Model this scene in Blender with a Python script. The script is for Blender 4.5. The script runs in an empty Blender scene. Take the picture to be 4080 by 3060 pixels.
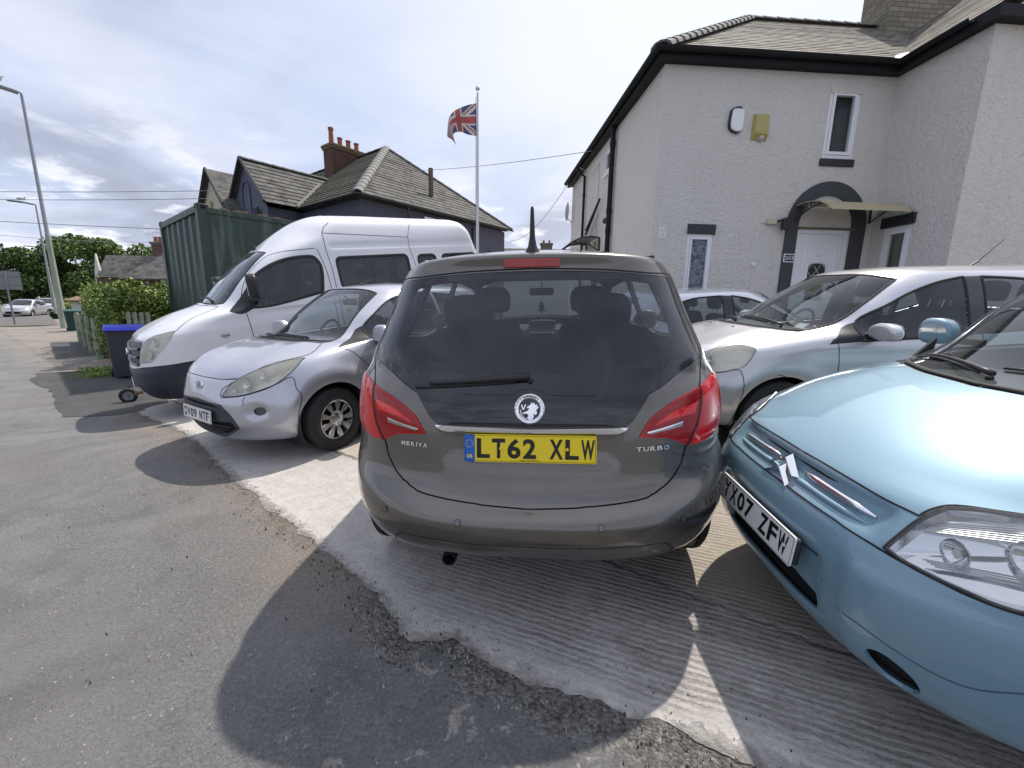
import bpy, bmesh, math, random
import numpy as np
from mathutils import Vector, Matrix, noise
from mathutils.bvhtree import BVHTree
from mathutils.geometry import delaunay_2d_cdt
random.seed(7)
rad = math.radians
SC = bpy.context.scene; COL = SC.collection

# ---------------------------------------------------------------- camera
CAM_H = 1.37
cd = bpy.data.cameras.new('camera'); cam = bpy.data.objects.new('camera', cd); COL.objects.link(cam)
_pi, _ro = .18806, .0172
_f = Vector((0, math.cos(_pi), -math.sin(_pi))); _u0 = Vector((0, math.sin(_pi), math.cos(_pi))); _r0 = Vector((1, 0, 0))
_r = _r0 * math.cos(_ro) + _u0 * math.sin(_ro); _u = _u0 * math.cos(_ro) - _r0 * math.sin(_ro)
cam.matrix_world = Matrix(((_r.x, _u.x, -_f.x, 0), (_r.y, _u.y, -_f.y, 0), (_r.z, _u.z, -_f.z, CAM_H), (0, 0, 0, 1)))
cd.sensor_width = 36; cd.sensor_fit = 'HORIZONTAL'; cd.lens = 36 * 1640 / 4080; cd.clip_start = .02; cd.clip_end = 3000
SC.camera = cam

# ---------------------------------------------------------------- sun and sky
SUN = Vector((.50, .73, 1.42)).normalized()
sl = bpy.data.lights.new('sun', 'SUN'); sl.energy = 3.3; sl.angle = rad(.9); sl.color = (1, .93, .84)
so = bpy.data.objects.new('sun', sl); COL.objects.link(so); so.rotation_mode = 'QUATERNION'; so.rotation_quaternion = SUN.to_track_quat('Z', 'Y'); so.location = (20, 30, 50)
W = bpy.data.worlds.new('World'); SC.world = W; W.use_nodes = True
def build_sky():
    nt = W.node_tree; N = nt.nodes; Lk = nt.links; N.clear()
    out = N.new('ShaderNodeOutputWorld'); bg = N.new('ShaderNodeBackground'); Lk.new(bg.outputs[0], out.inputs[0])
    sky = N.new('ShaderNodeTexSky'); sky.sky_type = 'NISHITA'; sky.sun_disc = False
    sky.sun_elevation = math.asin(SUN.z); sky.sun_rotation = math.atan2(SUN.x, SUN.y); sky.air_density = 1.2; sky.dust_density = 2
    tc = N.new('ShaderNodeTexCoord'); sep = N.new('ShaderNodeSeparateXYZ'); Lk.new(tc.outputs['Generated'], sep.inputs[0])
    # clouds on a flat layer overhead: direction / (height + small)
    ad = N.new('ShaderNodeMath'); ad.operation = 'ADD'; ad.inputs[1].default_value = .16; Lk.new(sep.outputs[2], ad.inputs[0])
    mx = N.new('ShaderNodeMath'); mx.operation = 'MAXIMUM'; mx.inputs[1].default_value = .05; Lk.new(ad.outputs[0], mx.inputs[0])
    cb = N.new('ShaderNodeCombineXYZ'); 
    for k in (0, 1):
        dv = N.new('ShaderNodeMath'); dv.operation = 'DIVIDE'; Lk.new(sep.outputs[k], dv.inputs[0]); Lk.new(mx.outputs[0], dv.inputs[1]); Lk.new(dv.outputs[0], cb.inputs[k])
    mp = N.new('ShaderNodeMapping'); mp.inputs['Scale'].default_value = (1, 1.0, 1); mp.inputs['Rotation'].default_value = (0, 0, rad(25)); mp.inputs['Location'].default_value = (1.7, .6, 0); Lk.new(cb.outputs[0], mp.inputs[0])
    def nz(scale, det, rough, dist, w=0):
        n = N.new('ShaderNodeTexNoise'); n.inputs['Scale'].default_value = scale; n.inputs['Detail'].default_value = det; n.inputs['Roughness'].default_value = rough; n.inputs['Distortion'].default_value = dist
        m2 = N.new('ShaderNodeMapping'); m2.inputs['Location'].default_value = (w, w * .7, 0); Lk.new(mp.outputs[0], m2.inputs[0]); Lk.new(m2.outputs[0], n.inputs['Vector']); return n.outputs['Fac']
    def ramp(src, a, b):
        r = N.new('ShaderNodeMapRange'); r.interpolation_type = 'SMOOTHSTEP'; r.inputs['From Min'].default_value = a; r.inputs['From Max'].default_value = b; Lk.new(src, r.inputs[0]); return r.outputs[0]
    def mix(f, a, b):
        m = N.new('ShaderNodeMix'); m.data_type = 'RGBA'
        if isinstance(f, float): m.inputs[0].default_value = f
        else: Lk.new(f, m.inputs[0])
        for s, v in ((6, a), (7, b)):
            if isinstance(v, tuple): m.inputs[s].default_value = v + (1,)
            else: Lk.new(v, m.inputs[s])
        return m.outputs[2]
    veil = ramp(nz(1.1, 6, .5, .5), .36, .66)
    dark = ramp(nz(.8, 5, .5, .7, 5.3), .46, .70)
    puff = ramp(nz(2.6, 9, .6, .3, 9.1), .50, .66)
    s1 = N.new('ShaderNodeVectorMath'); s1.operation = 'SCALE'; s1.inputs[3].default_value = SKY_K; Lk.new(sky.outputs[0], s1.inputs[0])
    base = mix(.74, s1.outputs[0], (.46, .52, .69))
    c = mix(veil, base, (.61, .64, .76))
    c = mix(dark, c, (.33, .36, .46))
    low = ramp(sep.outputs[2], .42, .02)
    pm = N.new('ShaderNodeMath'); pm.operation = 'MULTIPLY'; Lk.new(puff, pm.inputs[0]); Lk.new(low, pm.inputs[1])
    c = mix(pm.outputs[0], c, (.86, .87, .93))
    # brighter on the sun's side
    dt = N.new('ShaderNodeVectorMath'); dt.operation = 'DOT_PRODUCT'; dt.inputs[1].default_value = tuple(SUN); Lk.new(tc.outputs['Generated'], dt.inputs[0])
    g = ramp(dt.outputs['Value'], .45, 1.0)
    c = mix(g, c, (.72, .75, .85))
    Lk.new(c, bg.inputs[0]); bg.inputs[1].default_value = 1.0
SKY_K = .1
build_sky()
SC.view_settings.view_transform = 'Standard'; SC.view_settings.look = 'None'; SC.view_settings.gamma = 1; SC.view_settings.exposure = .46
SC.cycles.use_denoising = True
SC.cycles.max_bounces = 8; SC.cycles.transparent_max_bounces = 24; SC.cycles.caustics_reflective = False; SC.cycles.caustics_refractive = False
SC.cycles.sample_clamp_indirect = 6; SC.cycles.sample_clamp_direct = 12
# ---------------------------------------------------------------- surface kernel
def pchip(x, Y, q):
    x = np.asarray(x, float); Y = np.asarray(Y, float); h = np.diff(x); d = np.diff(Y, axis=0) / h[:, None]
    n = len(x); m = np.zeros_like(Y)
    for k in range(1, n - 1):
        a, b = d[k - 1], d[k]; w1, w2 = 2 * h[k] + h[k - 1], h[k] + 2 * h[k - 1]
        ok = a * b > 0
        with np.errstate(divide='ignore', invalid='ignore'):
            m[k] = np.where(ok, (w1 + w2) / (w1 / np.where(ok, a, 1) + w2 / np.where(ok, b, 1)), 0)
    m[0], m[-1] = d[0], d[-1]
    i = np.clip(np.searchsorted(x, q, side='right') - 1, 0, n - 2); t = ((q - x[i]) / h[i])[:, None]; H = h[i][:, None]
    return ((2*t**3 - 3*t**2 + 1) * Y[i] + (t**3 - 2*t**2 + t) * H * m[i] + (-2*t**3 + 3*t**2) * Y[i+1] + (t**3 - t**2) * H * m[i+1])

def cat(pts, n=5, closed=True):
    """Catmull-Rom through pts; a doubled point is a sharp corner."""
    q = []
    for p in pts:      # points on the centre line are corners too
        q.append(p)
        if p[0] == 0 and closed: q.append(p)
    P = [np.array(p, float) for p in q]; N = len(P); out = []
    for i in range(N if closed else N - 1):
        p1, p2 = P[i % N], P[(i + 1) % N]
        if np.allclose(p1, p2): continue
        p0 = P[(i - 1) % N] if (closed or i > 0) else p1
        p3 = P[(i + 2) % N] if (closed or i + 2 < N) else p2
        if np.allclose(p0, p1): p0 = p1 - (p2 - p1) * .5
        if np.allclose(p3, p2): p3 = p2 + (p2 - p1) * .5
        for k in range(n):
            t = k / n
            out.append(.5 * ((2 * p1) + (p2 - p0) * t + (2*p0 - 5*p1 + 4*p2 - p3) * t*t + (3*p1 - p0 - 3*p2 + p3) * t**3))
    if not closed: out.append(P[-1])
    return [tuple(p) for p in out]

def arcpts(cx, cy, r, a0, a1, n=16, ry=None):
    ry = r if ry is None else ry
    return [(cx + r * math.cos(math.radians(a0 + (a1 - a0) * k / n)), cy + ry * math.sin(math.radians(a0 + (a1 - a0) * k / n))) for k in range(n + 1)]

def rrect(x0, y0, x1, y1, r, n=4):
    p = []
    for cx, cy, a in ((x1 - r, y1 - r, 0), (x0 + r, y1 - r, 90), (x0 + r, y0 + r, 180), (x1 - r, y0 + r, 270)):
        p += arcpts(cx, cy, r, a, a + 90, n)
    return p

class Surf:
    """Right half of a body skin: rings stacked from sill to roof line.
    ring = yf zf yr zr w zsf zsr af nf ar nr"""
    def __init__(s, rings, deform=None, NU=280, NV=220):
        R = np.array(rings, float); s.L = R[:, 2].max()
        d = (np.hypot(np.diff(R[:, 0]), np.diff(R[:, 1])) + np.hypot(np.diff(R[:, 4]), np.diff(R[:, 5])) + np.hypot(np.diff(R[:, 2]), np.diff(R[:, 3]))) / 3
        t = np.r_[0, np.cumsum(d)]; s.VL = t[-1]; t = t / t[-1]
        v = np.linspace(0, 1, NV + 1); Q = pchip(t, R, v); s.ringv = t
        P = np.zeros((NV + 1, NU + 1, 3)); th = np.linspace(0, math.pi / 2, 161)
        # denser near the ends of the superellipse
        ulen = 0
        for j in range(NV + 1):
            yf, zf, yr, zr, w, zsf, zsr, af, nf, ar, nr = Q[j]
            L = yr - yf; w = max(w, 0)
            if af + ar > L * .98: k = L * .98 / (af + ar); af *= k; ar *= k
            sx, cx = np.sin(th), np.cos(th)
            x1 = w * sx ** (2 / nf); y1 = yf + af * (1 - cx ** (2 / nf))
            x2 = w * sx[::-1] ** (2 / nr); y2 = yr - ar * (1 - cx[::-1] ** (2 / nr))
            ys = np.linspace(yf + af, yr - ar, 40)[1:-1]
            x = np.r_[x1, np.full(len(ys), w), x2]; y = np.r_[y1, ys, y2]
            zs = zsf + (zsr - zsf) * np.clip((y - (yf + af)) / max(L - af - ar, 1e-6), 0, 1)
            f = (x / w) ** 2 if w > 1e-6 else np.zeros_like(x)
            zc = np.where(np.arange(len(x)) < len(x) // 2, zf, zr)
            z = zc + (zs - zc) * f
            if w < 1e-4: z = zf + (zr - zf) * (y - yf) / max(L, 1e-6)
            a = np.r_[0, np.cumsum(np.sqrt(np.diff(x)**2 + np.diff(y)**2 + np.diff(z)**2))]; ulen = max(ulen, a[-1])
            q = np.linspace(0, a[-1], NU + 1)
            P[j, :, 0] = np.interp(q, a, x); P[j, :, 1] = np.interp(q, a, y); P[j, :, 2] = np.interp(q, a, z)
        # light smoothing along v
        for _ in range(3): P[1:-1] = .5 * P[1:-1] + .25 * (P[:-2] + P[2:])
        if deform is not None: P = deform(P.reshape(-1, 3)).reshape(P.shape)
        P[:, 0, 0] = 0; P[:, -1, 0] = 0; P[-1, :, 0] = 0
        s.P = P; s.NU, s.NV, s.UL = NU, NV, ulen
        E = np.concatenate([P[:, 1:2] * [-1, 1, 1], P, P[:, -2:-1] * [-1, 1, 1]], 1); du = E[:, 2:] - E[:, :-2]
        F = np.concatenate([P[:1] * 2 - P[1:2], P, P[-2:-1] * [-1, 1, 1]], 0); dv = F[2:] - F[:-2]
        Nn = np.cross(du, dv); l = np.linalg.norm(Nn, axis=2, keepdims=True); Nn = Nn / np.maximum(l, 1e-9)
        s.N = Nn
        s.N[:, 0, 0] = 0; s.N[:, -1, 0] = 0; s.N[:, :, :] = s.N / np.maximum(np.linalg.norm(s.N, axis=2, keepdims=True), 1e-9)
        for _ in range(3):
            n2 = s.N.copy()
            for q, r_ in ((0, 1), (-1, -2)): n2[1:-1, q] = s.N[1:-1, q] * 2 + s.N[:-2, q] + s.N[2:, q] + 2 * s.N[1:-1, r_] * [0, 1, 1]
            n2[1:-1, 1:-1] = (s.N[1:-1, 1:-1] * 2 + s.N[:-2, 1:-1] + s.N[2:, 1:-1] + s.N[1:-1, :-2] + s.N[1:-1, 2:]); s.N = n2 / np.maximum(np.linalg.norm(n2, axis=2, keepdims=True), 1e-9)
        vs = [Vector(p) for p in P.reshape(-1, 3)]; W = NU + 1; tr = []; s.tq = []
        for j in range(NV):
            for i in range(NU):
                a = j * W + i; tr.append((a, a + 1, a + W + 1)); tr.append((a, a + W + 1, a + W)); s.tq.append((i, j, 0)); s.tq.append((i, j, 1))
        s.bvh = BVHTree.FromPolygons(vs, tr)
    def ev(s, uv):
        uv = np.asarray(uv, float); a = np.clip(uv[:, 0], 0, 1) * s.NU; b = np.clip(uv[:, 1], 0, 1) * s.NV
        i = np.minimum(a.astype(int), s.NU - 1); j = np.minimum(b.astype(int), s.NV - 1); fa = (a - i)[:, None]; fb = (b - j)[:, None]
        def bl(G): return (G[j, i] * (1 - fa) * (1 - fb) + G[j, i+1] * fa * (1 - fb) + G[j+1, i] * (1 - fa) * fb + G[j+1, i+1] * fa * fb)
        N = bl(s.N); return bl(s.P), N / np.maximum(np.linalg.norm(N, axis=1, keepdims=True), 1e-9)
    def hit_uv(s, loc, idx):
        i, j, k = s.tq[idx]; P = s.P; A = P[j, i]
        if k == 0: B, C, ub, uc = P[j, i+1], P[j+1, i+1], (1, 0), (1, 1)
        else: B, C, ub, uc = P[j+1, i+1], P[j+1, i], (1, 1), (0, 1)
        e1, e2, d = B - A, C - A, np.array(loc) - A
        a, b, c = e1 @ e1, e1 @ e2, e2 @ e2; x, y = d @ e1, d @ e2; den = a * c - b * b
        if den < 1e-18: return ((i + .5) / s.NU, (j + .5) / s.NV)
        wb, wc = (c * x - b * y) / den, (a * y - b * x) / den
        return ((i + wb * ub[0] + wc * uc[0]) / s.NU, (j + wb * ub[1] + wc * uc[1]) / s.NV)
    def uv(s, view, p):
        if view == 'P':
            x = abs(p[0]) if len(p) > 2 else 0; o = Vector((x, p[1], p[2])); l, n, i, _ = s.bvh.find_nearest(o)
        else:
            if view == 'S': o, d = Vector((3, p[0], p[1])), Vector((-1, 0, 0))
            elif view == 'F': o, d = Vector((max(p[0], 1e-4), -3, p[1])), Vector((0, 1, 0))
            elif view == 'R': o, d = Vector((max(p[0], 1e-4), s.L + 3, p[1])), Vector((0, -1, 0))
            else: o, d = Vector((max(p[0], 1e-4), p[1], 5)), Vector((0, 0, -1))
            l, n, i, _ = s.bvh.ray_cast(o, d)
            if l is None:
                o2 = {'S': Vector((1.0, p[0], p[1])), 'F': Vector((p[0], 0.3, p[1])), 'R': Vector((p[0], s.L - .3, p[1])), 'T': Vector((p[0], p[1], 1.5))}[view]
                l, n, i, _ = s.bvh.find_nearest(o2)
            x = p[0] if view != 'S' else 1
        u, v = s.hit_uv(l, i)
        if view in 'FRTP' and x < 2e-3:
            if view == 'F': u = 0.
            elif view == 'R': u = 1.
            elif view in 'TP' and v < .995: u = 0. if l.y < s.L / 2 else 1.
            elif v >= .995: v = 1.
        return (min(max(u, 0), 1), min(max(v, 0), 1))
    def poly(s, view, pts, closed=True, step=.02):
        out = []; n = len(pts)
        for k in range(n if closed else n - 1):
            a, b = np.array(pts[k], float), np.array(pts[(k + 1) % n], float)
            m = max(1, int(np.linalg.norm(b - a) / step))
            out += [s.uv(view, a + (b - a) * q / m) for q in range(m)]
        if not closed: out.append(s.uv(view, pts[-1]))
        r = []
        for p in out:
            if not r or abs(p[0] - r[-1][0]) + abs(p[1] - r[-1][1]) > 1e-5: r.append(p)
        return r

def inpoly(Q, poly):
    P = np.asarray(poly); x, y = Q[:, 0], Q[:, 1]; c = np.zeros(len(Q), bool); j = len(P) - 1
    for i in range(len(P)):
        xi, yi, xj, yj = P[i, 0], P[i, 1], P[j, 0], P[j, 1]
        if yi != yj:
            m = ((yi > y) != (yj > y)) & (x < (xj - xi) * (y - yi) / (yj - yi) + xi); c ^= m
        j = i
    return c
# ---------------------------------------------------------------- materials
_M = {}
def mat(name, col=(.5, .5, .5), rough=.5, metal=0., coat=0., spec=.5, emit=None, **k):
    if name in _M: return _M[name]
    m = bpy.data.materials.new(name); m.use_nodes = True; b = m.node_tree.nodes['Principled BSDF']
    b.inputs['Base Color'].default_value = tuple(col) + (1,); b.inputs['Roughness'].default_value = rough; b.inputs['Metallic'].default_value = metal
    b.inputs['Coat Weight'].default_value = coat; b.inputs['Coat Roughness'].default_value = .04; b.inputs['Specular IOR Level'].default_value = spec
    m.diffuse_color = tuple(col) + (1,)
    _M[name] = m; return m
class NT:
    def __init__(s, m): s.m = m; s.t = m.node_tree; s.N = s.t.nodes; s.L = s.t.links; s.b = s.N.get('Principled BSDF')
    def new(s, t, **k):
        n = s.N.new(t)
        for a, v in k.items(): setattr(n, a, v)
        return n
    def put(s, sock, v):
        if hasattr(v, 'is_output') or isinstance(v, bpy.types.NodeSocket): s.L.new(v, sock)
        elif isinstance(v, tuple) and len(v) == 3 and sock.type == 'RGBA': sock.default_value = v + (1,)
        else: sock.default_value = v
    def coord(s, kind='Object', scale=(1, 1, 1), rot=(0, 0, 0), loc=(0, 0, 0)):
        c = s.new('ShaderNodeTexCoord'); m = s.new('ShaderNodeMapping'); m.inputs['Scale'].default_value = scale; m.inputs['Rotation'].default_value = rot; m.inputs['Location'].default_value = loc
        s.L.new(c.outputs[kind], m.inputs[0]); return m.outputs[0]
    def noise(s, vec, scale, det=4, rough=.5, dist=0):
        n = s.new('ShaderNodeTexNoise'); s.L.new(vec, n.inputs['Vector']); n.inputs['Scale'].default_value = scale; n.inputs['Detail'].default_value = det; n.inputs['Roughness'].default_value = rough; n.inputs['Distortion'].default_value = dist; return n.outputs['Fac']
    def vor(s, vec, scale, feat='F1', rnd=1):
        n = s.new('ShaderNodeTexVoronoi', feature=feat); s.L.new(vec, n.inputs['Vector']); n.inputs['Scale'].default_value = scale; n.inputs['Randomness'].default_value = rnd; return n
    def rng(s, v, a, b, c=0., d=1., smooth=False):
        r = s.new('ShaderNodeMapRange'); s.put(r.inputs[0], v)
        if smooth: r.interpolation_type = 'SMOOTHSTEP'
        for i, x in zip((1, 2, 3, 4), (a, b, c, d)): s.put(r.inputs[i], x)
        return r.outputs[0]
    def mix(s, f, a, b, mode='MIX'):
        m = s.new('ShaderNodeMix', data_type='RGBA', blend_type=mode); s.put(m.inputs[0], f); s.put(m.inputs[6], a); s.put(m.inputs[7], b); return m.outputs[2]
    def math(s, op, a, b=0., c=0.):
        m = s.new('ShaderNodeMath', operation=op); s.put(m.inputs[0], a); s.put(m.inputs[1], b); s.put(m.inputs[2], c); return m.outputs[0]
    def bump(s, h, st=.3, dist=.01, normal=None):
        b = s.new('ShaderNodeBump'); s.put(b.inputs['Height'], h); b.inputs['Strength'].default_value = st; b.inputs['Distance'].default_value = dist
        if normal is not None: s.L.new(normal, b.inputs['Normal'])
        return b.outputs[0]
    def set(s, **k):
        nm = {'col': 'Base Color', 'rough': 'Roughness', 'normal': 'Normal', 'metal': 'Metallic', 'alpha': 'Alpha'}
        for a, v in k.items(): s.put(s.b.inputs[nm[a]], v)

def paint(name, col, rough=.32, metal=.55, coat=1., dirt=.25, inner=(.03, .03, .032), dcol=(.20, .17, .14)):
    if name in _M: return _M[name]
    m = mat(name, col, rough, metal, coat); n = NT(m)
    v = n.coord('Object'); g = n.noise(v, 900, 2, .5); c = n.mix(n.rng(g, .35, .65, .0, .35), tuple(col), tuple(min(1, x * 1.35) for x in col))
    # road film and dust, heavier near the sills
    sep = n.new('ShaderNodeSeparateXYZ'); n.L.new(v, sep.inputs[0])
    d = n.noise(v, 3.2, 7, .62, .4); lo = n.rng(sep.outputs[2], .55, .18)
    dm = n.math('MULTIPLY', n.rng(d, .42, .72), n.rng(lo, 0., 1., .25, 1.4)); dm = n.math('MULTIPLY', dm, dirt)
    c = n.mix(dm, c, dcol)
    geo = n.new('ShaderNodeNewGeometry'); c = n.mix(geo.outputs['Backfacing'], c, inner)
    n.set(col=c, rough=n.rng(dm, 0., .5, rough, .75))
    n.put(n.b.inputs['Coat Weight'], n.math('MULTIPLY', n.rng(dm, 0., .6, coat, .15), n.math('SUBTRACT', 1., geo.outputs['Backfacing'])))
    n.put(n.b.inputs['Metallic'], n.math('MULTIPLY', n.rng(dm, 0., .5, metal, 0.), n.math('SUBTRACT', 1., geo.outputs['Backfacing'])))
    n.put(n.b.inputs['Coat Normal'], n.bump(n.noise(v, 14, 2, .5), .012, .02))
    return m

def glass(name, tint=(.7, .75, .74), trans=.8, rough=.0, film=0., ior=1.5):
    """thin sheet: tinted see-through plus mirror reflection by Fresnel, with a little dust"""
    if name in _M: return _M[name]
    m = bpy.data.materials.new(name); m.use_nodes = True; n = NT(m); n.N.remove(n.b)
    out = n.N['Material Output']; tr = n.new('ShaderNodeBsdfTransparent'); tr.inputs[0].default_value = tuple(tint) + (1,)
    gl = n.new('ShaderNodeBsdfGlossy'); gl.inputs['Roughness'].default_value = rough; gl.inputs[0].default_value = (.95, .97, 1, 1)
    fr = n.new('ShaderNodeFresnel'); fr.inputs[0].default_value = ior
    geo = n.new('ShaderNodeNewGeometry'); k = n.math('MULTIPLY', fr.outputs[0], n.math('SUBTRACT', 1.25, n.math('MULTIPLY', geo.outputs['Backfacing'], 1.1)))
    mx = n.new('ShaderNodeMixShader'); n.L.new(k, mx.inputs[0]); n.L.new(tr.outputs[0], mx.inputs[1]); n.L.new(gl.outputs[0], mx.inputs[2])
    last = mx
    if film:
        df = n.new('ShaderNodeBsdfDiffuse'); df.inputs[0].default_value = (.42, .43, .44, 1) if film < .2 else (.90, .89, .82, 1)
        v = n.coord('Object'); f = n.rng(n.noise(v, 5, 6, .6, .5), .3, .8, film * (.4 if film < .2 else .75), film)
        m2 = n.new('ShaderNodeMixShader'); n.L.new(f, m2.inputs[0]); n.L.new(mx.outputs[0], m2.inputs[1]); n.L.new(df.outputs[0], m2.inputs[2]); last = m2
    n.L.new(last.outputs[0], out.inputs[0]); _M[name] = m; return m

BLACK = mat('black_trim', (.018, .018, .02), .45)
RUBBER = mat('rubber', (.02, .02, .021), .75)
GAP = mat('seam_shadow_gap', (.006, .006, .007), .9)
CHROME = mat('chrome', (.85, .86, .88), .08, 1.)
SATIN = mat('satin_metal', (.62, .63, .65), .3, 1.)
CABIN = mat('cabin_cloth', (.035, .036, .042), .9)
CABIN2 = mat('cabin_plastic', (.05, .052, .056), .6)
FRIT = mat('black_glass', (.006, .007, .010), .06, 0, .6)
WHITEPL = mat('plate_white', (.80, .80, .78), .35)
YELLOWPL = mat('plate_yellow', (.86, .66, .02), .35)
PLBLACK = mat('plate_letters', (.01, .01, .012), .4)
PLBLUE = mat('plate_blue_band', (.02, .13, .50), .35)
TYRE = mat('tyre', (.022, .022, .023), .8)
REFL = mat('lamp_reflector', (.75, .76, .78), .12, 1.)
BULB = mat('bulb_glass', (.85, .85, .8), .1, 0, .5)
GLASS = glass('car_glass', (.62, .68, .67), film=.05)
GLASSD = glass('privacy_glass', (.44, .46, .50), film=.06)
LENS = glass('lamp_lens', (.93, .94, .93), film=.10)
LENSOLD = glass('yellowed_lamp_lens', (.97, .96, .90), film=.24)
# ---------------------------------------------------------------- object helpers
def link(o, parent=None):
    COL.objects.link(o)
    if parent is not None: o.parent = parent
    return o
def tag(o, label=None, cat_=None, group=None, kind=None):
    if label: o['label'] = label
    if cat_: o['category'] = cat_
    if group: o['group'] = group
    if kind: o['kind'] = kind
    return o
def empty(name, loc=(0, 0, 0), label=None, cat_=None, group=None, rotz=0, mat4=None):
    o = bpy.data.objects.new(name, None); COL.objects.link(o); o.empty_display_size = .2
    if mat4 is not None: o.matrix_world = mat4
    else: o.location = loc; o.rotation_euler = (0, 0, rotz)
    return tag(o, label, cat_, group)
def mesh(name, V, F, m, parent=None, smooth=False, mi=None, label=None, mat4=None, bevel=0, auto=None):
    me = bpy.data.meshes.new(name); me.from_pydata([tuple(map(float, v)) for v in V], [], F)
    for x in (m if isinstance(m, (list, tuple)) else [m]): me.materials.append(x)
    if mi is not None: me.polygons.foreach_set('material_index', mi)
    if smooth: me.polygons.foreach_set('use_smooth', [True] * len(me.polygons))
    if auto is not None:
        me.polygons.foreach_set('use_smooth', [True] * len(me.polygons)); me.set_sharp_from_angle(angle=rad(auto))
    me.update(); o = bpy.data.objects.new(name, me); link(o, parent)
    if mat4 is not None: o.matrix_local = mat4
    if label: o['label'] = label
    if bevel:
        b = o.modifiers.new('bevel', 'BEVEL'); b.width = bevel; b.segments = 2; b.limit_method = 'ANGLE'; b.angle_limit = rad(40)
    return o
class MB:
    """collects shapes into one mesh"""
    def __init__(s): s.V = []; s.F = []; s.I = []; s.mi = 0; s.X = None
    def add(s, V, F):
        n = len(s.V)
        if s.X is not None: V = [s.X @ Vector(v) for v in V]
        s.V += [tuple(v) for v in V]; s.F += [tuple(n + i for i in f) for f in F]; s.I += [s.mi] * len(F); return s
    def box(s, x0, y0, z0, x1, y1, z1):
        V = [(x, y, z) for z in (z0, z1) for y in (y0, y1) for x in (x0, x1)]
        return s.add(V, [(0, 2, 3, 1), (4, 5, 7, 6), (0, 1, 5, 4), (2, 6, 7, 3), (0, 4, 6, 2), (1, 3, 7, 5)])
    def tube(s, pts, r, n=8, cap=True, closed=False):
        P = [Vector(p) for p in pts]; rs = r if isinstance(r, (list, tuple)) else [r] * len(P); V = []; F = []; prev = None; m = len(P)
        for i, p in enumerate(P):
            if closed: t = (P[(i + 1) % m] - P[i - 1]).normalized()
            else: t = (P[min(i + 1, m - 1)] - P[max(i - 1, 0)]).normalized()
            if prev is None: a = t.orthogonal().normalized()
            else: a = (prev - t * prev.dot(t)).normalized()
            prev = a; b = t.cross(a)
            for k in range(n): V.append(p + (a * math.cos(2 * math.pi * k / n) + b * math.sin(2 * math.pi * k / n)) * rs[i])
        for i in range(m if closed else m - 1):
            for k in range(n): F.append((i * n + k, i * n + (k + 1) % n, ((i + 1) % m) * n + (k + 1) % n, ((i + 1) % m) * n + k))
        if cap and not closed: F.append(tuple(range(n))[::-1]); F.append(tuple((m - 1) * n + k for k in range(n)))
        return s.add(V, F)
    def lathe(s, prof, c=(0, 0, 0), axis='x', n=32, sgn=1):
        """prof: (along axis, radius)"""
        V = []; F = []
        for a, r in prof:
            for k in range(n):
                t = 2 * math.pi * k / n; q = (a * sgn, r * math.cos(t), r * math.sin(t))
                if axis == 'y': q = (q[1], q[0], q[2])
                elif axis == 'z': q = (q[1], q[2], q[0])
                V.append((c[0] + q[0], c[1] + q[1], c[2] + q[2]))
        for i in range(len(prof) - 1):
            for k in range(n): F.append((i * n + k, i * n + (k + 1) % n, (i + 1) * n + (k + 1) % n, (i + 1) * n + k))
        return s.add(V, F)
    def prism(s, poly, d0, d1, axis='y'):
        """polygon in the plane across axis, extruded from d0 to d1"""
        n = len(poly); f = {'y': lambda p, d: (p[0], d, p[1]), 'x': lambda p, d: (d, p[0], p[1]), 'z': lambda p, d: (p[0], p[1], d)}[axis]
        V = [f(p, d0) for p in poly] + [f(p, d1) for p in poly]; F = [tuple(range(n))[::-1], tuple(range(n, 2 * n))] + [(i, (i + 1) % n, n + (i + 1) % n, n + i) for i in range(n)]
        return s.add(V, F)
    def obj(s, name, m, parent=None, **k):
        if s.X is None or True:
            bm = bmesh.new(); vs = [bm.verts.new(v) for v in s.V]
            for f, i in zip(s.F, s.I):
                try: q = bm.faces.new([vs[j] for j in f]); q.material_index = i
                except ValueError: pass
            if k.pop('fixn', True): bmesh.ops.recalc_face_normals(bm, faces=bm.faces)
            me = bpy.data.meshes.new(name); bm.to_mesh(me); bm.free()
        for x in (m if isinstance(m, (list, tuple)) else [m]): me.materials.append(x)
        if k.get('smooth'): me.polygons.foreach_set('use_smooth', [True] * len(me.polygons))
        if k.get('auto') is not None: me.polygons.foreach_set('use_smooth', [True] * len(me.polygons)); me.set_sharp_from_angle(angle=rad(k['auto']))
        o = bpy.data.objects.new(name, me); link(o, parent)
        if k.get('mat4') is not None: o.matrix_local = k['mat4']
        if k.get('loc') is not None: o.location = k['loc']
        if k.get('label'): o['label'] = k['label']
        if k.get('bevel'):
            b = o.modifiers.new('bevel', 'BEVEL'); b.width = k['bevel']; b.segments = k.get('seg', 2); b.limit_method = 'ANGLE'; b.angle_limit = rad(35)
            if k.get('auto') is None: me.polygons.foreach_set('use_smooth', [True] * len(me.polygons)); me.set_sharp_from_angle(angle=rad(35))
        return o

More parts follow.
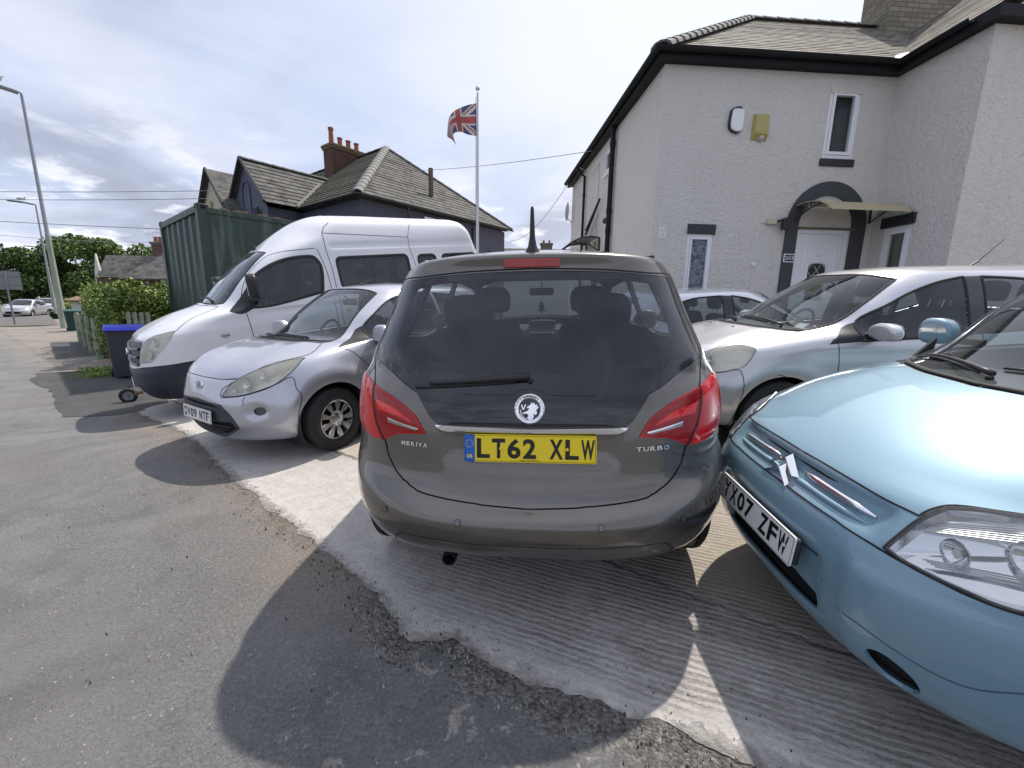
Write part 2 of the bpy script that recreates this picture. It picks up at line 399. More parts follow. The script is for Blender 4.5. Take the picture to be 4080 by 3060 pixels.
def text_mesh(txt, cellw, h, gap, depth=.001, bold=.0, widths=None):
    """letters one by one in boxes cellw x h (number-plate spacing); returns V, F in the x-z plane centred at 0"""
    V = []; F = []; x = 0; tot = 0
    ws = []
    for ch in txt: ws.append(cellw * (.55 if ch in '1I' else .66 if ch == ' ' else 1) if widths is None else widths.get(ch, cellw))
    tot = sum(ws) + gap * (len(txt) - 1); x = -tot / 2
    for ch, w in zip(txt, ws):
        if ch != ' ':
            cu = bpy.data.curves.new('t', 'FONT'); cu.body = ch; cu.offset = bold; cu.extrude = 0; cu.resolution_u = 4; o = bpy.data.objects.new('t', cu); COL.objects.link(o)
            me = bpy.data.meshes.new_from_object(o); bpy.data.objects.remove(o); bpy.data.curves.remove(cu)
            A = np.array([v.co[:] for v in me.vertices]); lo, hi = A.min(0), A.max(0); s = (hi - lo); s[s == 0] = 1
            n = len(V)
            for a in A: V.append((x + (a[0] - lo[0]) / s[0] * w, 0, -h / 2 + (a[1] - lo[1]) / s[1] * h))
            F += [tuple(n + i for i in p.vertices) for p in me.polygons]; bpy.data.meshes.remove(me)
        x += w + gap
    return V, F

def skin(S, parent, body_mat, regions, name='body', du=.03, body_label=None, floor_mat=None):
    """Cut the body skin S along the regions' outlines; every region becomes a part of its own, left and right."""
    UL, VL = S.UL, S.VL
    nu, nv = int(UL / du), int(VL / du); pts = []; edges = []
    for j in range(nv + 1):
        for i in range(nu + 1): pts.append(((i + (.5 if j % 2 and 0 < i < nu else 0)) / nu * UL, j / nv * VL))
    edges += [(i, i + 1) for i in range(nu)] + [(nv * (nu + 1) + i, nv * (nu + 1) + i + 1) for i in range(nu)]
    edges += [(j * (nu + 1), (j + 1) * (nu + 1)) for j in range(nv)] + [(j * (nu + 1) + nu, (j + 1) * (nu + 1) + nu) for j in range(nv)]
    for r in regions:
        r['uv'] = S.poly(r['v'], r['p'], step=r.get('step', .02)); n = len(pts); m = len(r['uv'])
        pts += [(a * UL, b * VL) for a, b in r['uv']]; edges += [(n + k, n + (k + 1) % m) for k in range(m)]
    res = delaunay_2d_cdt([Vector(p) for p in pts], edges, [], 0, 1e-5, False)
    uv = np.array([tuple(v) for v in res[0]]) / [UL, VL]; fs = [f for f in res[2] if len(f) == 3]
    cen = np.array([uv[list(f)].mean(0) for f in fs]); lab = np.zeros(len(fs), int)
    for k, r in enumerate(regions): lab[inpoly(cen, np.array(r['uv']))] = k + 1
    P, Nn = S.ev(uv); fs = np.array(fs)
    out = {}
    def build(k, sides, nm, m, off, skirt, lb, par):
        F = fs[lab == k]
        if not len(F): return None
        used = np.unique(F); mp = -np.ones(len(P), int); mp[used] = np.arange(len(used)); F = mp[F]; p = P[used]; n = Nn[used]
        V = []; FF = []; NL = []
        # orientation: make the face normal follow n
        fn = np.cross(p[F[:, 1]] - p[F[:, 0]], p[F[:, 2]] - p[F[:, 0]]); flip = (fn * n[F[:, 0]]).sum(1) < 0; F[flip] = F[flip][:, ::-1]
        ar = np.linalg.norm(fn, axis=1); F = F[ar > 1e-9]
        ed = {}
        for f in F:
            for a, b in ((f[0], f[1]), (f[1], f[2]), (f[2], f[0])):
                if (b, a) in ed: del ed[(b, a)]
                else: ed[(a, b)] = 1
        onseam = (p[:, 0] < 1e-4)
        for sx in sides:
            base = len(V); s3 = np.array([sx, 1, 1.]); q = (p + n * off) * s3; nn = n * s3
            q[onseam, 0] = 0
            V += list(q); G = F if sx > 0 else F[:, ::-1]
            FF += [tuple(base + x for x in f) for f in G]; NL += [nn[x] for f in G for x in f]
            if skirt:
                bi = {}
                for a, b in ed:
                    if onseam[a] and onseam[b]: continue
                    for x in (a, b):
                        if x not in bi: bi[x] = len(V); V.append(q[x] - nn[x] * skirt)
                    t = q[b] - q[a]; sn = np.cross(t, nn[a]) * sx; l = np.linalg.norm(sn); sn = sn / l if l > 0 else nn[a]
                    quad = (base + b, base + a, bi[a], bi[b]) if sx > 0 else (base + a, base + b, bi[b], bi[a])
                    FF.append(quad); NL += [sn] * 4
        me = bpy.data.meshes.new(nm); me.from_pydata([tuple(v) for v in V], [], FF)
        me.materials.append(m)
        me.polygons.foreach_set('use_smooth', [True] * len(me.polygons))
        if len(me.loops) == len(NL): me.normals_split_custom_set([tuple(x) for x in NL])
        o = bpy.data.objects.new(nm, me); link(o, par)
        if lb: o['label'] = lb
        return o
    out[name] = [build(0, (1, -1), name, body_mat, 0, .02, body_label, parent)]
    for k, r in enumerate(regions):
        if r.get('hole'): continue
        F = fs[lab == k + 1]
        if not len(F): continue
        par = parent
        if r.get('under'): par = out[r['under']]
        central = (P[np.unique(F)][:, 0] < 1e-4).any() or r.get('joined')
        sd = [(1, -1)] if central else [(1,), (-1,)]
        if r.get('side'): sd = [(r['side'],)]
        L = []
        for q, s_ in enumerate(sd):
            pp = par if not isinstance(par, list) else par[min(q, len(par) - 1)]
            L.append(build(k + 1, s_, r['n'], r['m'], r.get('off', 0), r.get('skirt', .012), r.get('label'), pp))
        out.setdefault(r['n'], []).extend(L)
    return out

def ribbon(S, lines, parent, name, m, w=.005, off=.0012, round_=0., sides=(1, -1), taper=0):
    """lines: (view, pts, closed). Flat ribbon (or rounded bead of height round_) lying on the skin"""
    if len(lines) * len(sides) > 1:
        o = None
        for ln in lines:
            for sd in sides: o = ribbon(S, [ln], parent, name, m, w, off, round_, (sd,), taper)
        return o
    V = []; F = []
    for view, pts, closed in lines:
        uv = S.poly(view, pts, closed) if view != 'UV' else pts
        P, N = S.ev(np.array(uv)); n = len(P)
        T = np.zeros_like(P)
        for i in range(n):
            a = P[(i + 1) % n] if (closed or i < n - 1) else P[i]; b = P[i - 1] if (closed or i > 0) else P[i]; T[i] = a - b
        B = np.cross(T, N); B /= np.maximum(np.linalg.norm(B, axis=1, keepdims=True), 1e-9)
        prof = [(-.5, 0), (.5, 0)] if not round_ else [(-.5, 0), (-.42, .6), (-.2, 1), (.2, 1), (.42, .6), (.5, 0)]
        for sx in sides:
            base = len(V); k = len(prof)
            for i in range(n):
                tp = min(1., (min(i, n - 1 - i) / taper + .05)) ** .5 if taper else 1.
                for a, h in prof:
                    q = P[i] + B[i] * a * w * tp + N[i] * (off + h * round_ * tp); V.append((q[0] * sx, q[1], q[2]))
            for i in range(n if closed else n - 1):
                j = (i + 1) % n
                if P[i][0] < 1e-4 and P[j][0] < 1e-4: continue
                for c in range(k - 1):
                    f = (base + i * k + c, base + i * k + c + 1, base + j * k + c + 1, base + j * k + c); A_, B_, C_ = (np.array(V[q]) for q in (f[0], f[1], f[3])); ax = k // 2
                    nn = N[i] * [sx, 1, 1]; mid = B[i] * [sx, 1, 1] * ((prof[c][0] + prof[c + 1][0]) / 2)
                    if np.cross(B_ - A_, C_ - A_) @ (nn * .05 + mid) < 0: f = f[::-1]
                    F.append(f)
    o = mesh(name, V, F, m, parent, smooth=bool(round_))
    return o

def seg_line(S, r, view='UV'): return ('UV', r['uv'], True)

def underbody(S, parent, m=None, inner_z=None):
    P = S.P[0]; n = len(P); V = []; F = []
    for p in P: V += [(p[0], p[1], p[2] + .02), (-p[0], p[1], p[2] + .02)]
    for i in range(n - 1): F.append((2*i, 2*i+1, 2*i+3, 2*i+2))
    return mesh('underbody', V, F, m or BLACK, parent)

def wheel(parent, c, side, R, W, rim, style, name='wheel', steer=0, rimmat=None, segs=7):
    """c: hub centre in car space. wheel > tyre, rim"""
    e = bpy.data.objects.new(name, None); link(e, parent); e.location = c; e.rotation_euler = (0, 0, steer)
    b = MB(); w = W / 2; s = side
    prof = [(-w*.9, rim), (-w, rim + .015), (-w*1.02, (R + rim)/2), (-w*.93, R - .018), (-w*.8, R - .004)]
    for a, g in ((-.55, 1), (-.5, 0), (-.46, 0), (-.41, 1), (-.1, 1), (-.06, 0), (-.01, 0), (.03, 1), (.41, 1), (.46, 0), (.5, 0), (.55, 1)): prof.append((w * a, R if g else R - .007))
    prof += [(w*.8, R - .004), (w*.93, R - .018), (w*1.02, (R + rim)/2), (w, rim + .015), (w*.9, rim)]
    b.lathe([(a * s, r) for a, r in prof], n=56)
    b.obj('tyre', TYRE, e, auto=35)
    m = rimmat or SATIN; b = MB(); o = w * .80 * s
    if style == 'cover':      # plastic disc with paddle shaped openings
        N = 14; V = []; F = []
        b.lathe([(-w*.8*s, rim*.96), (o*.6, rim*.95), (o*1.02, rim*.99), (o*1.05, rim*.95), (o*1.0, rim*.90)], n=56)
        b.lathe([(o*.88, .001), (o*.90, rim*.17), (o*.80, rim*.30), (o*.90, rim*.34), (o*.92, rim*.42)], n=56)
        for k in range(segs):
            t = 2 * math.pi * k / segs; d = .62 * math.pi / segs
            for (r0, r1, h0, h1, a0, a1) in ((rim*.38, rim*.93, .92, 1.0, -d*.95, d*.62),):
                n = 8; ring = []
                for q in range(n + 1):
                    rr = r0 + (r1 - r0) * q / n; wd = .75 + .42 * math.sin(q / n * math.pi * .9)
                    hh = o * (h0 + (h1 - h0) * q / n)
                    for aa, dx in ((a0 * wd * 1.0, -.006 * s), (a0 * wd * .8, .004 * s), (a1 * wd * .8, .004 * s), (a1 * wd, -.006 * s)):
                        ring.append((hh + dx, rr * math.cos(t + aa), rr * math.sin(t + aa)))
                b.add(ring, [(4*q + c_, 4*q + c_ + 1, 4*q + c_ + 5, 4*q + c_ + 4) for q in range(n) for c_ in range(3)])
    elif style == 'steel':
        b.lathe([(-w*.8*s, rim*.96), (o*.9, rim*.93), (o*1.02, rim), (o*1.0, rim*.92), (o*.7, rim*.86), (o*.66, rim*.6), (o*.8, rim*.45), (o*.84, rim*.2), (o*.84, .001)], n=48)
    else:
        b.lathe([(-w*.8*s, rim*.96), (o*.5, rim*.93), (o*1.02, rim), (o*1.0, rim*.93)], n=56)
        b.lathe([(o*.8, .001), (o*.82, rim*.2), (o*.6, rim*.26)], n=40)
        for k in range(segs):
            t = 2 * math.pi * k / segs
            V = []
            for rr, d, hh in ((rim*.16, .16, .8), (rim*.5, .13, .84), (rim*.95, .12, .98)):
                for aa, dx in ((-d, -.02*s), (-d*.6, 0), (d*.6, 0), (d, -.02*s)): V.append((o*hh + dx, rr*math.cos(t) - aa*rim*math.sin(t), rr*math.sin(t) + aa*rim*math.cos(t)))
            b.add(V, [(4*q + c_, 4*q + c_ + 1, 4*q + c_ + 5, 4*q + c_ + 4) for q in range(2) for c_ in range(3)])
    b.obj('rim', m, e, auto=30)
    b = MB(); b.lathe([(o*.35, rim*.93), (o*.34, .001)], n=32); b.obj('brake_disc', mat('dark_hub', (.03, .03, .03), .5, .6), e)
    if style == 'cover':
        b = MB()
        for k in range(4):
            t = 2*math.pi*(k + .3)/4; b.lathe([(o*.8, .012), (o*.95, .011), (o*.97, .006), (o*.97, .0005)], c=(0, rim*.26*math.cos(t), rim*.26*math.sin(t)), n=8)
        b.obj('wheel_nut', SATIN, e)
    return e

def arch_liner(parent, y, z, R, x0, x1, side, m=None):
    b = MB(); n = 24; V = []; F = []
    for k in range(n + 1):
        t = math.pi * (1.22 - 1.44 * k / n)
        V += [(side * x0, y + R * math.cos(t), z + R * math.sin(t)), (side * x1, y + R * math.cos(t), z + R * math.sin(t))]
    F = [(2*k, 2*k + 1, 2*k + 3, 2*k + 2) for k in range(n)]
    V.append((side * x0, y, z)); F += [(2*k, 2*k + 2, 2*n + 2) for k in range(n)]
    b.add(V, F); return b.obj('wheel_well', m or BLACK, parent)

def seat(parent, x, y, z, w=.5, name='front_seat', headrest=True, m=None, bh=.60, lean=.22):
    e = bpy.data.objects.new(name, None); link(e, parent); e.location = (x, y, z)
    m = m or CABIN
    b = MB(); b.prism(cat([(-w/2, 0), (-w/2, 0), (w/2, 0), (w/2, 0), (w/2, .1), (w*.42, .16), (0, .14), (-w*.42, .16), (-w/2, .1)], 3), -.25, .25); b.obj('seat_cushion', m, e, bevel=.02)
    b = MB(); pr = cat([(-w*.48, 0), (-w*.48, 0), (w*.48, 0), (w*.48, 0), (w*.5, bh*.55), (w*.40, bh*.93), (w*.25, bh), (-w*.25, bh), (-w*.40, bh*.93), (-w*.5, bh*.55)], 3)
    b.X = Matrix.Translation((0, .22, .12)) @ Matrix.Rotation(-lean, 4, 'X'); b.prism(pr, -.055, .055); b.obj('backrest', m, e, bevel=.03)
    if headrest:
        b = MB(); b.X = Matrix.Translation((0, .22, .12)) @ Matrix.Rotation(-lean, 4, 'X'); hh = bh + .075
        b.prism(cat([(-.13, hh), (-.13, hh), (.13, hh), (.13, hh), (.14, hh + .1), (.10, hh + .18), (-.10, hh + .18), (-.14, hh + .1)], 3), -.05, .04); b.obj('headrest', m, e, bevel=.03)
        b = MB(); b.X = Matrix.Translation((0, .22, .12)) @ Matrix.Rotation(-lean, 4, 'X')
        for sx in (-.06, .06): b.tube([(sx, 0, bh - .02), (sx, 0, hh + .03)], .006, 6)
        b.obj('headrest_post', SATIN, e)
    return e

def steering_wheel(parent, x, y, z):
    b = MB(); b.X = Matrix.Translation((x, y, z)) @ Matrix.Rotation(rad(65), 4, 'X')
    b.tube([(.18 * math.cos(t * math.pi / 12), .18 * math.sin(t * math.pi / 12), 0) for t in range(24)], .014, 8, closed=True)
    b.lathe([(-.01, .001), (-.01, .06), (.03, .055), (.04, .001)], axis='z', n=16)
    for t in (0, 3.1416, -1.57): b.tube([(.05 * math.cos(t), .05 * math.sin(t), .0), (.175 * math.cos(t), .175 * math.sin(t), 0)], .013, 6)
    return b.obj('steering_wheel', CABIN2, parent, smooth=True)

def plate(parent, txt, c, rot, yellow=False, band=False, name='number_plate', small=None):
    """plate facing -y in its own frame; rot = Matrix"""
    X = Matrix.Translation(c) @ rot.to_4x4(); e = mesh_plate = MB(); pl = rrect(-.26, -.0555, .26, .0555, .008, 3); e.prism(pl, -.003, .003)
    o = e.obj(name, YELLOWPL if yellow else WHITEPL, parent, mat4=X)
    V, F = text_mesh(txt, .052, .079, .009, bold=.03)
    dx = .022 if band else 0
    mesh('lettering', [(v[0] + dx, -.0042, v[2]) for v in V], F, PLBLACK, o)
    b = MB(); b.tube([(x, -.0036, z) for x, z in rrect(-.2555, -.051, .2555, .051, .006, 3)], .0007, 4, closed=True)
    b.obj('plate_border', PLBLACK, o)
    if band:
        b = MB(); b.prism(rrect(-.2598, -.0553, -.216, .0553, .007, 3), -.0034, -.003); b.obj('plate_band', PLBLUE, o)
        V, F = text_mesh('GB', .011, .014, .002, bold=.03); mesh('country_letters', [(v[0] - .238, -.0042, v[2] - .032) for v in V], F, YELLOWPL, o)
        b = MB()
        for k in range(12):
            t = k * math.pi / 6; cx, cz = -.238 + .0145 * math.cos(t), .018 + .0145 * math.sin(t)
            b.prism([(cx + (.0026 if q % 2 == 0 else .0011) * math.sin(q * math.pi / 5), cz + (.0026 if q % 2 == 0 else .0011) * math.cos(q * math.pi / 5)) for q in range(10)], -.0042, -.0036)
        b.obj('star_ring', YELLOWPL, o)
    if small:
        V, F = text_mesh(small, .0034, .0045, .001, bold=.01); mesh('dealer_text', [(v[0] * .9 + .0, -.0042, v[2] - .0465) for v in V], F, PLBLACK, o)
    b = MB()
    for sx in ((-.135 + dx, .125 + dx) if band else (-.215, .215)):
        b.lathe([(-.003, .007), (-.0065, .006), (-.0075, .0005)], c=(sx, 0, .0), axis='y', n=12)
    b.obj('plate_screw', YELLOWPL if yellow else WHITEPL, o)
    return o

def carmat(X, Y, Z, phi, slope=(0, 0)):
    n = Vector((-slope[0], -slope[1], 1)).normalized(); q = Vector((0, 0, 1)).rotation_difference(n)
    return Matrix.Translation((X, Y, Z)) @ q.to_matrix().to_4x4() @ Matrix.Rotation(phi, 4, 'Z')

def wiper(parent, S, view, pivot, tip, arm=.75, name='wiper', h=.028, fat=1.):
    """arm and blade lying over glass; pivot/tip are outline coordinates in the view, may be negative x"""
    def P(q):
        sx = -1 if q[0] < 0 else 1; uv = [S.uv(view, (abs(q[0]), q[1]))]; p, n = S.ev(np.array(uv)); p, n = p[0], n[0]
        return Vector((p[0] * sx, p[1], p[2])), Vector((n[0] * sx, n[1], n[2]))
    a = np.array(pivot, float); t = np.array(tip, float); d = t - a
    b = MB(); L = [];
    for k in range(9):
        p, n = P(a + d * (.12 + .88 * k / 8)); L.append(p + n * .008)
    b.tube(L, .005 * fat, 6)
    L = []
    for k in range(9):
        p, n = P(a + d * (arm + .06) * k / 8 + np.array([0, .012])); L.append(p + n * (h * (1 - .35 * k / 8)))
    b.tube(L, [fat * q for q in (.011, .011, .010, .009, .008, .007, .006, .006, .005)], 8)
    p, n = P(a); b.tube([p, p + n * (h * .8)], .012, 12)
    return b.obj(name, BLACK, parent, smooth=True)
# ---------------------------------------------------------------- ground
def smooth01(x, a, b):
    t = np.clip((np.asarray(x, float) - a) / (b - a), 0, 1); return t * t * (3 - 2 * t)
def gz(x, y):
    """height of the ground: pavement falls away up the street, the yard rises to the houses"""
    x = np.asarray(x, float); y = np.asarray(y, float)
    s = (x + 1.04) * .594 + (y - 2.09) * .805; t = -.757 * x + .653 * y; sd = np.maximum(s, 0)
    z = .055 * np.minimum(np.sqrt(sd * sd + .1) - .316, 14) * (1 - smooth01(t, 6, 16))
    z = z - .24 * smooth01(t, 4.8, 8) * (1 - smooth01(s, 1.5, 5)) - .00010 * np.maximum(t - 25, 0) ** 2
    return z
def g1(x, y): return float(gz(x, y))
def base_ground(name, poly_or_rect, m, dz=0., step=.5):
    x0, y0, x1, y1 = poly_or_rect; nx = max(2, int((x1 - x0) / step)); ny = max(2, int((y1 - y0) / step))
    X, Y = np.meshgrid(np.linspace(x0, x1, nx + 1), np.linspace(y0, y1, ny + 1)); Z = gz(X, Y) + dz
    V = np.stack([X, Y, Z], -1).reshape(-1, 3); F = [(j*(nx+1)+i, j*(nx+1)+i+1, (j+1)*(nx+1)+i+1, (j+1)*(nx+1)+i) for j in range(ny) for i in range(nx)]
    o = mesh(name, V, F, m, smooth=True); o['kind'] = 'structure'; return o
def sheet(name, poly, m, dz, step=.15, kind='structure', jitter=0):
    """flat region with a free outline draped on the ground"""
    P = [Vector(p) for p in poly]; dens = []
    for k in range(len(P)):
        a, b = P[k], P[(k + 1) % len(P)]; n = max(1, int((b - a).length / step)); d = b - a; nr = Vector((-d.y, d.x)).normalized() if d.length else Vector((0, 0))
        for q in range(n):
            p = a + d * q / n
            if jitter: p = p + nr * (noise.noise(Vector((p.x * 2.1, p.y * 2.1, 3))) * jitter + noise.noise(Vector((p.x * 9, p.y * 9, 1))) * jitter * .45 + noise.noise(Vector((p.x * 30, p.y * 30, 5))) * jitter * .18)
            dens.append(p)
    xs = [p.x for p in dens]; ys = [p.y for p in dens]; pts = list(dens); n = len(pts); ed = [(i, (i + 1) % n) for i in range(n)]
    g = max(step * 2, max(max(xs) - min(xs), max(ys) - min(ys)) / 60)
    x = min(xs)
    while x < max(xs):
        y = min(ys)
        while y < max(ys): pts.append(Vector((x, y))); y += g
        x += g
    r = delaunay_2d_cdt(pts, ed, [], 0, 1e-5, False); U = np.array([tuple(v) for v in r[0]]); fs = [f for f in r[2] if len(f) == 3]
    cen = np.array([U[list(f)].mean(0) for f in fs]); ok = inpoly(cen, np.array([tuple(p) for p in dens])); fs = [f for f, k in zip(fs, ok) if k]
    Z = gz(U[:, 0], U[:, 1]) + dz; o = mesh(name, np.c_[U, Z], fs, m, smooth=True); o['kind'] = kind; return o

EDGE = [(-6.2, 6.3), (-5.0, 5.42), (-3.51, 4.22), (-2.52, 3.34), (-1.76, 2.68), (-1.04, 2.09), (-.61, 1.73), (-.40, 1.47), (-.22, 1.50), (-.08, 1.36), (.37, 1.16), (.61, 1.09), (.86, .99), (1.6, .52), (2.6, -.2), (5, -1.9)]
def edge_coord(n, v):
    """distance inside (+) or outside (-) the ragged edge of the concrete, and position along it"""
    sp = n.new('ShaderNodeSeparateXYZ'); n.L.new(v, sp.inputs[0])
    s = n.math('MULTIPLY_ADD', n.math('ADD', sp.outputs[0], 1.04), .594, n.math('MULTIPLY', n.math('SUBTRACT', sp.outputs[1], 2.09), .805)); t = n.math('MULTIPLY_ADD', sp.outputs[0], .805, n.math('MULTIPLY', sp.outputs[1], -.594))
    cr = n.new('ShaderNodeValToRGB'); cr.color_ramp.interpolation = 'LINEAR'; T0, T1, S0, S1 = -9., 5.5, -.5, 1.
    P = sorted(((x * .805 - y * .594, (x + 1.04) * .594 + (y - 2.09) * .805) for x, y in EDGE)); E = cr.color_ramp.elements
    while len(E) < len(P): E.new(.5)
    for e, (a, b) in zip(E, P): e.position = (a - T0) / (T1 - T0); k = (b - S0) / (S1 - S0); e.color = (k, k, k, 1)
    n.L.new(n.rng(t, T0, T1), cr.inputs[0]); es = n.math('MULTIPLY_ADD', cr.outputs[0], S1 - S0, S0); return n.math('SUBTRACT', s, es), t, s

def m_asphalt(name, base=(.180, .181, .184), fringe=True, dark=1., speck=True):
    m = mat(name, base, .9); n = NT(m); v = n.coord('Object')
    fine = n.noise(v, 210, 3, .75); gr = n.noise(v, 75, 5, .75, .6); med = n.noise(v, 24, 6, .7, .4); big = n.noise(v, .8, 6, .65, .6); b2 = n.noise(v, 2.7, 6, .65, .4); warm = n.noise(v, .55, 3, .5)
    B = tuple(x * dark for x in base)
    c = n.mix(n.rng(gr, .36, .64), tuple(x * .50 for x in B), tuple(x * 1.50 for x in B))
    c = n.mix(n.rng(med, .36, .68, 0, .55), c, tuple(x * k * .78 for x, k in zip(B, (1.05, .98, .90))))
    c = n.mix(n.rng(fine, .55, .72, 0, .6), c, tuple(x * 2.1 for x in B))
    c = n.mix(n.rng(big, .44, .58, 0, .5), c, tuple(x * 1.4 for x in B)); c = n.mix(n.rng(b2, .50, .66, 0, .55), c, tuple(x * .55 for x in B)); c = n.mix(n.rng(warm, .45, .65, 0, .35), c, (B[0] * 1.06, B[1] * .95, B[2] * .88))
    if speck:
        vo = n.vor(v, 48); sp = n.rng(vo.outputs['Distance'], .20, .12); pick = n.rng(n.noise(v, 17, 1), .57, .62); c = n.mix(n.math('MULTIPLY', sp, pick), c, (.50, .47, .43))
        vd = n.vor(v, 61); c = n.mix(n.math('MULTIPLY', n.rng(vd.outputs['Distance'], .20, .10), n.rng(n.noise(v, 13, 1), .58, .62)), c, (.03, .028, .027))
    h = n.math('ADD', n.math('MULTIPLY', gr, 1.2), n.math('ADD', n.math('MULTIPLY', fine, .6), n.math('MULTIPLY', med, .6)))
    if fringe:
        s, t, _ = edge_coord(n, v); s = n.math('ADD', s, n.rng(n.noise(v, 5, 5, .65, .5), 0, 1, -.28, .28))
        # sandy silt washed off the concrete on the far half of the edge
        f = n.math('MULTIPLY', n.rng(s, -.62, .0), n.rng(n.noise(v, 1.3, 4, .6), .34, .56, .15, 1.)); f = n.math('MULTIPLY', f, n.rng(gr, .40, .58, .15, 1.)); f = n.math('MULTIPLY', f, n.rng(t, -1.0, -1.9))
        c = n.mix(n.math('MULTIPLY', f, .72), c, (.36, .285, .195))
        # crumbled gritty band and damp dirt at the near half
        nb = n.math('MULTIPLY', n.rng(s, -.20, -.06), n.rng(t, -1.9, -1.3)); vg = n.vor(v, 80); gcol = n.mix(n.rng(vg.outputs['Color'], .2, .8), (.08, .075, .068), (.40, .38, .34)); c = n.mix(n.math('MULTIPLY', nb, .6), c, gcol)
        h = n.math('ADD', h, n.math('MULTIPLY', nb, n.math('MULTIPLY', vg.outputs['Distance'], -2.2)))
        dn = n.math('MULTIPLY', n.rng(n.math('ABSOLUTE', n.math('ADD', s, .02)), .09, .0), n.rng(med, .40, .56)); c = n.mix(n.math('MULTIPLY', dn, .5), c, (.060, .050, .040))
        # cement smears
        sm = n.math('MULTIPLY', n.math('MULTIPLY', n.rng(n.noise(v, 8.5, 4, .6, .6), .595, .625), n.rng(s, -.72, -.5)), n.rng(t, -1.5, -1.0)); c = n.mix(n.math('MULTIPLY', sm, n.rng(gr, .36, .5)), c, (.40, .37, .33))
    n.set(col=c, rough=.88, normal=n.bump(h, 1.0, .010)); return m
def m_concrete(name, base=(.54, .51, .475), groove=True):
    m = mat(name, base, .85); n = NT(m); v = n.coord('Object'); fine = n.noise(v, 150, 4, .75); gr = n.noise(v, 55, 5, .7, .5); med = n.noise(v, 13, 6, .7, .4); big = n.noise(v, 1.1, 5, .6)
    c = n.mix(n.rng(med, .32, .68), tuple(x * .80 for x in base), tuple(x * 1.12 for x in base)); c = n.mix(n.rng(big, .45, .7, 0, .45), c, tuple(x * .74 for x in base))
    c = n.mix(n.rng(gr, .53, .70, 0, .55), c, tuple(x * .48 for x in base)); c = n.mix(n.rng(fine, .55, .75, 0, .4), c, tuple(x * .5 for x in base))
    e, t, s = edge_coord(n, v); wob = n.noise(v, 3.0, 4, .6)
    # tamped ridges: noise drawn out along one direction, broken up and faded in patches
    ga = n.coord('Object', rot=(0, 0, rad(22.5))); gm = n.new('ShaderNodeMapping'); gm.inputs['Scale'].default_value = (1.6, 27, 1); n.L.new(ga, gm.inputs[0])
    add = n.new('ShaderNodeVectorMath', operation='ADD'); nv = n.new('ShaderNodeTexNoise'); n.L.new(v, nv.inputs['Vector']); nv.inputs['Scale'].default_value = 5; nv.inputs['Detail'].default_value = 5; sc = n.new('ShaderNodeVectorMath', operation='SCALE'); n.L.new(nv.outputs['Color'], sc.inputs[0]); sc.inputs[3].default_value = 1.1
    n.L.new(gm.outputs[0], add.inputs[0]); n.L.new(sc.outputs[0], add.inputs[1]); g1_ = n.noise(add.outputs[0], 1.0, 5, .62)
    am = n.rng(n.noise(v, 1.9, 4, .6), .34, .62, .25, 1.); am = n.math('MULTIPLY', am, n.rng(n.math('ADD', t, n.rng(wob, 0, 1, -.5, .5)), -1.7, -.6, .12, 1.)); am = n.math('MULTIPLY', am, n.rng(n.math('ADD', e, n.rng(wob, 0, 1, -.1, .1)), .04, .16))
    ln = n.rng(g1_, .56, .44); c = n.mix(n.math('MULTIPLY', n.math('MULTIPLY', ln, am), .42), c, tuple(x * .36 for x in base))
    h = n.math('ADD', n.math('MULTIPLY', gr, .5), n.math('MULTIPLY', fine, .3)); rx_ = n.new('ShaderNodeSeparateXYZ'); n.L.new(ga, rx_.inputs[0]); sn = n.math('SINE', n.math('ADD', n.math('MULTIPLY_ADD', rx_.outputs[1], 2 * math.pi / .031, n.math('MULTIPLY', wob, 9.)), n.math('MULTIPLY', g1_, 5.))); sn = n.rng(sn, -1, 1, 0, 1); sa = n.math('MULTIPLY', am, n.rng(gr, .38, .6, .25, 1.))
    h = n.math('ADD', h, n.math('MULTIPLY', n.math('MULTIPLY', g1_, am), 2.2)); h = n.math('ADD', h, n.math('MULTIPLY', n.math('MULTIPLY', sn, sa), .9)); c = n.mix(n.math('MULTIPLY', n.math('MULTIPLY', n.rng(sn, .35, .0), sa), .38), c, tuple(x * .42 for x in base))
    jt = n.rng(n.math('ABSOLUTE', n.math('ADD', n.math('SUBTRACT', s, .86), n.rng(n.noise(v, 9, 5, .7), 0, 1, -.07, .07))), .028, .004); c = n.mix(n.math('MULTIPLY', jt, n.rng(t, -.4, -1.1, 0., .85)), c, (.11, .08, .05)); h = n.math('SUBTRACT', h, n.math('MULTIPLY', jt, 1.2))
    c = n.mix(n.math('MULTIPLY', n.rng(s, .84, .92), n.rng(med, .3, .7, .30, .8)), c, (.44, .37, .285))
    st_ = n.math('MULTIPLY', n.rng(n.noise(v, 2.2, 5, .7, .8), .60, .72), .35); c = n.mix(st_, c, (.13, .12, .11))      # oil and tyre stains
    # the outermost lip is broken and dirty
    ed = n.math('ADD', e, n.rng(n.noise(v, 18, 6, .7), 0, 1, -.10, .10)); c = n.mix(n.rng(ed, .035, -.01, 0., .6), c, (.14, .125, .105)); h = n.math('SUBTRACT', h, n.rng(ed, .05, -.02, 0, 1.5))
    pit = n.vor(v, 34); pm = n.math('MULTIPLY', n.rng(pit.outputs['Distance'], .16, .08), n.rng(n.noise(v, 8, 2), .54, .60)); c = n.mix(pm, c, (.06, .055, .05))
    n.set(col=c, rough=.86, normal=n.bump(h, 1.0, .010)); return m

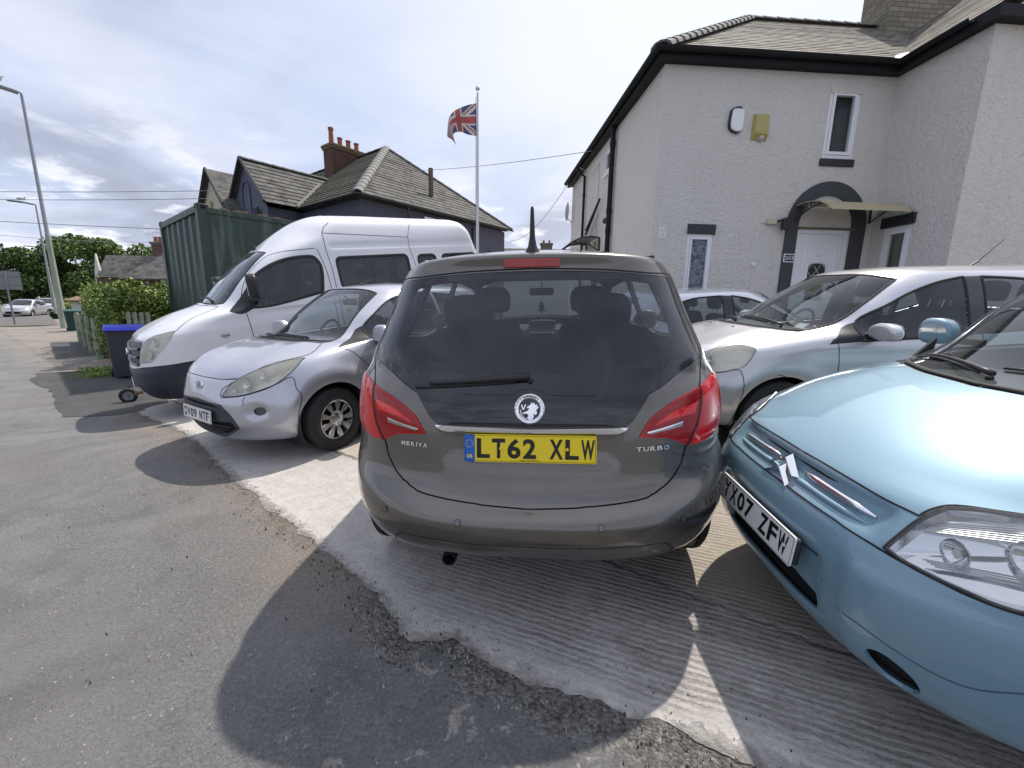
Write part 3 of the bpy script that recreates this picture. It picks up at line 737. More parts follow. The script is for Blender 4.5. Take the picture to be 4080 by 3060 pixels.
ASPH = m_asphalt('pavement_asphalt'); base_ground('pavement', (-34, -8, 34, 30), ASPH, 0, .45)
far = m_asphalt('street_asphalt', (.13, .125, .12), False, 1., False)
X = []
o = mesh('ground', [(-900, -60, -1.2), (900, -60, -1.2), (900, 1200, -1.2), (-900, 1200, -1.2)], [(0, 1, 2, 3)], mat('far_ground', (.09, .11, .06), .95)); o['kind'] = 'structure'
def st(t, n_, dz=0.):   # along the street (t) and towards the houses (n)
    x = -.757 * t + .653 * n_; y = .653 * t + .757 * n_; return (x, y)
def strip(name, n0, n1, t0, t1, m, dz, step=2.):
    V = []; F = []; k = max(2, int((t1 - t0) / step))
    for i in range(k + 1):
        for q in (n0, (n0 + n1) / 2, n1): x, y = st(t0 + (t1 - t0) * i / k, q); V.append((x, y, g1(x, y) + dz))
    for i in range(k):
        for c in range(2): F.append((i*3 + c, i*3 + c + 1, i*3 + c + 4, i*3 + c + 3))
    o = mesh(name, V, F, m, smooth=True); o['kind'] = 'structure'; return o
strip('pavement', -6.5, 1.0, 36, 240, far, .006); strip('road', -16, -6.5, -10, 240, m_asphalt('road_asphalt', (.10, .098, .10), False, 1., False), .012)
strip('verge', 1.6, 30, 60, 240, mat('verge_green', (.05, .085, .025), .95), .0)
CONC = m_concrete('ribbed_concrete'); sheet('driveway', EDGE + [(30, -1.9), (30, 30), (-3.2, 24), (-8.0, 12.0)], CONC, .005, .018, jitter=.07)
def patch(name, poly, m, dz=.004, jit=.03): return sheet(name, poly, m, dz, .08, jitter=jit)
NEWT = m_asphalt('new_tarmac', (.075, .074, .076), False, 1., False)
patch('tarmac_patch', [(-16.9, 15.0), (-16.0, 16.2), (-12.0, 12.2), (-12.1, 10.8)], NEWT, .006)
patch('tarmac_patch', [(-8.33, 7.24), (-9.41, 7.84), (-10.2, 8.7), (-9.4, 9.3), (-7.3, 8.0), (-5.2, 6.1), (-5.51, 5.6), (-6.15, 5.41)], NEWT, .006, .06)
# loose grit, leaves and cigarette ends near the camera
def grit():
    rnd = random.Random(3); b = MB()
    for k in range(900):
        if k < 620:
            i = rnd.randrange(2, 13); f = rnd.random(); a, c = EDGE[i], EDGE[i + 1]; x = a[0] + (c[0] - a[0]) * f + rnd.gauss(-.03, .07); y = a[1] + (c[1] - a[1]) * f + rnd.gauss(-.03, .07)
        else: x, y = rnd.uniform(-3, 2.2), rnd.uniform(.7, 4)
        r = rnd.choice((.0015, .002, .003, .004)) * (1.5 if k < 620 and rnd.random() < .15 else 1); z = g1(x, y) + .010
        p = [(x + r * rnd.uniform(.7, 1.3) * math.cos(q * 1.257 + k), y + r * rnd.uniform(.7, 1.3) * math.sin(q * 1.257 + k), z - .012) for q in range(5)]; n = len(p)
        b.mi = rnd.choice((0, 0, 1, 2)); b.add(p + [(q[0] * .5 + x * .5, q[1] * .5 + y * .5, z + r * .7) for q in p], [(q, (q + 1) % n, n + (q + 1) % n, n + q) for q in range(n)] + [tuple(range(n, 2 * n))])
    o = b.obj('grit', [mat('grit_dark', (.05, .045, .04), .9), mat('grit_tan', (.26, .21, .15), .9), mat('grit_pale', (.45, .43, .40), .9)]); tag(o, kind='stuff')
grit()

# ---------------------------------------------------------------- building materials
def m_render(name, col, lump=1.):
    m = mat(name, col, .85); n = NT(m); v = n.coord('Object'); a = n.noise(v, 16, 5, .62, .8); b = n.noise(v, 60, 3, .6); big = n.noise(v, .7, 4, .6); vert = n.noise(n.coord('Object', scale=(6, 6, .7)), 1.4, 5, .65)
    c = n.mix(n.rng(big, .4, .7, 0, .35), tuple(col), tuple(x * .86 for x in col)); c = n.mix(n.rng(vert, .54, .76, 0, .36), c, tuple(x * .72 for x in (col[0], col[1] * .98, col[2] * .93)))
    n.set(col=c, rough=.85, normal=n.bump(n.math('ADD', a, n.math('MULTIPLY', b, .45)), 1.0 * lump, .05)); return m
def m_slate(name, c1, c2, w=.30, h=.16, moss=.0):
    m = mat(name, c1, .75); n = NT(m); v = n.coord('UV'); br = n.new('ShaderNodeTexBrick'); n.L.new(v, br.inputs['Vector']); br.offset = .5
    br.inputs['Color1'].default_value = tuple(c1) + (1,); br.inputs['Color2'].default_value = tuple(c2) + (1,); br.inputs['Mortar'].default_value = (.012, .012, .012, 1); br.inputs['Scale'].default_value = 1; br.inputs['Mortar Size'].default_value = .016; br.inputs['Mortar Smooth'].default_value = .3
    br.inputs['Brick Width'].default_value = w; br.inputs['Row Height'].default_value = h; br.inputs['Bias'].default_value = 0
    ns = n.noise(v, 3, 6, .65); c = n.mix(n.rng(ns, .35, .7, 0, .6), br.outputs[0], tuple(x * 1.5 for x in c2)); c = n.mix(n.rng(n.noise(v, 40, 3), .5, .8, 0, .4), c, (.03, .03, .03))
    if moss: c = n.mix(n.math('MULTIPLY', n.rng(n.noise(v, 1.3, 5, .65), .48, .62), moss), c, (.075, .095, .035))
    sp = n.new('ShaderNodeSeparateXYZ'); n.L.new(v, sp.inputs[0]); ramp = n.math('FRACT', n.math('DIVIDE', sp.outputs[1], h)); hh = n.math('MULTIPLY_ADD', br.outputs['Fac'], -.6, n.math('SUBTRACT', 1.2, ramp))
    n.set(col=c, rough=.85, normal=n.bump(hh, .35, .012)); n.put(n.b.inputs['Specular IOR Level'], .2); return m
def m_brick(name, c1, c2, mortar=(.2, .19, .17), w=.225, h=.075):
    m = mat(name, c1, .9); n = NT(m); v = n.coord('UV'); br = n.new('ShaderNodeTexBrick'); n.L.new(v, br.inputs['Vector'])
    br.inputs['Color1'].default_value = tuple(c1) + (1,); br.inputs['Color2'].default_value = tuple(c2) + (1,); br.inputs['Mortar'].default_value = tuple(mortar) + (1,); br.inputs['Scale'].default_value = 1; br.inputs['Mortar Size'].default_value = .010
    br.inputs['Brick Width'].default_value = w; br.inputs['Row Height'].default_value = h
    c = n.mix(n.rng(n.noise(v, 5, 5, .6), .3, .7, 0, .5), br.outputs[0], tuple(x * .5 for x in c1)); n.set(col=c, normal=n.bump(n.math('MULTIPLY', br.outputs['Fac'], -1), .6, .01)); return m
def uvface(name, polys, m, parent, thick=.0, label=None):
    """planar polygons with metric UVs (u along the first edge)"""
    V = []; F = []; U = []
    for P in polys:
        P = [Vector(p) for p in P]; nrm = Vector((0, 0, 0))
        for i in range(len(P)): nrm += P[i].cross(P[(i + 1) % len(P)])
        nrm.normalize(); u = (P[1] - P[0]).normalized(); w = nrm.cross(u); n = len(V); k = len(P)
        for p in P: V.append(tuple(p))
        F.append(tuple(range(n, n + k))); U += [((p - P[0]).dot(u) + 50, (p - P[0]).dot(w) + 50) for p in P]
        if thick:
            for p in P: V.append(tuple(p - nrm * thick))
            F.append(tuple(range(n + k, n + 2 * k))[::-1]); U += [(0, 0)] * k
            for i in range(k): F.append((n + i, n + k + i, n + k + (i + 1) % k, n + (i + 1) % k)); U += [(0, 0), (0, thick), (.1, thick), (.1, 0)]
    o = mesh(name, V, F, m, parent); uv = o.data.uv_layers.new(name='UVMap')
    for i, x in enumerate(U): uv.data[i].uv = x
    if label: o['label'] = label
    return o
def slate_roof(name, polys, m, parent, h=.2, lift=.022):
    """courses of slates: each course is a strip tipped up at its lower edge; u runs along the first edge"""
    V = []; F = []; U = []
    for P in polys:
        P = [Vector(p) for p in P]; nrm = Vector((0, 0, 0))
        for i in range(len(P)): nrm += P[i].cross(P[(i + 1) % len(P)])
        nrm.normalize(); 
        if nrm.z < 0: P = P[::-1]; nrm = -nrm
        w = (Vector((0, 0, 1)) - nrm * nrm.z).normalized(); u = w.cross(nrm); O = P[0]; lo = min((p - O).dot(w) for p in P); hi = max((p - O).dot(w) for p in P); k = 0
        def clip(Q, a, sgn):
            R = []
            for i in range(len(Q)):
                p, q = Q[i], Q[(i + 1) % len(Q)]; dp, dq = sgn * ((p - O).dot(w) - a), sgn * ((q - O).dot(w) - a)
                if dp >= 0: R.append(p)
                if (dp > 0) != (dq > 0) and abs(dp - dq) > 1e-9: R.append(p + (q - p) * (dp / (dp - dq)))
            return R
        while lo + k * h < hi - 1e-3:
            a, b = lo + k * h, min(lo + (k + 1) * h, hi); Q = clip(clip(P, a, 1), b, -1); k += 1
            if len(Q) < 3: continue
            n = len(V); r = random.uniform(.7, 1.2)
            for p in Q:
                t = ((p - O).dot(w) - a) / h; V.append(tuple(p + nrm * (lift * r * (1 - t) + .004))); U.append(((p - O).dot(u) + 50, (p - O).dot(w) - lo + 50 * h))
            F.append(tuple(range(n, n + len(Q)))); U2 = U[-len(Q):]
            low = [i for i, p in enumerate(Q) if abs((p - O).dot(w) - a) < 1e-4]
            if len(low) >= 2:
                i0, i1 = min(low, key=lambda i: (Q[i] - O).dot(u)), max(low, key=lambda i: (Q[i] - O).dot(u)); m0 = len(V)
                for i in (i0, i1): V.append(tuple(Q[i] + nrm * (lift * r + .004))); U.append(U2[i])
                for i in (i1, i0): V.append(tuple(Q[i] - nrm * .004)); U.append(U2[i])
                F.append((m0, m0 + 1, m0 + 2, m0 + 3)[::-1])
    o = mesh(name, V, F, m, parent); uv = o.data.uv_layers.new(name='UVMap')
    for l in o.data.loops: uv.data[l.index].uv = U[l.vertex_index]
    return o
def wall_quad(x0, x1, z0, z1, holes, f, reveal=.09):
    """cells of a wall in (x, z) skipping holes; f maps (x, depth, z) to 3D. returns polys"""
    xs = sorted({x0, x1, *[h[0] for h in holes], *[h[2] for h in holes]}); zs = sorted({z0, z1, *[h[1] for h in holes], *[h[3] for h in holes]}); P = []
    for i in range(len(xs) - 1):
        for j in range(len(zs) - 1):
            cx, cz = (xs[i] + xs[i+1]) / 2, (zs[j] + zs[j+1]) / 2
            if any(h[0] < cx < h[2] and h[1] < cz < h[3] for h in holes): continue
            P.append([f(xs[i], 0, zs[j]), f(xs[i+1], 0, zs[j]), f(xs[i+1], 0, zs[j+1]), f(xs[i], 0, zs[j+1])])
    for h in holes:
        a, b, c, d = h
        for p, q in (((a, b), (c, b)), ((c, b), (c, d)), ((c, d), (a, d)), ((a, d), (a, b))): P.append([f(p[0], 0, p[1]), f(q[0], 0, q[1]), f(q[0], reveal, q[1]), f(p[0], reveal, p[1])])
    return P
HGLASS = mat('house_window_glass', (.012, .014, .017), .05, 0, 0, .8); CLEARW = glass('clear_window_glass', (.75, .80, .80), film=.03); UPVC = mat('white_upvc', (.80, .81, .84), .3); BLKP = mat('black_painted', (.022, .024, .028), .5); GUT = mat('black_gutter', (.009, .010, .012), .6, 0, 0, .25)
def window(parent, f, x0, z0, x1, z1, fr=.055, rail=.05, mullions=(), pane_m=None, name='window'):
    """frame ring, inner casement, pane; f maps (x, depth, z)"""
    def ringbox(b, a0, c0, a1, c1, w, d0, d1):
        for (p0, q0, p1, q1) in ((a0, c0, a0 + w, c1), (a1 - w, c0, a1, c1), (a0 + w, c0, a1 - w, c0 + w), (a0 + w, c1 - w, a1 - w, c1)):
            V = [f(x, d, z) for z in (q0, q1) for d in (d0, d1) for x in (p0, p1)]; b.add(V, [(0, 2, 3, 1), (4, 5, 7, 6), (0, 1, 5, 4), (2, 6, 7, 3), (0, 4, 6, 2), (1, 3, 7, 5)])
    b = MB(); ringbox(b, x0, z0, x1, z1, fr, .01, .08); e = b.obj(name, UPVC, parent)
    b = MB(); ringbox(b, x0 + fr + .004, z0 + fr + .004, x1 - fr - .004, z1 - fr - .004, rail, -.006, .06)
    for mx in mullions:
        V = [f(x, d, z) for z in (z0 + fr, z1 - fr) for d in (-.004, .06) for x in (mx - .025, mx + .025)]; b.add(V, [(0, 2, 3, 1), (4, 5, 7, 6), (0, 1, 5, 4), (2, 6, 7, 3), (0, 4, 6, 2), (1, 3, 7, 5)])
    b.obj('casement', UPVC, e)
    mesh('pane', [f(x, .035, z) for x, z in ((x0 + fr, z0 + fr), (x1 - fr, z0 + fr), (x1 - fr, z1 - fr), (x0 + fr, z1 - fr))], [(0, 1, 2, 3)], pane_m or HGLASS, e)
    return e
def gutter(b, pts, r=.055):
    """half round gutter along pts"""
    n = 8; V = []; F = []; P = [Vector(p) for p in pts]
    for i, p in enumerate(P):
        t0 = (P[i] - P[i-1]).normalized() if i else (P[1] - P[0]).normalized(); t1 = (P[i+1] - P[i]).normalized() if i < len(P) - 1 else t0; t = (t0 + t1).normalized(); sd = t.cross(Vector((0, 0, 1))).normalized(); k = 1 / max(t.dot(t1), .5)
        for q in range(n + 1): a = math.pi * q / n; V.append(p + sd * math.cos(a) * r * k - Vector((0, 0, 1)) * math.sin(a) * r)
        for q in range(n + 1): a = math.pi * (n - q) / n; V.append(p + sd * math.cos(a) * r * .88 * k - Vector((0, 0, 1)) * math.sin(a) * r * .88)
    m = 2 * n + 2
    for i in range(len(P) - 1):
        for q in range(m): F.append((i*m + q, i*m + (q+1) % m, (i+1)*m + (q+1) % m, (i+1)*m + q))
    F.append(tuple(range(m))); F.append(tuple((len(P)-1)*m + q for q in range(m))[::-1]); b.add(V, F)
def ridge_tiles(parent, a, b_, n, m, r=.11, name='ridge_tiles', gap=.35):
    """overlapping half-round tiles along a line"""
    a, b_ = Vector(a), Vector(b_); d = (b_ - a); L = d.length; t = d.normalized(); sd = t.cross(Vector((0, 0, 1))).normalized(); up = sd.cross(t).normalized(); B = MB()
    for k in range(n):
        p = a + d * k / n; q = a + d * (k + 1.12) / n; V = []; m_ = 7
        for c, rr in ((p, r), (q, r * .86)):
            for i in range(m_): g = math.pi * (i / (m_ - 1)); V.append(c + sd * math.cos(g) * rr * 1.25 + up * (math.sin(g) * rr * .8 - .02))
        for c, rr in ((p, r * .8), (q, r * .66)):
            for i in range(m_): g = math.pi * (i / (m_ - 1)); V.append(c + sd * math.cos(g) * rr * 1.25 + up * (math.sin(g) * rr * .8 - .03))
        F = [(i, i + 1, m_ + i + 1, m_ + i) for i in range(m_ - 1)] + [(i, 2*m_ + i, 2*m_ + i + 1, i + 1) for i in range(m_ - 1)]; B.add(V, F)
    return B.obj(name, m, parent, auto=40)
def chimney(parent, c, w, d, z0, z1, m, pots, rot=0, capm=None, potm=None, ph=.45, pr=.11, tall=()):
    X = Matrix.Translation((c[0], c[1], 0)) @ Matrix.Rotation(rot, 4, 'Z')
    def T(p): return tuple(X @ Vector(p))
    q = [(-w/2, -d/2), (w/2, -d/2), (w/2, d/2), (-w/2, d/2)]
    P = [[T((*q[i], z0)), T((*q[(i+1) % 4], z0)), T((*q[(i+1) % 4], z1)), T((*q[i], z1))] for i in range(4)]; o = uvface('chimney', P, m, parent)
    b = MB(); b.X = X; b.box(-w/2 - .05, -d/2 - .05, z1 - .22, w/2 + .05, d/2 + .05, z1 - .12); b.box(-w/2 - .09, -d/2 - .09, z1 - .12, w/2 + .09, d/2 + .09, z1); b.obj('chimney_cap', capm or m, o, bevel=.01)
    for k in range(pots):
        b = MB(); x = -w/2 + w * (k + .5) / pots; h = ph * (1.7 if k in tall else 1); p = T((x, 0, z1)); b.lathe([(0, pr * 1.15), (.06, pr * 1.15), (.07, pr), (h * .85, pr * .85), (h * .87, pr * 1.05), (h, pr * 1.05), (h, pr * .8), (h * .5, pr * .75)], c=p, axis='z', n=16); b.obj('chimney_pot', potm or mat('terracotta', (.30, .10, .055), .8), o, auto=40)
    return o

# ---------------------------------------------------------------- white rendered house
def white_house():
    WR = m_render('white_roughcast', (.80, .765, .725), 1.); WR2 = WR; SL = m_slate('buff_slate', (.19, .175, .15), (.30, .275, .235), .30, .17)
    e = empty('white_house', (2.48, 7.79, 0), 'white roughcast house with black eaves, arched doorway and door canopy', 'house', rotz=.0696)
    ZT, ZB, XI, WD, XE, DP = 5.395, .1, 4.17, -1.41, 10.5, 7.35
    fF = lambda x, d, z: (x, d, z); fS = lambda x, d, z: (d, x, z); fW = lambda x, d, z: (XI + d, -x, z)
    hU = (2.99, 4.06, 3.56, 5.18); hD = (2.72, .45, 3.74, 2.84); hs = (.66, 1.5, 1.13, 2.70)
    polys = wall_quad(0, XI, ZB, ZT, [hU, hD, hs], fF)
    polys += [[p if not isinstance(p, list) else p for p in q] for q in wall_quad(0, DP, ZB, ZT, [(2.86, 4.62, 3.38, 5.15), (3.6, .5, 4.5, 2.7)], fS)]
    hW = (.26, 1.6, .76, 2.83); polys += wall_quad(0, 1.41, ZB, ZT, [hW], lambda x, d, z: (XI + d, -x, z))
    polys += [[(XI, WD, ZB), (XE, WD, ZB), (XE, WD, ZT), (XI, WD, ZT)], [(0, DP, ZB), (XE, DP, ZB), (XE, DP, ZT), (0, DP, ZT)], [(XE, WD, ZB), (XE, DP, ZB), (XE, DP, ZT), (XE, WD, ZT)]]
    uvface('wall', polys, WR, e)
    # recessed panel over the door inside the arch
    # arch of painted bricks, in jambs and ring
    out = [(2.49, .45), (2.49, 2.85)] + arcpts(3.255, 2.90, .765, 180, 0, 26, .77) + [(4.02, 2.85), (4.02, .45)]
    inn = [(2.715, .45), (2.715, 2.84)] + arcpts(3.235, 2.90, .520, 180, 0, 26, .53) + [(3.755, 2.84), (3.755, .45)]
    V = []; F = []; n = len(out)
    for d in (-.03, .02):
        for p, q in zip(out, inn): V += [(p[0], d, p[1]), (q[0], d, q[1])]
    for i in range(n - 1):
        F += [(2*i, 2*i+1, 2*i+3, 2*i+2), (2*i, 2*i+2, 2*n+2*i+2, 2*n+2*i), (2*i+1, 2*n+2*i+1, 2*n+2*i+3, 2*i+3)]
    mb = mat('dark_painted_brick', (.045, .050, .056), .6); nn = NT(mb); nn.set(normal=nn.bump(nn.noise(nn.coord('Object'), 40, 4), .4, .01)); mesh('door_arch', V, F, mb, e)
    # door set
    b = MB(); x0, z0, x1, z1 = hD
    b.box(x0, .02, .45, x0 + .07, .09, z1); b.box(x1 - .07, .02, .45, x1, .09, z1); b.box(x0 + .07, .02, z1 - .07, x1 - .07, .09, z1); dr = b.obj('door_frame', UPVC, e)
    b = MB(); b.box(x0 + .075, .035, .5, x1 - .075, .075, z1 - .075); dd = b.obj('front_door', UPVC, e)
    b = MB()
    for (a0, c0, a1, c1) in ((2.90, .6, 3.56, 2.64), (2.98, .7, 3.48, 2.52)):
        b.tube([(a0, .034, c0), (a1, .034, c0), (a1, .034, c1), (a0, .034, c1)], .011, 6, closed=True)
    b.tube([(p[0], .03, p[1]) for p in [(3.04, 1.55), (3.42, 1.55), (3.42, 2.18)] + arcpts(3.23, 2.18, .19, 0, 180, 10, .09) + [(3.04, 2.18)]], .018, 6, closed=True); b.obj('door_moulding', UPVC, dd)
    gl = [(3.06, 1.57), (3.40, 1.57), (3.40, 2.17)] + arcpts(3.23, 2.17, .17, 0, 180, 10, .075) + [(3.06, 2.17)]
    mesh('door_glass', [(p[0], .030, p[1]) for p in gl], [tuple(range(len(gl)))], HGLASS, dd)
    b = MB()
    for s in (-1, 1):
        for k in range(-2, 4):
            pts = []
            for q in range(21):
                x = 3.06 + .34 * q / 20; z = 1.87 + k * .25 + s * (x - 3.23) * 1.35
                if 1.58 < z < 2.17 + .07 * math.sqrt(max(0, 1 - ((x - 3.23) / .17) ** 2)): pts.append((x, .026, z))
            if len(pts) > 1: b.tube(pts, .004, 4)
    b.obj('lead_lattice', SATIN, dd)
    b = MB(); b.lathe([(-.0, .02), (-.02, .016), (-.03, .001)], c=(3.23, .035, 2.38), axis='y', n=12); b.tube([(3.21, .02, 1.72), (3.195, .0, 1.66), (3.23, -.005, 1.63), (3.265, .0, 1.66), (3.25, .02, 1.72)], .008, 6, closed=True); b.obj('door_knocker', CHROME, dd)
    b = MB(); b.box(x0 - .0, -.045, z1 + .0, x1 + .06, .0, z1 + .035); b.obj('door_drip_ledge', mat('mossy_ledge', (.13, .13, .09), .9), e, bevel=.006)
    mb_ = MB(); mb_.box(2.50, -.048, 2.245, 2.71, -.031, 2.395); sg = mb_.obj('number_sign', UPVC, e, bevel=.003); b = MB(); b.box(2.515, -.0505, 2.262, 2.695, -.0485, 2.378); b.obj('sign_face', BLKP, sg)
    V, F = text_mesh('203', .046, .062, .010); mesh('sign_digits', [(v[0] + 2.605, -.0520, v[2] + 2.32) for v in V], F, UPVC, sg)
    # canopy on two scrolled brackets
    pc = mat('yellowed_polycarbonate', (.42, .37, .22), .35, 0, .3); b = MB(); prof = [(-.02, 3.24), (-.20, 3.25), (-.40, 3.235), (-.58, 3.19), (-.72, 3.11), (-.80, 3.03)]
    V = []; F = []
    for x in (2.62, 4.10):
        for y, z in prof: V.append((x, y, z))
        for y, z in prof: V.append((x, y, z - .012))
    k = len(prof)
    for i in range(k - 1): F += [(i, i+1, 2*k+i+1, 2*k+i), (k+i, 3*k+i, 3*k+i+1, k+i+1)]
    F += [(0, 2*k, 3*k, k), (k-1, 2*k-1, 4*k-1, 3*k-1)] + [(i, k+i, k+i+1, i+1) for i in range(k-1)] + [(2*k+i, 2*k+i+1, 3*k+i+1, 3*k+i) for i in range(k-1)]
    b.add(V, F); cp = b.obj('door_canopy', pc, e, smooth=False)
    for x in (2.64, 4.08):
        b = MB(); b.tube([(x, -.02, 2.97), (x, -.02, 3.24)], .018, 6); b.tube([(x, y, z - .015) for y, z in prof], .014, 6); b.tube([(x, -.02, 2.98), (x, -.15, 3.05), (x, -.35, 3.13), (x, -.62, 3.15)], .012, 6)
        for q in (.16, .24, .32, .40, .48): b.tube([(x, -q, 3.05 + .12 * (q / .5)), (x, -q - .05, 3.13 + .05 * q), (x, -q - .03, 3.22)], .008, 5)
        b.obj('canopy_bracket', BLKP, cp)
    # windows
    window(e, fF, *hU[:2], *hU[2:], pane_m=CLEARW)
    def curtain(f, x0, x1, z0, z1, col):
        V = []; n = 40
        for i in range(n + 1):
            x = x0 + (x1 - x0) * i / n; d = .16 + .018 * math.sin(i * 1.9) + .006 * math.sin(i * 4.3)
            for k in range(5): V.append(f(x + .012 * math.sin(k * 1.3 + i * .4), d, z0 + (z1 - z0) * k / 4))
        mesh('curtain', V, [(5*i + k, 5*i + k + 1, 5*i + k + 6, 5*i + k + 5) for i in range(n) for k in range(4)], mat('curtain_' + col[0], col[1], .9), e, smooth=True)
    curtain(fF, 3.26, 3.54, 4.1, 5.16, ('grey', (.10, .105, .11))); curtain(lambda x, d, z: (XI + d, -x, z), .50, .76, 1.6, 2.82, ('cream', (.3, .28, .24)))
    b = MB(); b.box(2.95, -.03, 3.92, 3.60, .0, 4.045); b.obj('window_sill', BLKP, e, bevel=.01)
    b = MB(); b.box(2.98, -.012, 5.10, 3.58, .0, 5.20); b.obj('window_lintel', WR, e)
    frost = mat('frosted_glass', (.16, .20, .23), .35, 0, 0, .6); nf = NT(frost); nf.set(col=nf.mix(nf.rng(nf.noise(nf.coord('Object'), 9, 3, .6, 2), .48, .56), (.17, .21, .25), (.05, .06, .08)))
    window(e, fF, *hs[:2], *hs[2:], rail=.03, pane_m=frost); b = MB(); b.box(.64, -.03, 2.70, 1.16, .0, 2.87); b.obj('window_lintel', BLKP, e, bevel=.006)
    window(e, lambda x, d, z: (XI + d, -x, z), *hW[:2], *hW[2:], pane_m=CLEARW); b = MB(); b.X = None; b.box(XI - .035, -.80, 2.84, XI, -.20, 3.02); b.obj('window_lintel', BLKP, e, bevel=.006)
    b = MB(); b.box(XI + .05, -.68, 1.95, XI + .08, -.45, 2.1); rn = random.Random(5)
    b = MB(); b.lathe([(0, .05), (.1, .07), (.1, .06), (.02, .04)], c=(XI + .20, -.60, 2.0), axis='z', n=12); pt = b.obj('window_plant', mat('plant_pot', (.3, .2, .1), .7), e); b = MB()
    for k in range(40): a = rn.uniform(0, 6.28); r = rn.uniform(.02, .10); z = 2.1 + rn.uniform(0, .14); b.add([(XI + .17 + r * .6 * math.cos(a), -.60 + r * math.sin(a), z), (XI + .17 + r * math.cos(a + .3), -.60 + r * 1.4 * math.sin(a + .3), z + .03), (XI + .17 + r * math.cos(a - .3), -.60 + r * 1.4 * math.sin(a - .3), z + .04)], [(0, 1, 2)])
    b.obj('leaves', mat('house_plant', (.10, .14, .02), .6), pt)
    window(e, fS, 2.86, 4.62, 3.38, 5.15, rail=.03); b = MB(); b.box(-.05, 2.82, 4.56, .0, 3.42, 4.615); b.obj('window_sill', UPVC, e)
    b = MB(); b.box(.04, 3.6, .5, .08, 4.5, 2.7); b.obj('side_door', UPVC, e); b = MB(); b.box(.036, 3.75, 1.6, .04, 4.35, 2.5); b.obj('side_door_glass', HGLASS, e)
    # eaves: soffit, fascia, gutter
    OV = .16; b = MB(); b.add([(-OV, -OV, ZT), (XI, -OV, ZT), (XI, 0, ZT), (0, 0, ZT), (0, DP, ZT), (-OV, DP + OV, ZT)], [(0, 1, 2, 3), (0, 3, 4, 5)]); b.add([(XI - OV, -OV, ZT), (XI - OV, WD - OV, ZT), (XI, WD, ZT), (XI, -OV, ZT)], [(0, 1, 2, 3)]); b.add([(XI - OV, WD - OV, ZT), (XE, WD - OV, ZT), (XE, WD, ZT), (XI, WD, ZT)], [(0, 1, 2, 3)]); b.obj('soffit', GUT, e, fixn=False)
    fa = [(-OV, DP + OV), (-OV, -OV), (XI - OV, -OV), (XI - OV, WD - OV), (XE, WD - OV)]; b = MB()
    for i in range(4):
        a, c = fa[i], fa[i+1]; b.add([(a[0], a[1], ZT), (c[0], c[1], ZT), (c[0], c[1], ZT + .15), (a[0], a[1], ZT + .15)], [(0, 1, 2, 3)])
    b.obj('fascia', GUT, e, fixn=False); b = MB(); g = .06
    gutter(b, [(-OV - g, DP + OV, ZT + .14), (-OV - g, -OV - g, ZT + .14), (XI - OV - g, -OV - g, ZT + .14), (XI - OV - g, WD - OV + .30, ZT + .14)], .062); b.obj('gutter', GUT, e, auto=40)
    # roof planes. hip at the near-left corner, valley at the inner corner
    p = 0.7664; z0 = ZT + .15; H_ = 3.310; zr = z0 + H_ * p; yr = -OV + H_; xr = -OV + H_
    A = (-OV, -OV, z0); B = (XI - OV, -OV, z0); R1 = (xr, yr, zr)
    # wing: ridge runs towards the street at x = XI-OV + wh
    wh_ = 3.05; xw = XI - OV + wh_; zw = z0 + wh_ * p; yw = -OV + wh_   # where the wing ridge meets the main slope
    slate_roof('roof', [[A, B, (xw, yw, zw), (xw, yr, zr), R1], [(-OV, DP + OV, z0), A, R1], [(XE + .3, DP + OV, z0), (-OV, DP + OV, z0), R1, (XE + .3, yr, zr)], [(xw, yr, zr), (xw, yw, zw), (XE + .3, yw, zw), (XE + .3, yr, zr)],
        [B, (XI - OV, WD - OV, z0), (xw, WD - OV, zw), (xw, yw, zw)][::-1], [(xw + wh_, WD - OV, z0), (xw + wh_, -OV, z0), (xw, yw, zw), (xw, WD - OV, zw)]], SL, e, .17, .009)
    uvface('gable_wall', [[(XI, WD - .002, ZT), (XE, WD - .002, ZT), (xw + .1, WD - .002, zw - .1), (xw, WD - .002, zw - .05)]], WR, e)
    rt = mat('hip_tile_grey', (.17, .165, .155), .85); ridge_tiles(e, A, R1, 17, rt, .15); ridge_tiles(e, R1, (XE, yr, zr), 22, rt, .12)
    b = MB(); v0 = Vector(B) + Vector((0, .0, .03)); v1 = Vector((xw, yw, zw)); q = v0 + (v1 - v0) * .13; s_ = Vector((.16, -.16, 0)); b.add([v0 - s_ * .6, v0 + s_ * .7, q + s_, q - s_ * .9], [(0, 1, 2, 3)]); b.V = [(v[0], v[1], v[2] + .03) for v in b.V]; b.obj('valley_flashing', mat('pale_flashing', (.62, .60, .56), .6), e)
    CB = m_brick('stained_cream_brick', (.30, .27, .20), (.20, .17, .12), (.12, .11, .09), .30, .10)
    chimney(e, (7.35, 3.15), 2.1, .8, 7.2, 9.75, CB, 3, 0, None, mat('dark_pot', (.12, .05, .04), .8))
    # downpipes
    b = MB(); b.tube([(-OV - g, 5.7, ZT + .10), (-OV - g, 5.6, ZT - .02), (-.07, 5.3, ZT - .25), (-.07, 5.3, .4)], .038, 10)
    for z in (1.2, 3.0, 4.6): b.tube([(-.07, 5.3, z), (-.07, 5.3, z + .05)], .048, 10)
    b.obj('downpipe', GUT, e, auto=40)
    b = MB(); b.tube([(-.09, 2.52, ZT + .05), (-.09, 2.52, .4)], .058, 12)
    for z in (2.6, 3.55, 3.1, 5.0): b.tube([(-.09, 2.52, z), (-.09, 2.52, z + .10)], .068, 12)
    b.tube([(-.09, 2.52, 3.35), (-.10, 2.75, 3.45), (-.05, 3.0, 3.45)], .05, 10); b.obj('soil_pipe', GUT, e, auto=40)
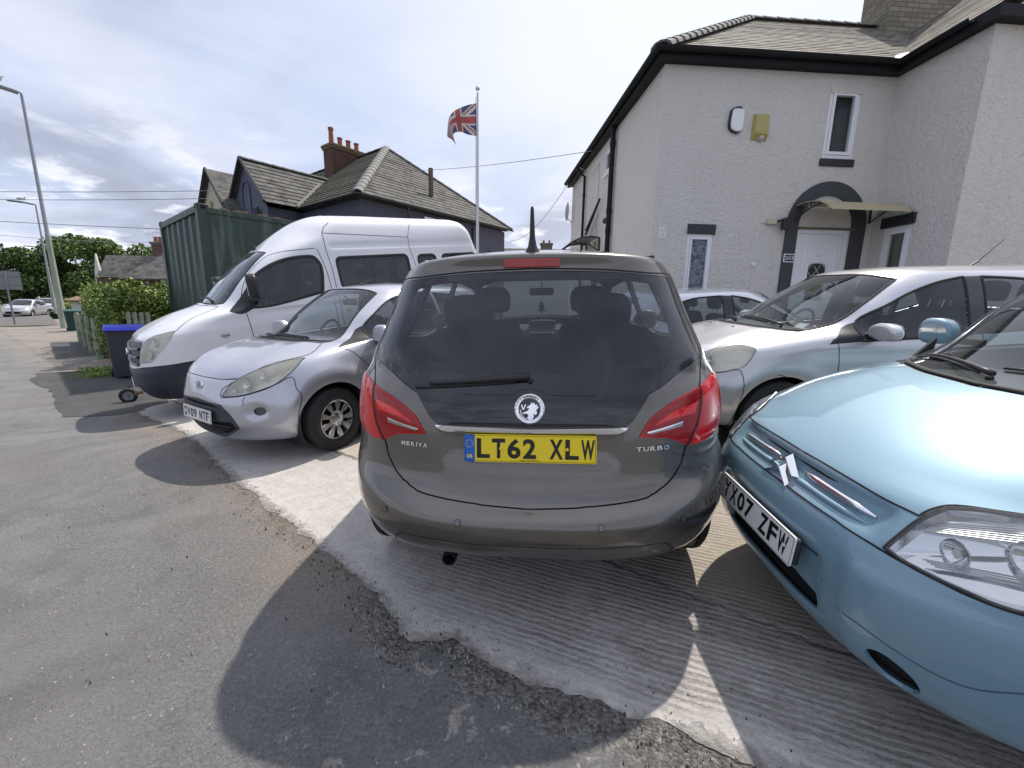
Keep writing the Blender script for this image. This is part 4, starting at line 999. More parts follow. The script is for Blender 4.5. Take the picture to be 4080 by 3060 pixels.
    # things screwed to the wall
    b = MB(); b.prism(cat([(-.10, -.14), (.09, -.16), (.105, .12), (.08, .17), (-.07, .17), (-.105, .10)], 3), -.07, 0); ab = b.obj('alarm_sounder', UPVC, e, loc=(1.33, 0, 4.58), bevel=.015); b = MB(); b.prism(cat([(-.125, -.14), (.08, -.18), (.08, .19), (-.09, .185), (-.13, .1)], 3), -.045, -.001); b.obj('sounder_base', BLKP, ab)
    ye = mat('faded_yellow_box', (.42, .36, .13), .5); b = MB(); b.add([(-.14, 0, -.21), (.14, 0, -.21), (.14, 0, .21), (-.14, 0, .21), (-.11, -.09, -.10), (.12, -.09, -.13), (.12, -.06, .20), (-.11, -.06, .20)], [(0, 1, 5, 4), (1, 2, 6, 5), (2, 3, 7, 6), (3, 0, 4, 7), (4, 5, 6, 7)]); yb = b.obj('alarm_box', ye, e, loc=(1.77, 0, 4.49), bevel=.008)
    b = MB(); b.lathe([(-.08, .001), (-.075, .03), (-.05, .05), (-.02, .055)], c=(.03, -.0, -.17), axis='y', n=16); b.obj('alarm_lens', mat('grey_lens', (.45, .45, .42), .3), yb, smooth=True)
    b = MB(); b.box(2.10, -.06, 2.90, 2.28, 0, 3.0); cb = b.obj('junction_box', mat('cream_plastic', (.55, .5, .33), .5), e, bevel=.01)
    b = MB(); b.tube([(2.30, -.03, 2.96), (2.38, -.07, 2.98)], .02, 6); b.prism(rrect(2.33, 2.80, 2.47, 3.0, .03), -.17, -.08); b.tube([(2.47, -.12, 2.98), (2.50, -.12, 3.12)], .008, 6); b.obj('wall_camera', BLKP, e, bevel=.01)
    b = MB(); b.tube([(2.12, -.012, 2.94), (1.96, -.012, 2.94), (1.95, -.012, 2.25)], .009, 6); b.lathe([(-.03, .001), (-.03, .035), (0, .038)], c=(1.95, 0, 2.2), axis='y', n=14); b.obj('cable_trunking', UPVC, e)
    b = MB(); b.box(-.28 + .0, -.004, 2.62, -.16, .0, 2.78)
    b = MB(); b.box(-.0, .0, 0, .001, .001, .001)
    b = MB(); b.box(-.10 + .22, -.008, 2.62, .10 + .14, .0, 2.79); vb = b.obj('air_brick', UPVC, e); b = MB()
    for i in range(2):
        for j in range(4): b.box(.15 + .045 * i, -.010, 2.645 + .035 * j, .17 + .045 * i, -.0085, 2.66 + .035 * j)
    b.obj('vent_hole', BLKP, vb)
    # side canopy over the side door and dish at the far corner
    b = MB(); pr = [(-.02, 3.15), (-.25, 3.18), (-.50, 3.14), (-.75, 3.02), (-.9, 2.90)]
    for y in (3.5, 4.9):
        b.tube([(x, y, z) for x, z in pr], .02, 6); b.tube([(-.02, y, 2.80), (-.02, y, 3.15)], .03, 6); b.tube([(-.02, y, 2.82), (-.3, y, 2.98), (-.7, y, 3.02)], .018, 6)
        for q in (.12, .25, .38, .5, .62): b.tube([(-q, y, 2.9 + .1 * q), (-q - .03, y, 3.05)], .012, 5)
    b.obj('side_canopy_bracket', BLKP, e); b = MB(); V = [(x, y, z + .02) for y in (3.5, 4.9) for x, z in pr]; b.add(V, [(i, i+1, 6+i, 5+i) for i in range(4)]); b.obj('side_canopy', mat('grey_polycarbonate', (.12, .13, .15), .3), e)
    b = MB()
    for dz in (0, .12): b.tube([(-.12, 4.6, 3.4 + dz), (-.12, 3.3 + dz, 4.05 - dz * .5)], .03, 6)
    b.obj('wall_bracket', BLKP, e)
    b = MB(); b.lathe([(0, .30), (-.03, .22), (-.05, .10), (-.055, .001)], axis='x', n=24); b.V = [(v[0] - .20, v[1] + 7.15, v[2] + 4.55) for v in b.V]; b.tube([(-.2, 7.2, 4.4), (-.02, 7.2, 4.2)], .015, 6); b.obj('satellite_dish', mat('dish_grey', (.35, .36, .38), .5), e, smooth=True)
    b = MB(); b.lathe([(0, .10), (.5, .10), (.5, .13), (.62, .13), (.62, .001)], c=(2.3, 6.9, 7.0), axis='z', n=14); b.obj('roof_flue', mat('flue', (.10, .09, .09), .5, .3), e)
    b = MB(); b.tube([(-.01, 3.9, 5.1), (-.01, 3.9, 2.9)], .006, 5); b.tube([(-.27, 5.2, 5.35), (-.02, 4.4, 4.95), (-.01, 3.95, 5.05)], .006, 5); b.obj('wall_cable', mat('pale_cable', (.4, .4, .4), .6), e)
    return e
white_house()

# ---------------------------------------------------------------- blue painted house with twin gables
def blue_house():
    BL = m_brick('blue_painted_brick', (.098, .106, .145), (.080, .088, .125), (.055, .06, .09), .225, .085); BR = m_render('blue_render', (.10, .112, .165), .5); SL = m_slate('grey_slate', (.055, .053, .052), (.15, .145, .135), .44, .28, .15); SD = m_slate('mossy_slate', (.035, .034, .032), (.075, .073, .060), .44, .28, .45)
    th = math.atan2(.787, .617); e = empty('blue_house', (-5.8, 16.1, 0), 'blue painted house with hipped grey slate roof and brick chimney behind the minibus', 'house', rotz=th - math.pi / 2)
    # local: x = -v direction reversed -> use y along u (depth), x along -v
    # local axes: y+ = u (.617,.787); x+ = (.787,-.617) = -v
    ZT = 5.25; OV = .3; D = 8.9; LX = -13.5; VX = -4.5; WY = -1.36; GW = 4.2
    P = lambda *a: tuple(a)
    o = .30
    polys = [[(-o, o, 0), (-o, D, 0), (-o, D, ZT), (-o, o, ZT)], [(VX + o, o, 0), (-o, o, 0), (-o, o, ZT), (VX + o, o, ZT)][::-1], [(VX - o, o, 0), (VX - o, WY + .2, 0), (VX - o, WY + .2, ZT), (VX - o, o, ZT)], [(VX + o, o, 0), (VX - o, o, 0), (VX - o, o, ZT), (VX + o, o, ZT)]]
    xg0, xg1 = VX - o, VX - o - GW + .3; ga = (xg0 + xg1) / 2
    uvface('wall', polys + [[(LX, D, 0), (-o, D, 0), (-o, D, ZT), (LX, D, ZT)]], BL, e)
    p45 = math.tan(rad(44)); hg = (GW / 2) * p45
    uvface('gable_wall', [[(xg1, WY + .2, 0), (xg0, WY + .2, 0), (xg0, WY + .2, ZT), (ga, WY + .2, ZT + hg), (xg1, WY + .2, ZT)]], BR, e)
    for k, (dx, dz) in enumerate(((ga, ZT + .25),)):
        b = MB(); b.tube([(dx + .42 * math.cos(a * math.pi / 12), WY + .17, dz + .55 + .45 * math.sin(a * math.pi / 12)) for a in range(13)], .03, 5); b.tube([(dx + .42, WY + .17, dz - 1.5), (dx + .42, WY + .17, dz + .55)], .03, 5); b.tube([(dx - .42, WY + .17, dz - 1.5), (dx - .42, WY + .17, dz + .55)], .03, 5); b.obj('arched_recess', mat('blue_recess', (.07, .08, .15), .7), e)
    zE = ZT + .12; H2 = (D - 0) / 2 + .1; pm = math.tan(rad(39)); zr = zE + H2 * pm
    A = (0, 0, zE); C = (0, D + .3, zE); R = (-H2, H2 + .05, zr); VX0 = VX; xwR = VX - GW / 2; zw = zE + GW / 2 * p45; 
    def main_z(y): return zE + y * pm
    yv = (zw - zE) / pm
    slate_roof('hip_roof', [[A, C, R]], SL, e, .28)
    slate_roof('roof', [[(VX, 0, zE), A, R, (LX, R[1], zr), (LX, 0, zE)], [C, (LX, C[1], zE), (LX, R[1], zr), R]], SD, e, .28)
    slate_roof('wing_roof', [[(VX, WY, zE - .02), (VX, .0, zE), (xwR, yv, zw), (xwR, WY, zw)], [(xwR, WY, zw), (xwR, yv, zw), (VX - GW, 0, zE), (VX - GW, WY, zE)]], SL, e, .28)
    rt = mat('pale_ridge', (.20, .195, .18), .8); ridge_tiles(e, A, R, 16, rt, .17, gap=.5); ridge_tiles(e, C, R, 16, mat('dark_ridge', (.09, .09, .08), .8), .13); ridge_tiles(e, R, (LX, R[1], zr), 14, mat('dark_ridge'), .13); ridge_tiles(e, (xwR, WY, zw), (xwR, yv, zw), 9, mat('dark_ridge'), .12)
    b = MB(); v0 = Vector((VX, 0, zE + .04)); v1 = Vector((xwR, yv, zw + .04)); s_ = Vector((.10, -.10, .0)); b.add([v0 - s_, v0 + s_, v0 + (v1 - v0) * .75 + s_, v0 + (v1 - v0) * .75 - s_], [(0, 1, 2, 3)]); b.V = [(v[0], v[1] - .03, v[2] + .05) for v in b.V]; b.obj('valley_flashing', mat('pale_flashing'), e)
    CB = m_brick('red_brown_brick', (.13, .055, .035), (.09, .038, .026), (.10, .085, .07)); ch = chimney(e, (-5.6, 4.2), .85, 2.0, 7.2, 10.2, CB, 4, 0, mat('mossy_cap', (.16, .13, .07), .9), None, .5, .14, (0,)) if False else None
    X0 = Matrix.Translation((-6.3, 3.6, 0)); c = chimney(e, (-7.35, 4.0), 1.9, .85, 7.0, 9.35, CB, 4, rad(90), mat('mossy_cap', (.16, .13, .07), .9), None, .50, .13, (0,))
    b = MB(); b.box(-1.15, 4.4, zE + .9, -1.0, 4.55, zE + 2.1); b.obj('roof_flue', mat('rust_flue', (.10, .07, .055), .8), e)
    for (y, z0, z1) in ((3.35, 4.25, 5.1),):
        window(e, lambda x, d, z: (-o - d + .10, x, z), y, z0, y + .9, z1, fr=.07, rail=.06)
    window(e, lambda x, d, z: (x, o + d - .10, z), -4.0, 4.0, -3.1, 4.95, fr=.07, rail=.06)
    b = MB(); b.tube([(-o + .06, 6.4, ZT - .1), (-o + .06, 6.4, 0)], .05, 8); b.tube([(.02, 2.3, ZT), (.06, 2.3, 3)], .05, 8); b.obj('downpipe', BLKP, e)
    b = MB(); gutter(b, [(.05, D + .3, zE - .03), (.05, -.05, zE - .03), (VX, -.05, zE - .03)], .06); b.obj('gutter', BLKP, e)
    b = MB(); b.add([(0, 0, zE - .1), (0, D, zE - .1), (-o, D, zE - .1), (-o, o, zE - .1), (VX, o, zE - .1), (VX, 0, zE - .1)], [(0, 1, 2, 3), (0, 3, 4, 5)]); b.obj('soffit', BLKP, e, fixn=False)
    b = MB(); b.box(-o, 7.6, 3.7, -o + .12, 7.9, 4.1); b.obj('wall_light', BLKP, e)
    b = MB(); b.tube([(VX - .02, WY - .02, zE), (xwR, WY - .02, zw + .02), (VX - GW, WY - .02, zE)], .07, 5); b.obj('verge_trim', mat('dark_verge', (.03, .03, .04), .7), e)
    b = MB()
    for k in range(5): b.box(xg0 - 1.0, WY + .02, 4.95 + .07 * k, xg0 - .55, WY + .1, 4.98 + .07 * k)
    b.obj('boiler_vent', BLKP, e)
    # the neighbour's cream gable
    e2 = empty('cream_house', (-15.2 + .95, 22.3 - 1.6, 0), 'cream gabled house end beyond the blue house with small slate roof', 'house', rotz=th - math.pi / 2); CR = m_render('cream_render', (.50, .46, .36), .5)
    uvface('gable_wall', [[(-GW / 2, 0, 0), (GW / 2, 0, 0), (GW / 2, 0, ZT), (0, 0, ZT + hg), (-GW / 2, 0, ZT)]], CR, e2); uvface('wall', [[(GW / 2, 0, 0), (GW / 2, 6, 0), (GW / 2, 6, ZT), (GW / 2, 0, ZT)], [(-GW / 2, 6, 0), (-GW / 2, 0, 0), (-GW / 2, 0, ZT), (-GW / 2, 6, ZT)]], CR, e2)
    uvface('roof', [[(GW / 2 + .2, -.2, ZT - .1), (GW / 2 + .2, 6, ZT - .1), (0, 6, ZT + hg + .1), (0, -.2, ZT + hg + .1)], [(0, -.2, ZT + hg + .1), (0, 6, ZT + hg + .1), (-GW / 2 - .2, 6, ZT - .1), (-GW / 2 - .2, -.2, ZT - .1)]], SL, e2, .05)
    b = MB(); b.box(-.35, -.12, ZT + .3, -.15, 0, ZT + .75); b.obj('bird_box', mat('bird_box', (.4, .35, .25), .7), e2)
    b = MB(); b.tube([(GW/2+.1, -.22, ZT - .15), (0, -.22, ZT + hg + .1), (-GW/2-.1, -.22, ZT - .15)], .07, 5); b.obj('verge_trim', mat('dark_verge'), e2)
blue_house()

def far_houses():
    SL = mat('grey_slate'); BK = m_brick('far_red_brick', (.16, .06, .04), (.11, .045, .032)); WH = m_render('far_white', (.62, .61, .58), .3)
    e = empty('brick_house', (-29.5, 31.0, 0), 'red brick house with white gable and chimney above the hedge', 'house', rotz=0)
    uvface('gable_wall', [[(-2.9, 1.75, -.3), (-1.5, .8, -.3), (-1.5, .8, 3.1), (-2.2, 1.3, 4.7), (-2.9, 1.75, 3.3)]], WH, e, .1); uvface('wall', [[(-1.9, .8, -.3), (5.2, .8, -.3), (5.2, .8, 3.1), (-1.9, .8, 3.1)]], BK, e)
    uvface('roof', [[(-1.6, .5, 2.95), (4.6, .5, 2.95), (4.6, 2.1, 4.7), (-2.15, 2.1, 4.7)], [(.6, -.1, 2.85), (6, -.1, 2.85), (6, 2.4, 5.1), (2.2, 2.4, 5.1)]], SL, e, .1)
    c = chimney(e, (1.9, 2.5), 1.0, .6, 4.2, 5.75, BK, 3, 0, None, None, .4, .13)
    b = MB(); b.tube([(1.3, 2.6, 4.8), (1.3, 2.6, 6.6)], .02, 5)
    for k in range(5): b.tube([(.9 + .2 * k, 2.3, 6.35 + .04 * k), (.9 + .2 * k, 2.9, 6.35 + .04 * k)], .014, 4)
    b.tube([(.8, 2.6, 6.33), (1.9, 2.6, 6.55)], .016, 4); b.obj('tv_aerial', SATIN, e)
    b = MB(); b.tube([(-2.35, 1.9, 0), (-2.35, 1.9, 3.9)], .06, 6); b.obj('downpipe', BLKP, e)
    window(e, lambda x, d, z: (x, .6 + d - .1, z), 3.2, 1.8, 4.2, 2.9, fr=.07)
    e = empty('bungalow', (-33.5, 33.5, 0), 'tan roofed bungalow half hidden behind the hedge', 'house', rotz=rad(20)); uvface('wall', [[(-1.5, 0, -.5), (3, 0, -.5), (3, 0, 1.3), (-1.5, 0, 1.3)]], WH, e, .2); uvface('roof', [[(-1.9, -.3, 1.2), (3.2, -.3, 1.2), (3.2, 3, 2.9), (1.6, 3, 2.9)]], m_slate('tan_tiles', (.22, .15, .10), (.26, .19, .13), .3, .3), e, .1)
    window(e, lambda x, d, z: (x, d - .1, z), .2, .3, 1.2, 1.1, fr=.07)
    e = empty('terrace_house', (2.0, 42, 0), 'distant slate roof with stubby chimney seen over the people carrier', 'house'); uvface('wall', [[(-4.5, 0, 0), (6, 0, 0), (6, 0, 5.0), (-4.5, 0, 5.0)]], WH, e, .2); uvface('roof', [[(-5, -.3, 5.0), (6, -.3, 5.0), (6, 4, 7.4), (-4.4, 4, 7.4)]], SL, e, .1)
    chimney(e, (1.4, 3.6), 1.2, .6, 6.6, 7.9, m_brick('far_stone_chimney', (.2, .16, .12), (.15, .12, .09)), 2, 0, None, None, .3, .12)
    # row of houses across the road, far away
    for k in range(4):
        x, y = st(100 + 14 * k, -26 - 2 * k); e = empty('terrace_house', (x, y, -1.3), ['far brick house nearest the left edge beyond the parked cars', 'far brick house second along beyond the parked cars', 'far brick house third along beyond the road sign', 'farthest brick house along the road'][k], 'house', 'houses far up the road', rotz=rad(20))
        uvface('wall', [[(-5, 0, 0), (5, 0, 0), (5, 0, 5), (-5, 0, 5)]], BK if k % 2 else WH, e, .3); uvface('roof', [[(-5.3, -.4, 4.9), (5.3, -.4, 4.9), (5.3, 4, 7.6), (-5.3, 4, 7.6)]], SL, e, .15)
        for q in (-2.5, 2.0): window(e, lambda x, d, z: (x, d - .15, z), q, 2.9, q + 1.4, 4.2, fr=.09)
far_houses()
# ---------------------------------------------------------------- street furniture and green things
def leafmat(name, col, col2):
    m = mat(name, col, .6); n = NT(m); v = n.coord('Object'); c = n.mix(n.rng(n.noise(v, 7, 3, .6), .35, .65), tuple(col), tuple(col2)); c = n.mix(n.rng(n.noise(v, 1.3, 3), .4, .65, 0, .5), c, tuple(x * .55 for x in col)); n.set(col=c, rough=.55)
    n.put(n.b.inputs['Subsurface Weight'], 0.); n.put(n.b.inputs['Transmission Weight'], 0.); return m
def leaves(name, pts, size, m, parent=None, seed=1, asp=.6, up=.3):
    """one small folded leaf per point"""
    r = np.random.default_rng(seed); P = np.asarray(pts, float); n = len(P); a = r.normal(size=(n, 3)); a[:, 2] += up * 0; a /= np.linalg.norm(a, axis=1, keepdims=True); b = np.cross(a, r.normal(size=(n, 3))); b /= np.linalg.norm(b, axis=1, keepdims=True); c = np.cross(a, b)
    s = (size * r.uniform(.6, 1.35, n))[:, None]; V = np.empty((n, 4, 3)); V[:, 0] = P - a * s; V[:, 1] = P + b * s * asp + c * s * .15; V[:, 2] = P + a * s; V[:, 3] = P - b * s * asp + c * s * .15
    me = bpy.data.meshes.new(name); me.vertices.add(4 * n); me.vertices.foreach_set('co', V.reshape(-1)); me.loops.add(4 * n); me.loops.foreach_set('vertex_index', np.arange(4 * n, dtype=np.int32)); me.polygons.add(n); me.polygons.foreach_set('loop_start', np.arange(0, 4 * n, 4, dtype=np.int32)); me.polygons.foreach_set('loop_total', np.full(n, 4, dtype=np.int32))
    mi = r.integers(0, len(m), n).astype(np.int32)
    for x in m: me.materials.append(x)
    me.polygons.foreach_set('material_index', mi); me.update(); me.validate(); o = bpy.data.objects.new(name, me); link(o, parent); return o
LF1 = leafmat('hedge_leaf_light', (.22, .31, .045), (.31, .39, .08)); LF2 = leafmat('hedge_leaf_mid', (.10, .185, .028), (.15, .23, .04)); LF3 = leafmat('hedge_leaf_pale', (.42, .47, .22), (.5, .52, .3)); LFD = leafmat('leaf_dark', (.045, .09, .02), (.065, .12, .028)); BARK = mat('bark', (.06, .045, .03), .9)
def hedge():
    r = np.random.default_rng(4); e = empty('hedge', (-9.2, 9.6, -.2), 'overgrown light green hedge between the mossy fence and the green container', 'hedge')
    pts = []; base = np.array([-9.88, 10.18]); 
    for k in range(36000):
        t = r.uniform(-.35, 6.5); n_ = r.uniform(0, 1.9); top = 1.62 + .30 * math.sin(t * 2.1 + 1) * math.sin(n_ * 3) + .20 * math.sin(t * 5 + n_ * 4); h = r.uniform(0, 1)
        # keep to a shell
        if r.uniform() < .80:
            c = r.integers(0, 3)
            if c == 0: h = 1 - abs(r.normal(0, .07))
            elif c == 1: n_ = abs(r.normal(0, .13)); 
            else: t = -.35 + abs(r.normal(0, .18))
        z = h * top + r.normal(0, .03); w = .18 * math.sin(z * 3 + t * 2.7) + .12 * math.sin(z * 7 + t * 6); x, y = base[0] - .757 * t + .653 * (n_ + w * .6), base[1] + .653 * t + .757 * (n_ + w * .6)
        if z < .12 and r.uniform() < .8: continue
        pts.append((x + .05 * r.normal(), y + .05 * r.normal(), z - .18))
    pts = np.array(pts) - [-9.2, 9.6, -.2]; leaves('foliage', pts, .040, [LF1, LF2, LF2, LF1, LFD], e, 2)
    # long shoots rising over the top, palest leaves
    b = MB(); sp = []
    for k in range(80):
        t = r.uniform(-.3, 6); n_ = r.uniform(.1, 1.9); x, y = base[0] - .757 * t + .653 * n_, base[1] + .653 * t + .757 * n_; z0 = 1.0; L = r.uniform(.3, .8) * (1.6 if n_ > .9 and t < 1.5 else .8); dx, dy = r.normal(0, .16, 2)
        P = [(x + 9.2 + dx * s, y - 9.6 + dy * s, z0 + .0 + L * s + .2) for s in (0, .35, .7, 1)]; b.tube(P, [.009, .007, .005, .002], 5)
        for s in np.linspace(.15, 1, 16): sp.append((x + 9.2 + dx * s + r.normal(0, .06), y - 9.6 + dy * s + r.normal(0, .06), z0 + L * s + .2 + r.normal(0, .02)))
    b.obj('stem', BARK, e); leaves('shoot_leaves', np.array(sp), .052, [LF3, LF1, LF1], e, 5)
    for k in range(5):
        t, n_ = .3 + 1.3 * k, .9; x, y = base[0] - .757 * t + .653 * n_, base[1] + .653 * t + .757 * n_; b = MB(); b.tube([(x + 9.2, y - 9.6, 0), (x + 9.25, y - 9.58, .7), (x + 9.15, y - 9.6, 1.4)], [.03, .022, .012], 6); b.obj('trunk', BARK, e)
hedge()
def tree(loc, h, crown, label, seed, n=9000, leaf=.22, mats=None, trunk=.3, bottom=.25):
    r = np.random.default_rng(seed); e = empty('tree', loc, label, 'tree', 'trees up the street'); mats = mats or [LF2, LFD, LF1, LFD]
    b = MB(); b.tube([(0, 0, -.5), (.05 * h * .2, 0, h * .3), (.0, .1, h * .55), (.1, 0, h * .8)], [trunk, trunk * .75, trunk * .45, trunk * .15], 8)
    bl = []
    for k in range(20):
        a = r.uniform(0, 2 * math.pi); q = math.sqrt(r.uniform(0, 1)); zz = r.uniform(bottom, .92); rr = crown * (1 - abs(zz - .55) * 1.05); c = np.array([math.cos(a) * q * rr, math.sin(a) * q * rr, zz * h]); bl.append((c, crown * r.uniform(.28, .42)))
        b.tube([(0, 0, h * .35 * zz + h * .15), tuple(c * [.6, .6, .9]), tuple(c)], [trunk * .3, trunk * .16, .02], 5)
    b.obj('trunk', BARK, e); pts = []
    per = n // len(bl)
    for c, rad_ in bl:
        d = r.normal(size=(per, 3)); d /= np.linalg.norm(d, axis=1, keepdims=True); rr = rad_ * (r.uniform(0, 1, per) ** .35)[:, None]; pts.append(c + d * rr * [1, 1, .72])
    leaves('crown', np.concatenate(pts), leaf, mats, e, seed + 1); return e
tree((-66.5, 68, -.8), 12.0, 7.2, 'tallest spreading tree behind the second lamp post', 11, 15000, .26)
tree((-58.5, 63, -.8), 10.4, 6.0, 'broad mid green tree between the lamp posts and the brick house', 12, 12000, .25)
tree((-73.5, 64, -.8), 9.6, 5.6, 'dark round tree overhanging the pavement at the left', 13, 12000, .25, [LFD, LF2, LFD])
tree((-50.5, 64, -.8), 8.8, 5.2, 'lower dark tree behind the brick house chimney', 14, 8000, .26, [LFD, LF2])
tree((-43.5, 62, -.8), 7.4, 4.2, 'dark bushy tree behind the brick house roof', 15, 7000, .26, [LFD, LF2, LFD])
tree((-88, 78, -1.3), 5.5, 4.0, 'small distant tree at the left edge over the houses', 16, 4000, .25)
tree((-56.5, 52.5, -.75), 2.2, 1.7, 'low rounded garden bush beside the walking person', 17, 4000, .10, [LF2, LF1], .08, .15)

def lamp_post(x, y, z, h, arm, label, bird=True):
    e = empty('street_lamp', (x, y, z), label, 'street lamp', 'street lamps along the pavement'); conc = mat('mossy_grey_column', (.30, .34, .29), .8); n = NT(conc); v = n.coord('Object'); n.set(col=n.mix(n.rng(n.noise(v, 1.2, 4, .6), .35, .7), (.34, .36, .33), (.22, .29, .19)))
    st_ = mat('galvanised_column', (.30, .31, .34), .5, .4); b = MB(); b.lathe([(0, .16), (.02, .15), (1.3, .15), (1.5, .135), (h * .42, .105)], axis='z', n=12); b.obj('column', conc, e, auto=40)
    b = MB(); b.lathe([(h * .42 - .01, .106), (h * .43, .085), (h - .05, .055)], axis='z', n=12); b.obj('upper_column', st_, e, auto=40)
    d = Vector((-.653, -.757, 0)) ; a = math.atan2(d.y, d.x); X = Matrix.Translation((0, 0, h)) @ Matrix.Rotation(a, 4, 'Z')
    b = MB(); b.X = X; b.tube([(0, 0, -.1), (0, 0, .02), (.15, 0, .05)], .05, 8); pr = [(.10, -.04), (.10, .07), (arm * .55, .16), (arm, .12), (arm, .06), (arm * .5, .04)]; b.prism([(p[0], p[1]) for p in pr], -.15, .15, 'y'); b.obj('lantern', mat('lantern_grey', (.25, .27, .28), .4, .2), e, bevel=.02)
    b = MB(); b.X = X; b.box(arm * .35, -.11, .045 - .03, arm * .95, .11, .055); b.obj('lamp_glass', FRIT, e)
    b = MB(); b.box(-.08, -.16, .6, .08, -.145, 1.1); b.obj('access_door', conc, e)
    if bird:
        p = X @ Vector((arm * .45, 0, .17)); g = empty('gull', p + Vector((x, y, z)), bird, 'gull', 'gulls perched on street lamps')
        bm = MB(); c = [(-.22, 0, .10), (-.12, 0, .13), (0, 0, .15), (.10, 0, .17), (.15, 0, .23), (.17, 0, .27), (.21, 0, .275)]; bm.tube(c, [.01, .055, .085, .075, .045, .045, .012], 10); o = bm.obj('body', mat('gull_white', (.72, .72, .72), .7), g, smooth=True)
        bm = MB(); bm.tube([(-.28, .0, .12), (-.10, .07, .17), (.05, .075, .18)], [.006, .035, .02], 6); bm.tube([(-.28, 0, .12), (-.10, -.07, .17), (.05, -.075, .18)], [.006, .035, .02], 6); bm.obj('wing', mat('gull_grey', (.3, .31, .33), .7), g, smooth=True)
        bm = MB(); bm.tube([(.21, 0, .275), (.26, 0, .265)], [.012, .003], 6); bm.obj('beak', mat('beak', (.6, .4, .05), .5), g); bm = MB(); bm.tube([(0, .03, 0), (0, .03, .08)], .006, 4); bm.tube([(0, -.03, 0), (0, -.03, .08)], .006, 4); bm.obj('leg', mat('beak'), g); g.rotation_euler = (0, 0, rad(30)); g.scale = (1.35,) * 3
lamp_post(-23.91, 22.05, -.24, 11.25, 1.7, 'nearest tall street lamp with a gull, at the left edge', 'white gull perched on the nearest street lamp')
lamp_post(-43.3, 39.4, g1(-43.3, 39.4), 9.7, 1.7, 'second street lamp up the pavement with a smaller gull', 'distant gull perched on the second street lamp')
lamp_post(-71.7, 64.8, g1(-71.7, 64.8), 9.3, 1.7, 'farthest street lamp, its head in front of the tall tree', None)

def road_sign():
    e = empty('road_sign', (-29.2, 24.3, -.26), 'back of a grey rectangular road sign on a thin post at the left edge', 'road sign'); g = mat('sign_back_grey', (.22, .235, .25), .6, .2); b = MB(); b.X = Matrix.Rotation(rad(50), 4, 'Z'); b.prism(rrect(-1.0, 2.05, .55, 3.1, .05), 0, .02); b.obj('sign_plate', g, e)
    b = MB(); b.X = Matrix.Rotation(rad(50), 4, 'Z'); b.box(-.95, -.03, 2.3, .5, 0, 2.34); b.box(-.95, -.03, 2.8, .5, 0, 2.84); b.obj('sign_rail', g, e); b = MB(); b.tube([(0, -.03, 0), (0, -.03, 3.0)], .045, 8); b.obj('post', g, e)
road_sign()
def wheelie(x, y, z, rz, body, lid, label, sc=1.):
    e = empty('wheelie_bin', (x, y, z), label, 'bin', rotz=rz); mb_ = mat('bin_' + body[0], body[1], .5); ml = mat('bin_' + lid[0], lid[1], .4)
    b = MB(); r0 = rrect(-.24, -.22, .24, .24, .04); r1 = rrect(-.29, -.31, .29, .36, .05); n = len(r0); V = []
    for z_, k in ((.06, 0), (.95, 1), (.95, 1.04), (1.0, 1.04)):
        kk = min(k, 1); V += [((r0[i][0] * (1 - kk) + r1[i][0] * kk) * (k if k > 1 else 1), (r0[i][1] * (1 - kk) + r1[i][1] * kk) * (k if k > 1 else 1), z_) for i in range(n)]
    F = [(a*n + i, a*n + (i+1) % n, (a+1)*n + (i+1) % n, (a+1)*n + i) for a in range(3) for i in range(n)] + [tuple(range(n))[::-1]]; b.add(V, F); b.obj('body', mb_, e, auto=40)
    b = MB(); pr = [(-.40, .985), (-.40, 1.005), (-.33, 1.01), (-.27, 1.06), (.2, 1.09), (.34, 1.06), (.42, 1.06), (.42, 1.02), (.3, 1.0), (-.3, .985)]; b.prism([(p[0], p[1]) for p in pr], -.30, .30, 'x'); b.obj('lid', ml, e, bevel=.015)
    b = MB(); b.tube([(-.24, .42, 1.0), (.24, .42, 1.0)], .016, 8); b.obj('handle', mb_, e)
    for s in (1, -1): b = MB(); b.lathe([(0, .1), (.05, .1), (.05, .03), (0, .03)], c=(.24 * s, .27, .1), axis='x', n=18, sgn=s); b.obj('wheel', TYRE, e, auto=40)
wheelie(-7.95, 8.45, -.235, rad(42), ('dark_grey', (.045, .047, .06)), ('blue', (.012, .035, .55)), 'dark grey wheelie bin with bright blue lid beside the hedge')
wheelie(-21.5, 20.3, -.25, rad(48), ('teal', (.008, .045, .042)), ('teal_lid', (.02, .09, .085)), 'teal wheelie bin standing behind the nearest street lamp')
wheelie(-37.5, 35.8, -.26, rad(48), ('black', (.02, .022, .022)), ('grey_lid', (.18, .19, .19)), 'black wheelie bin beside the second street lamp')
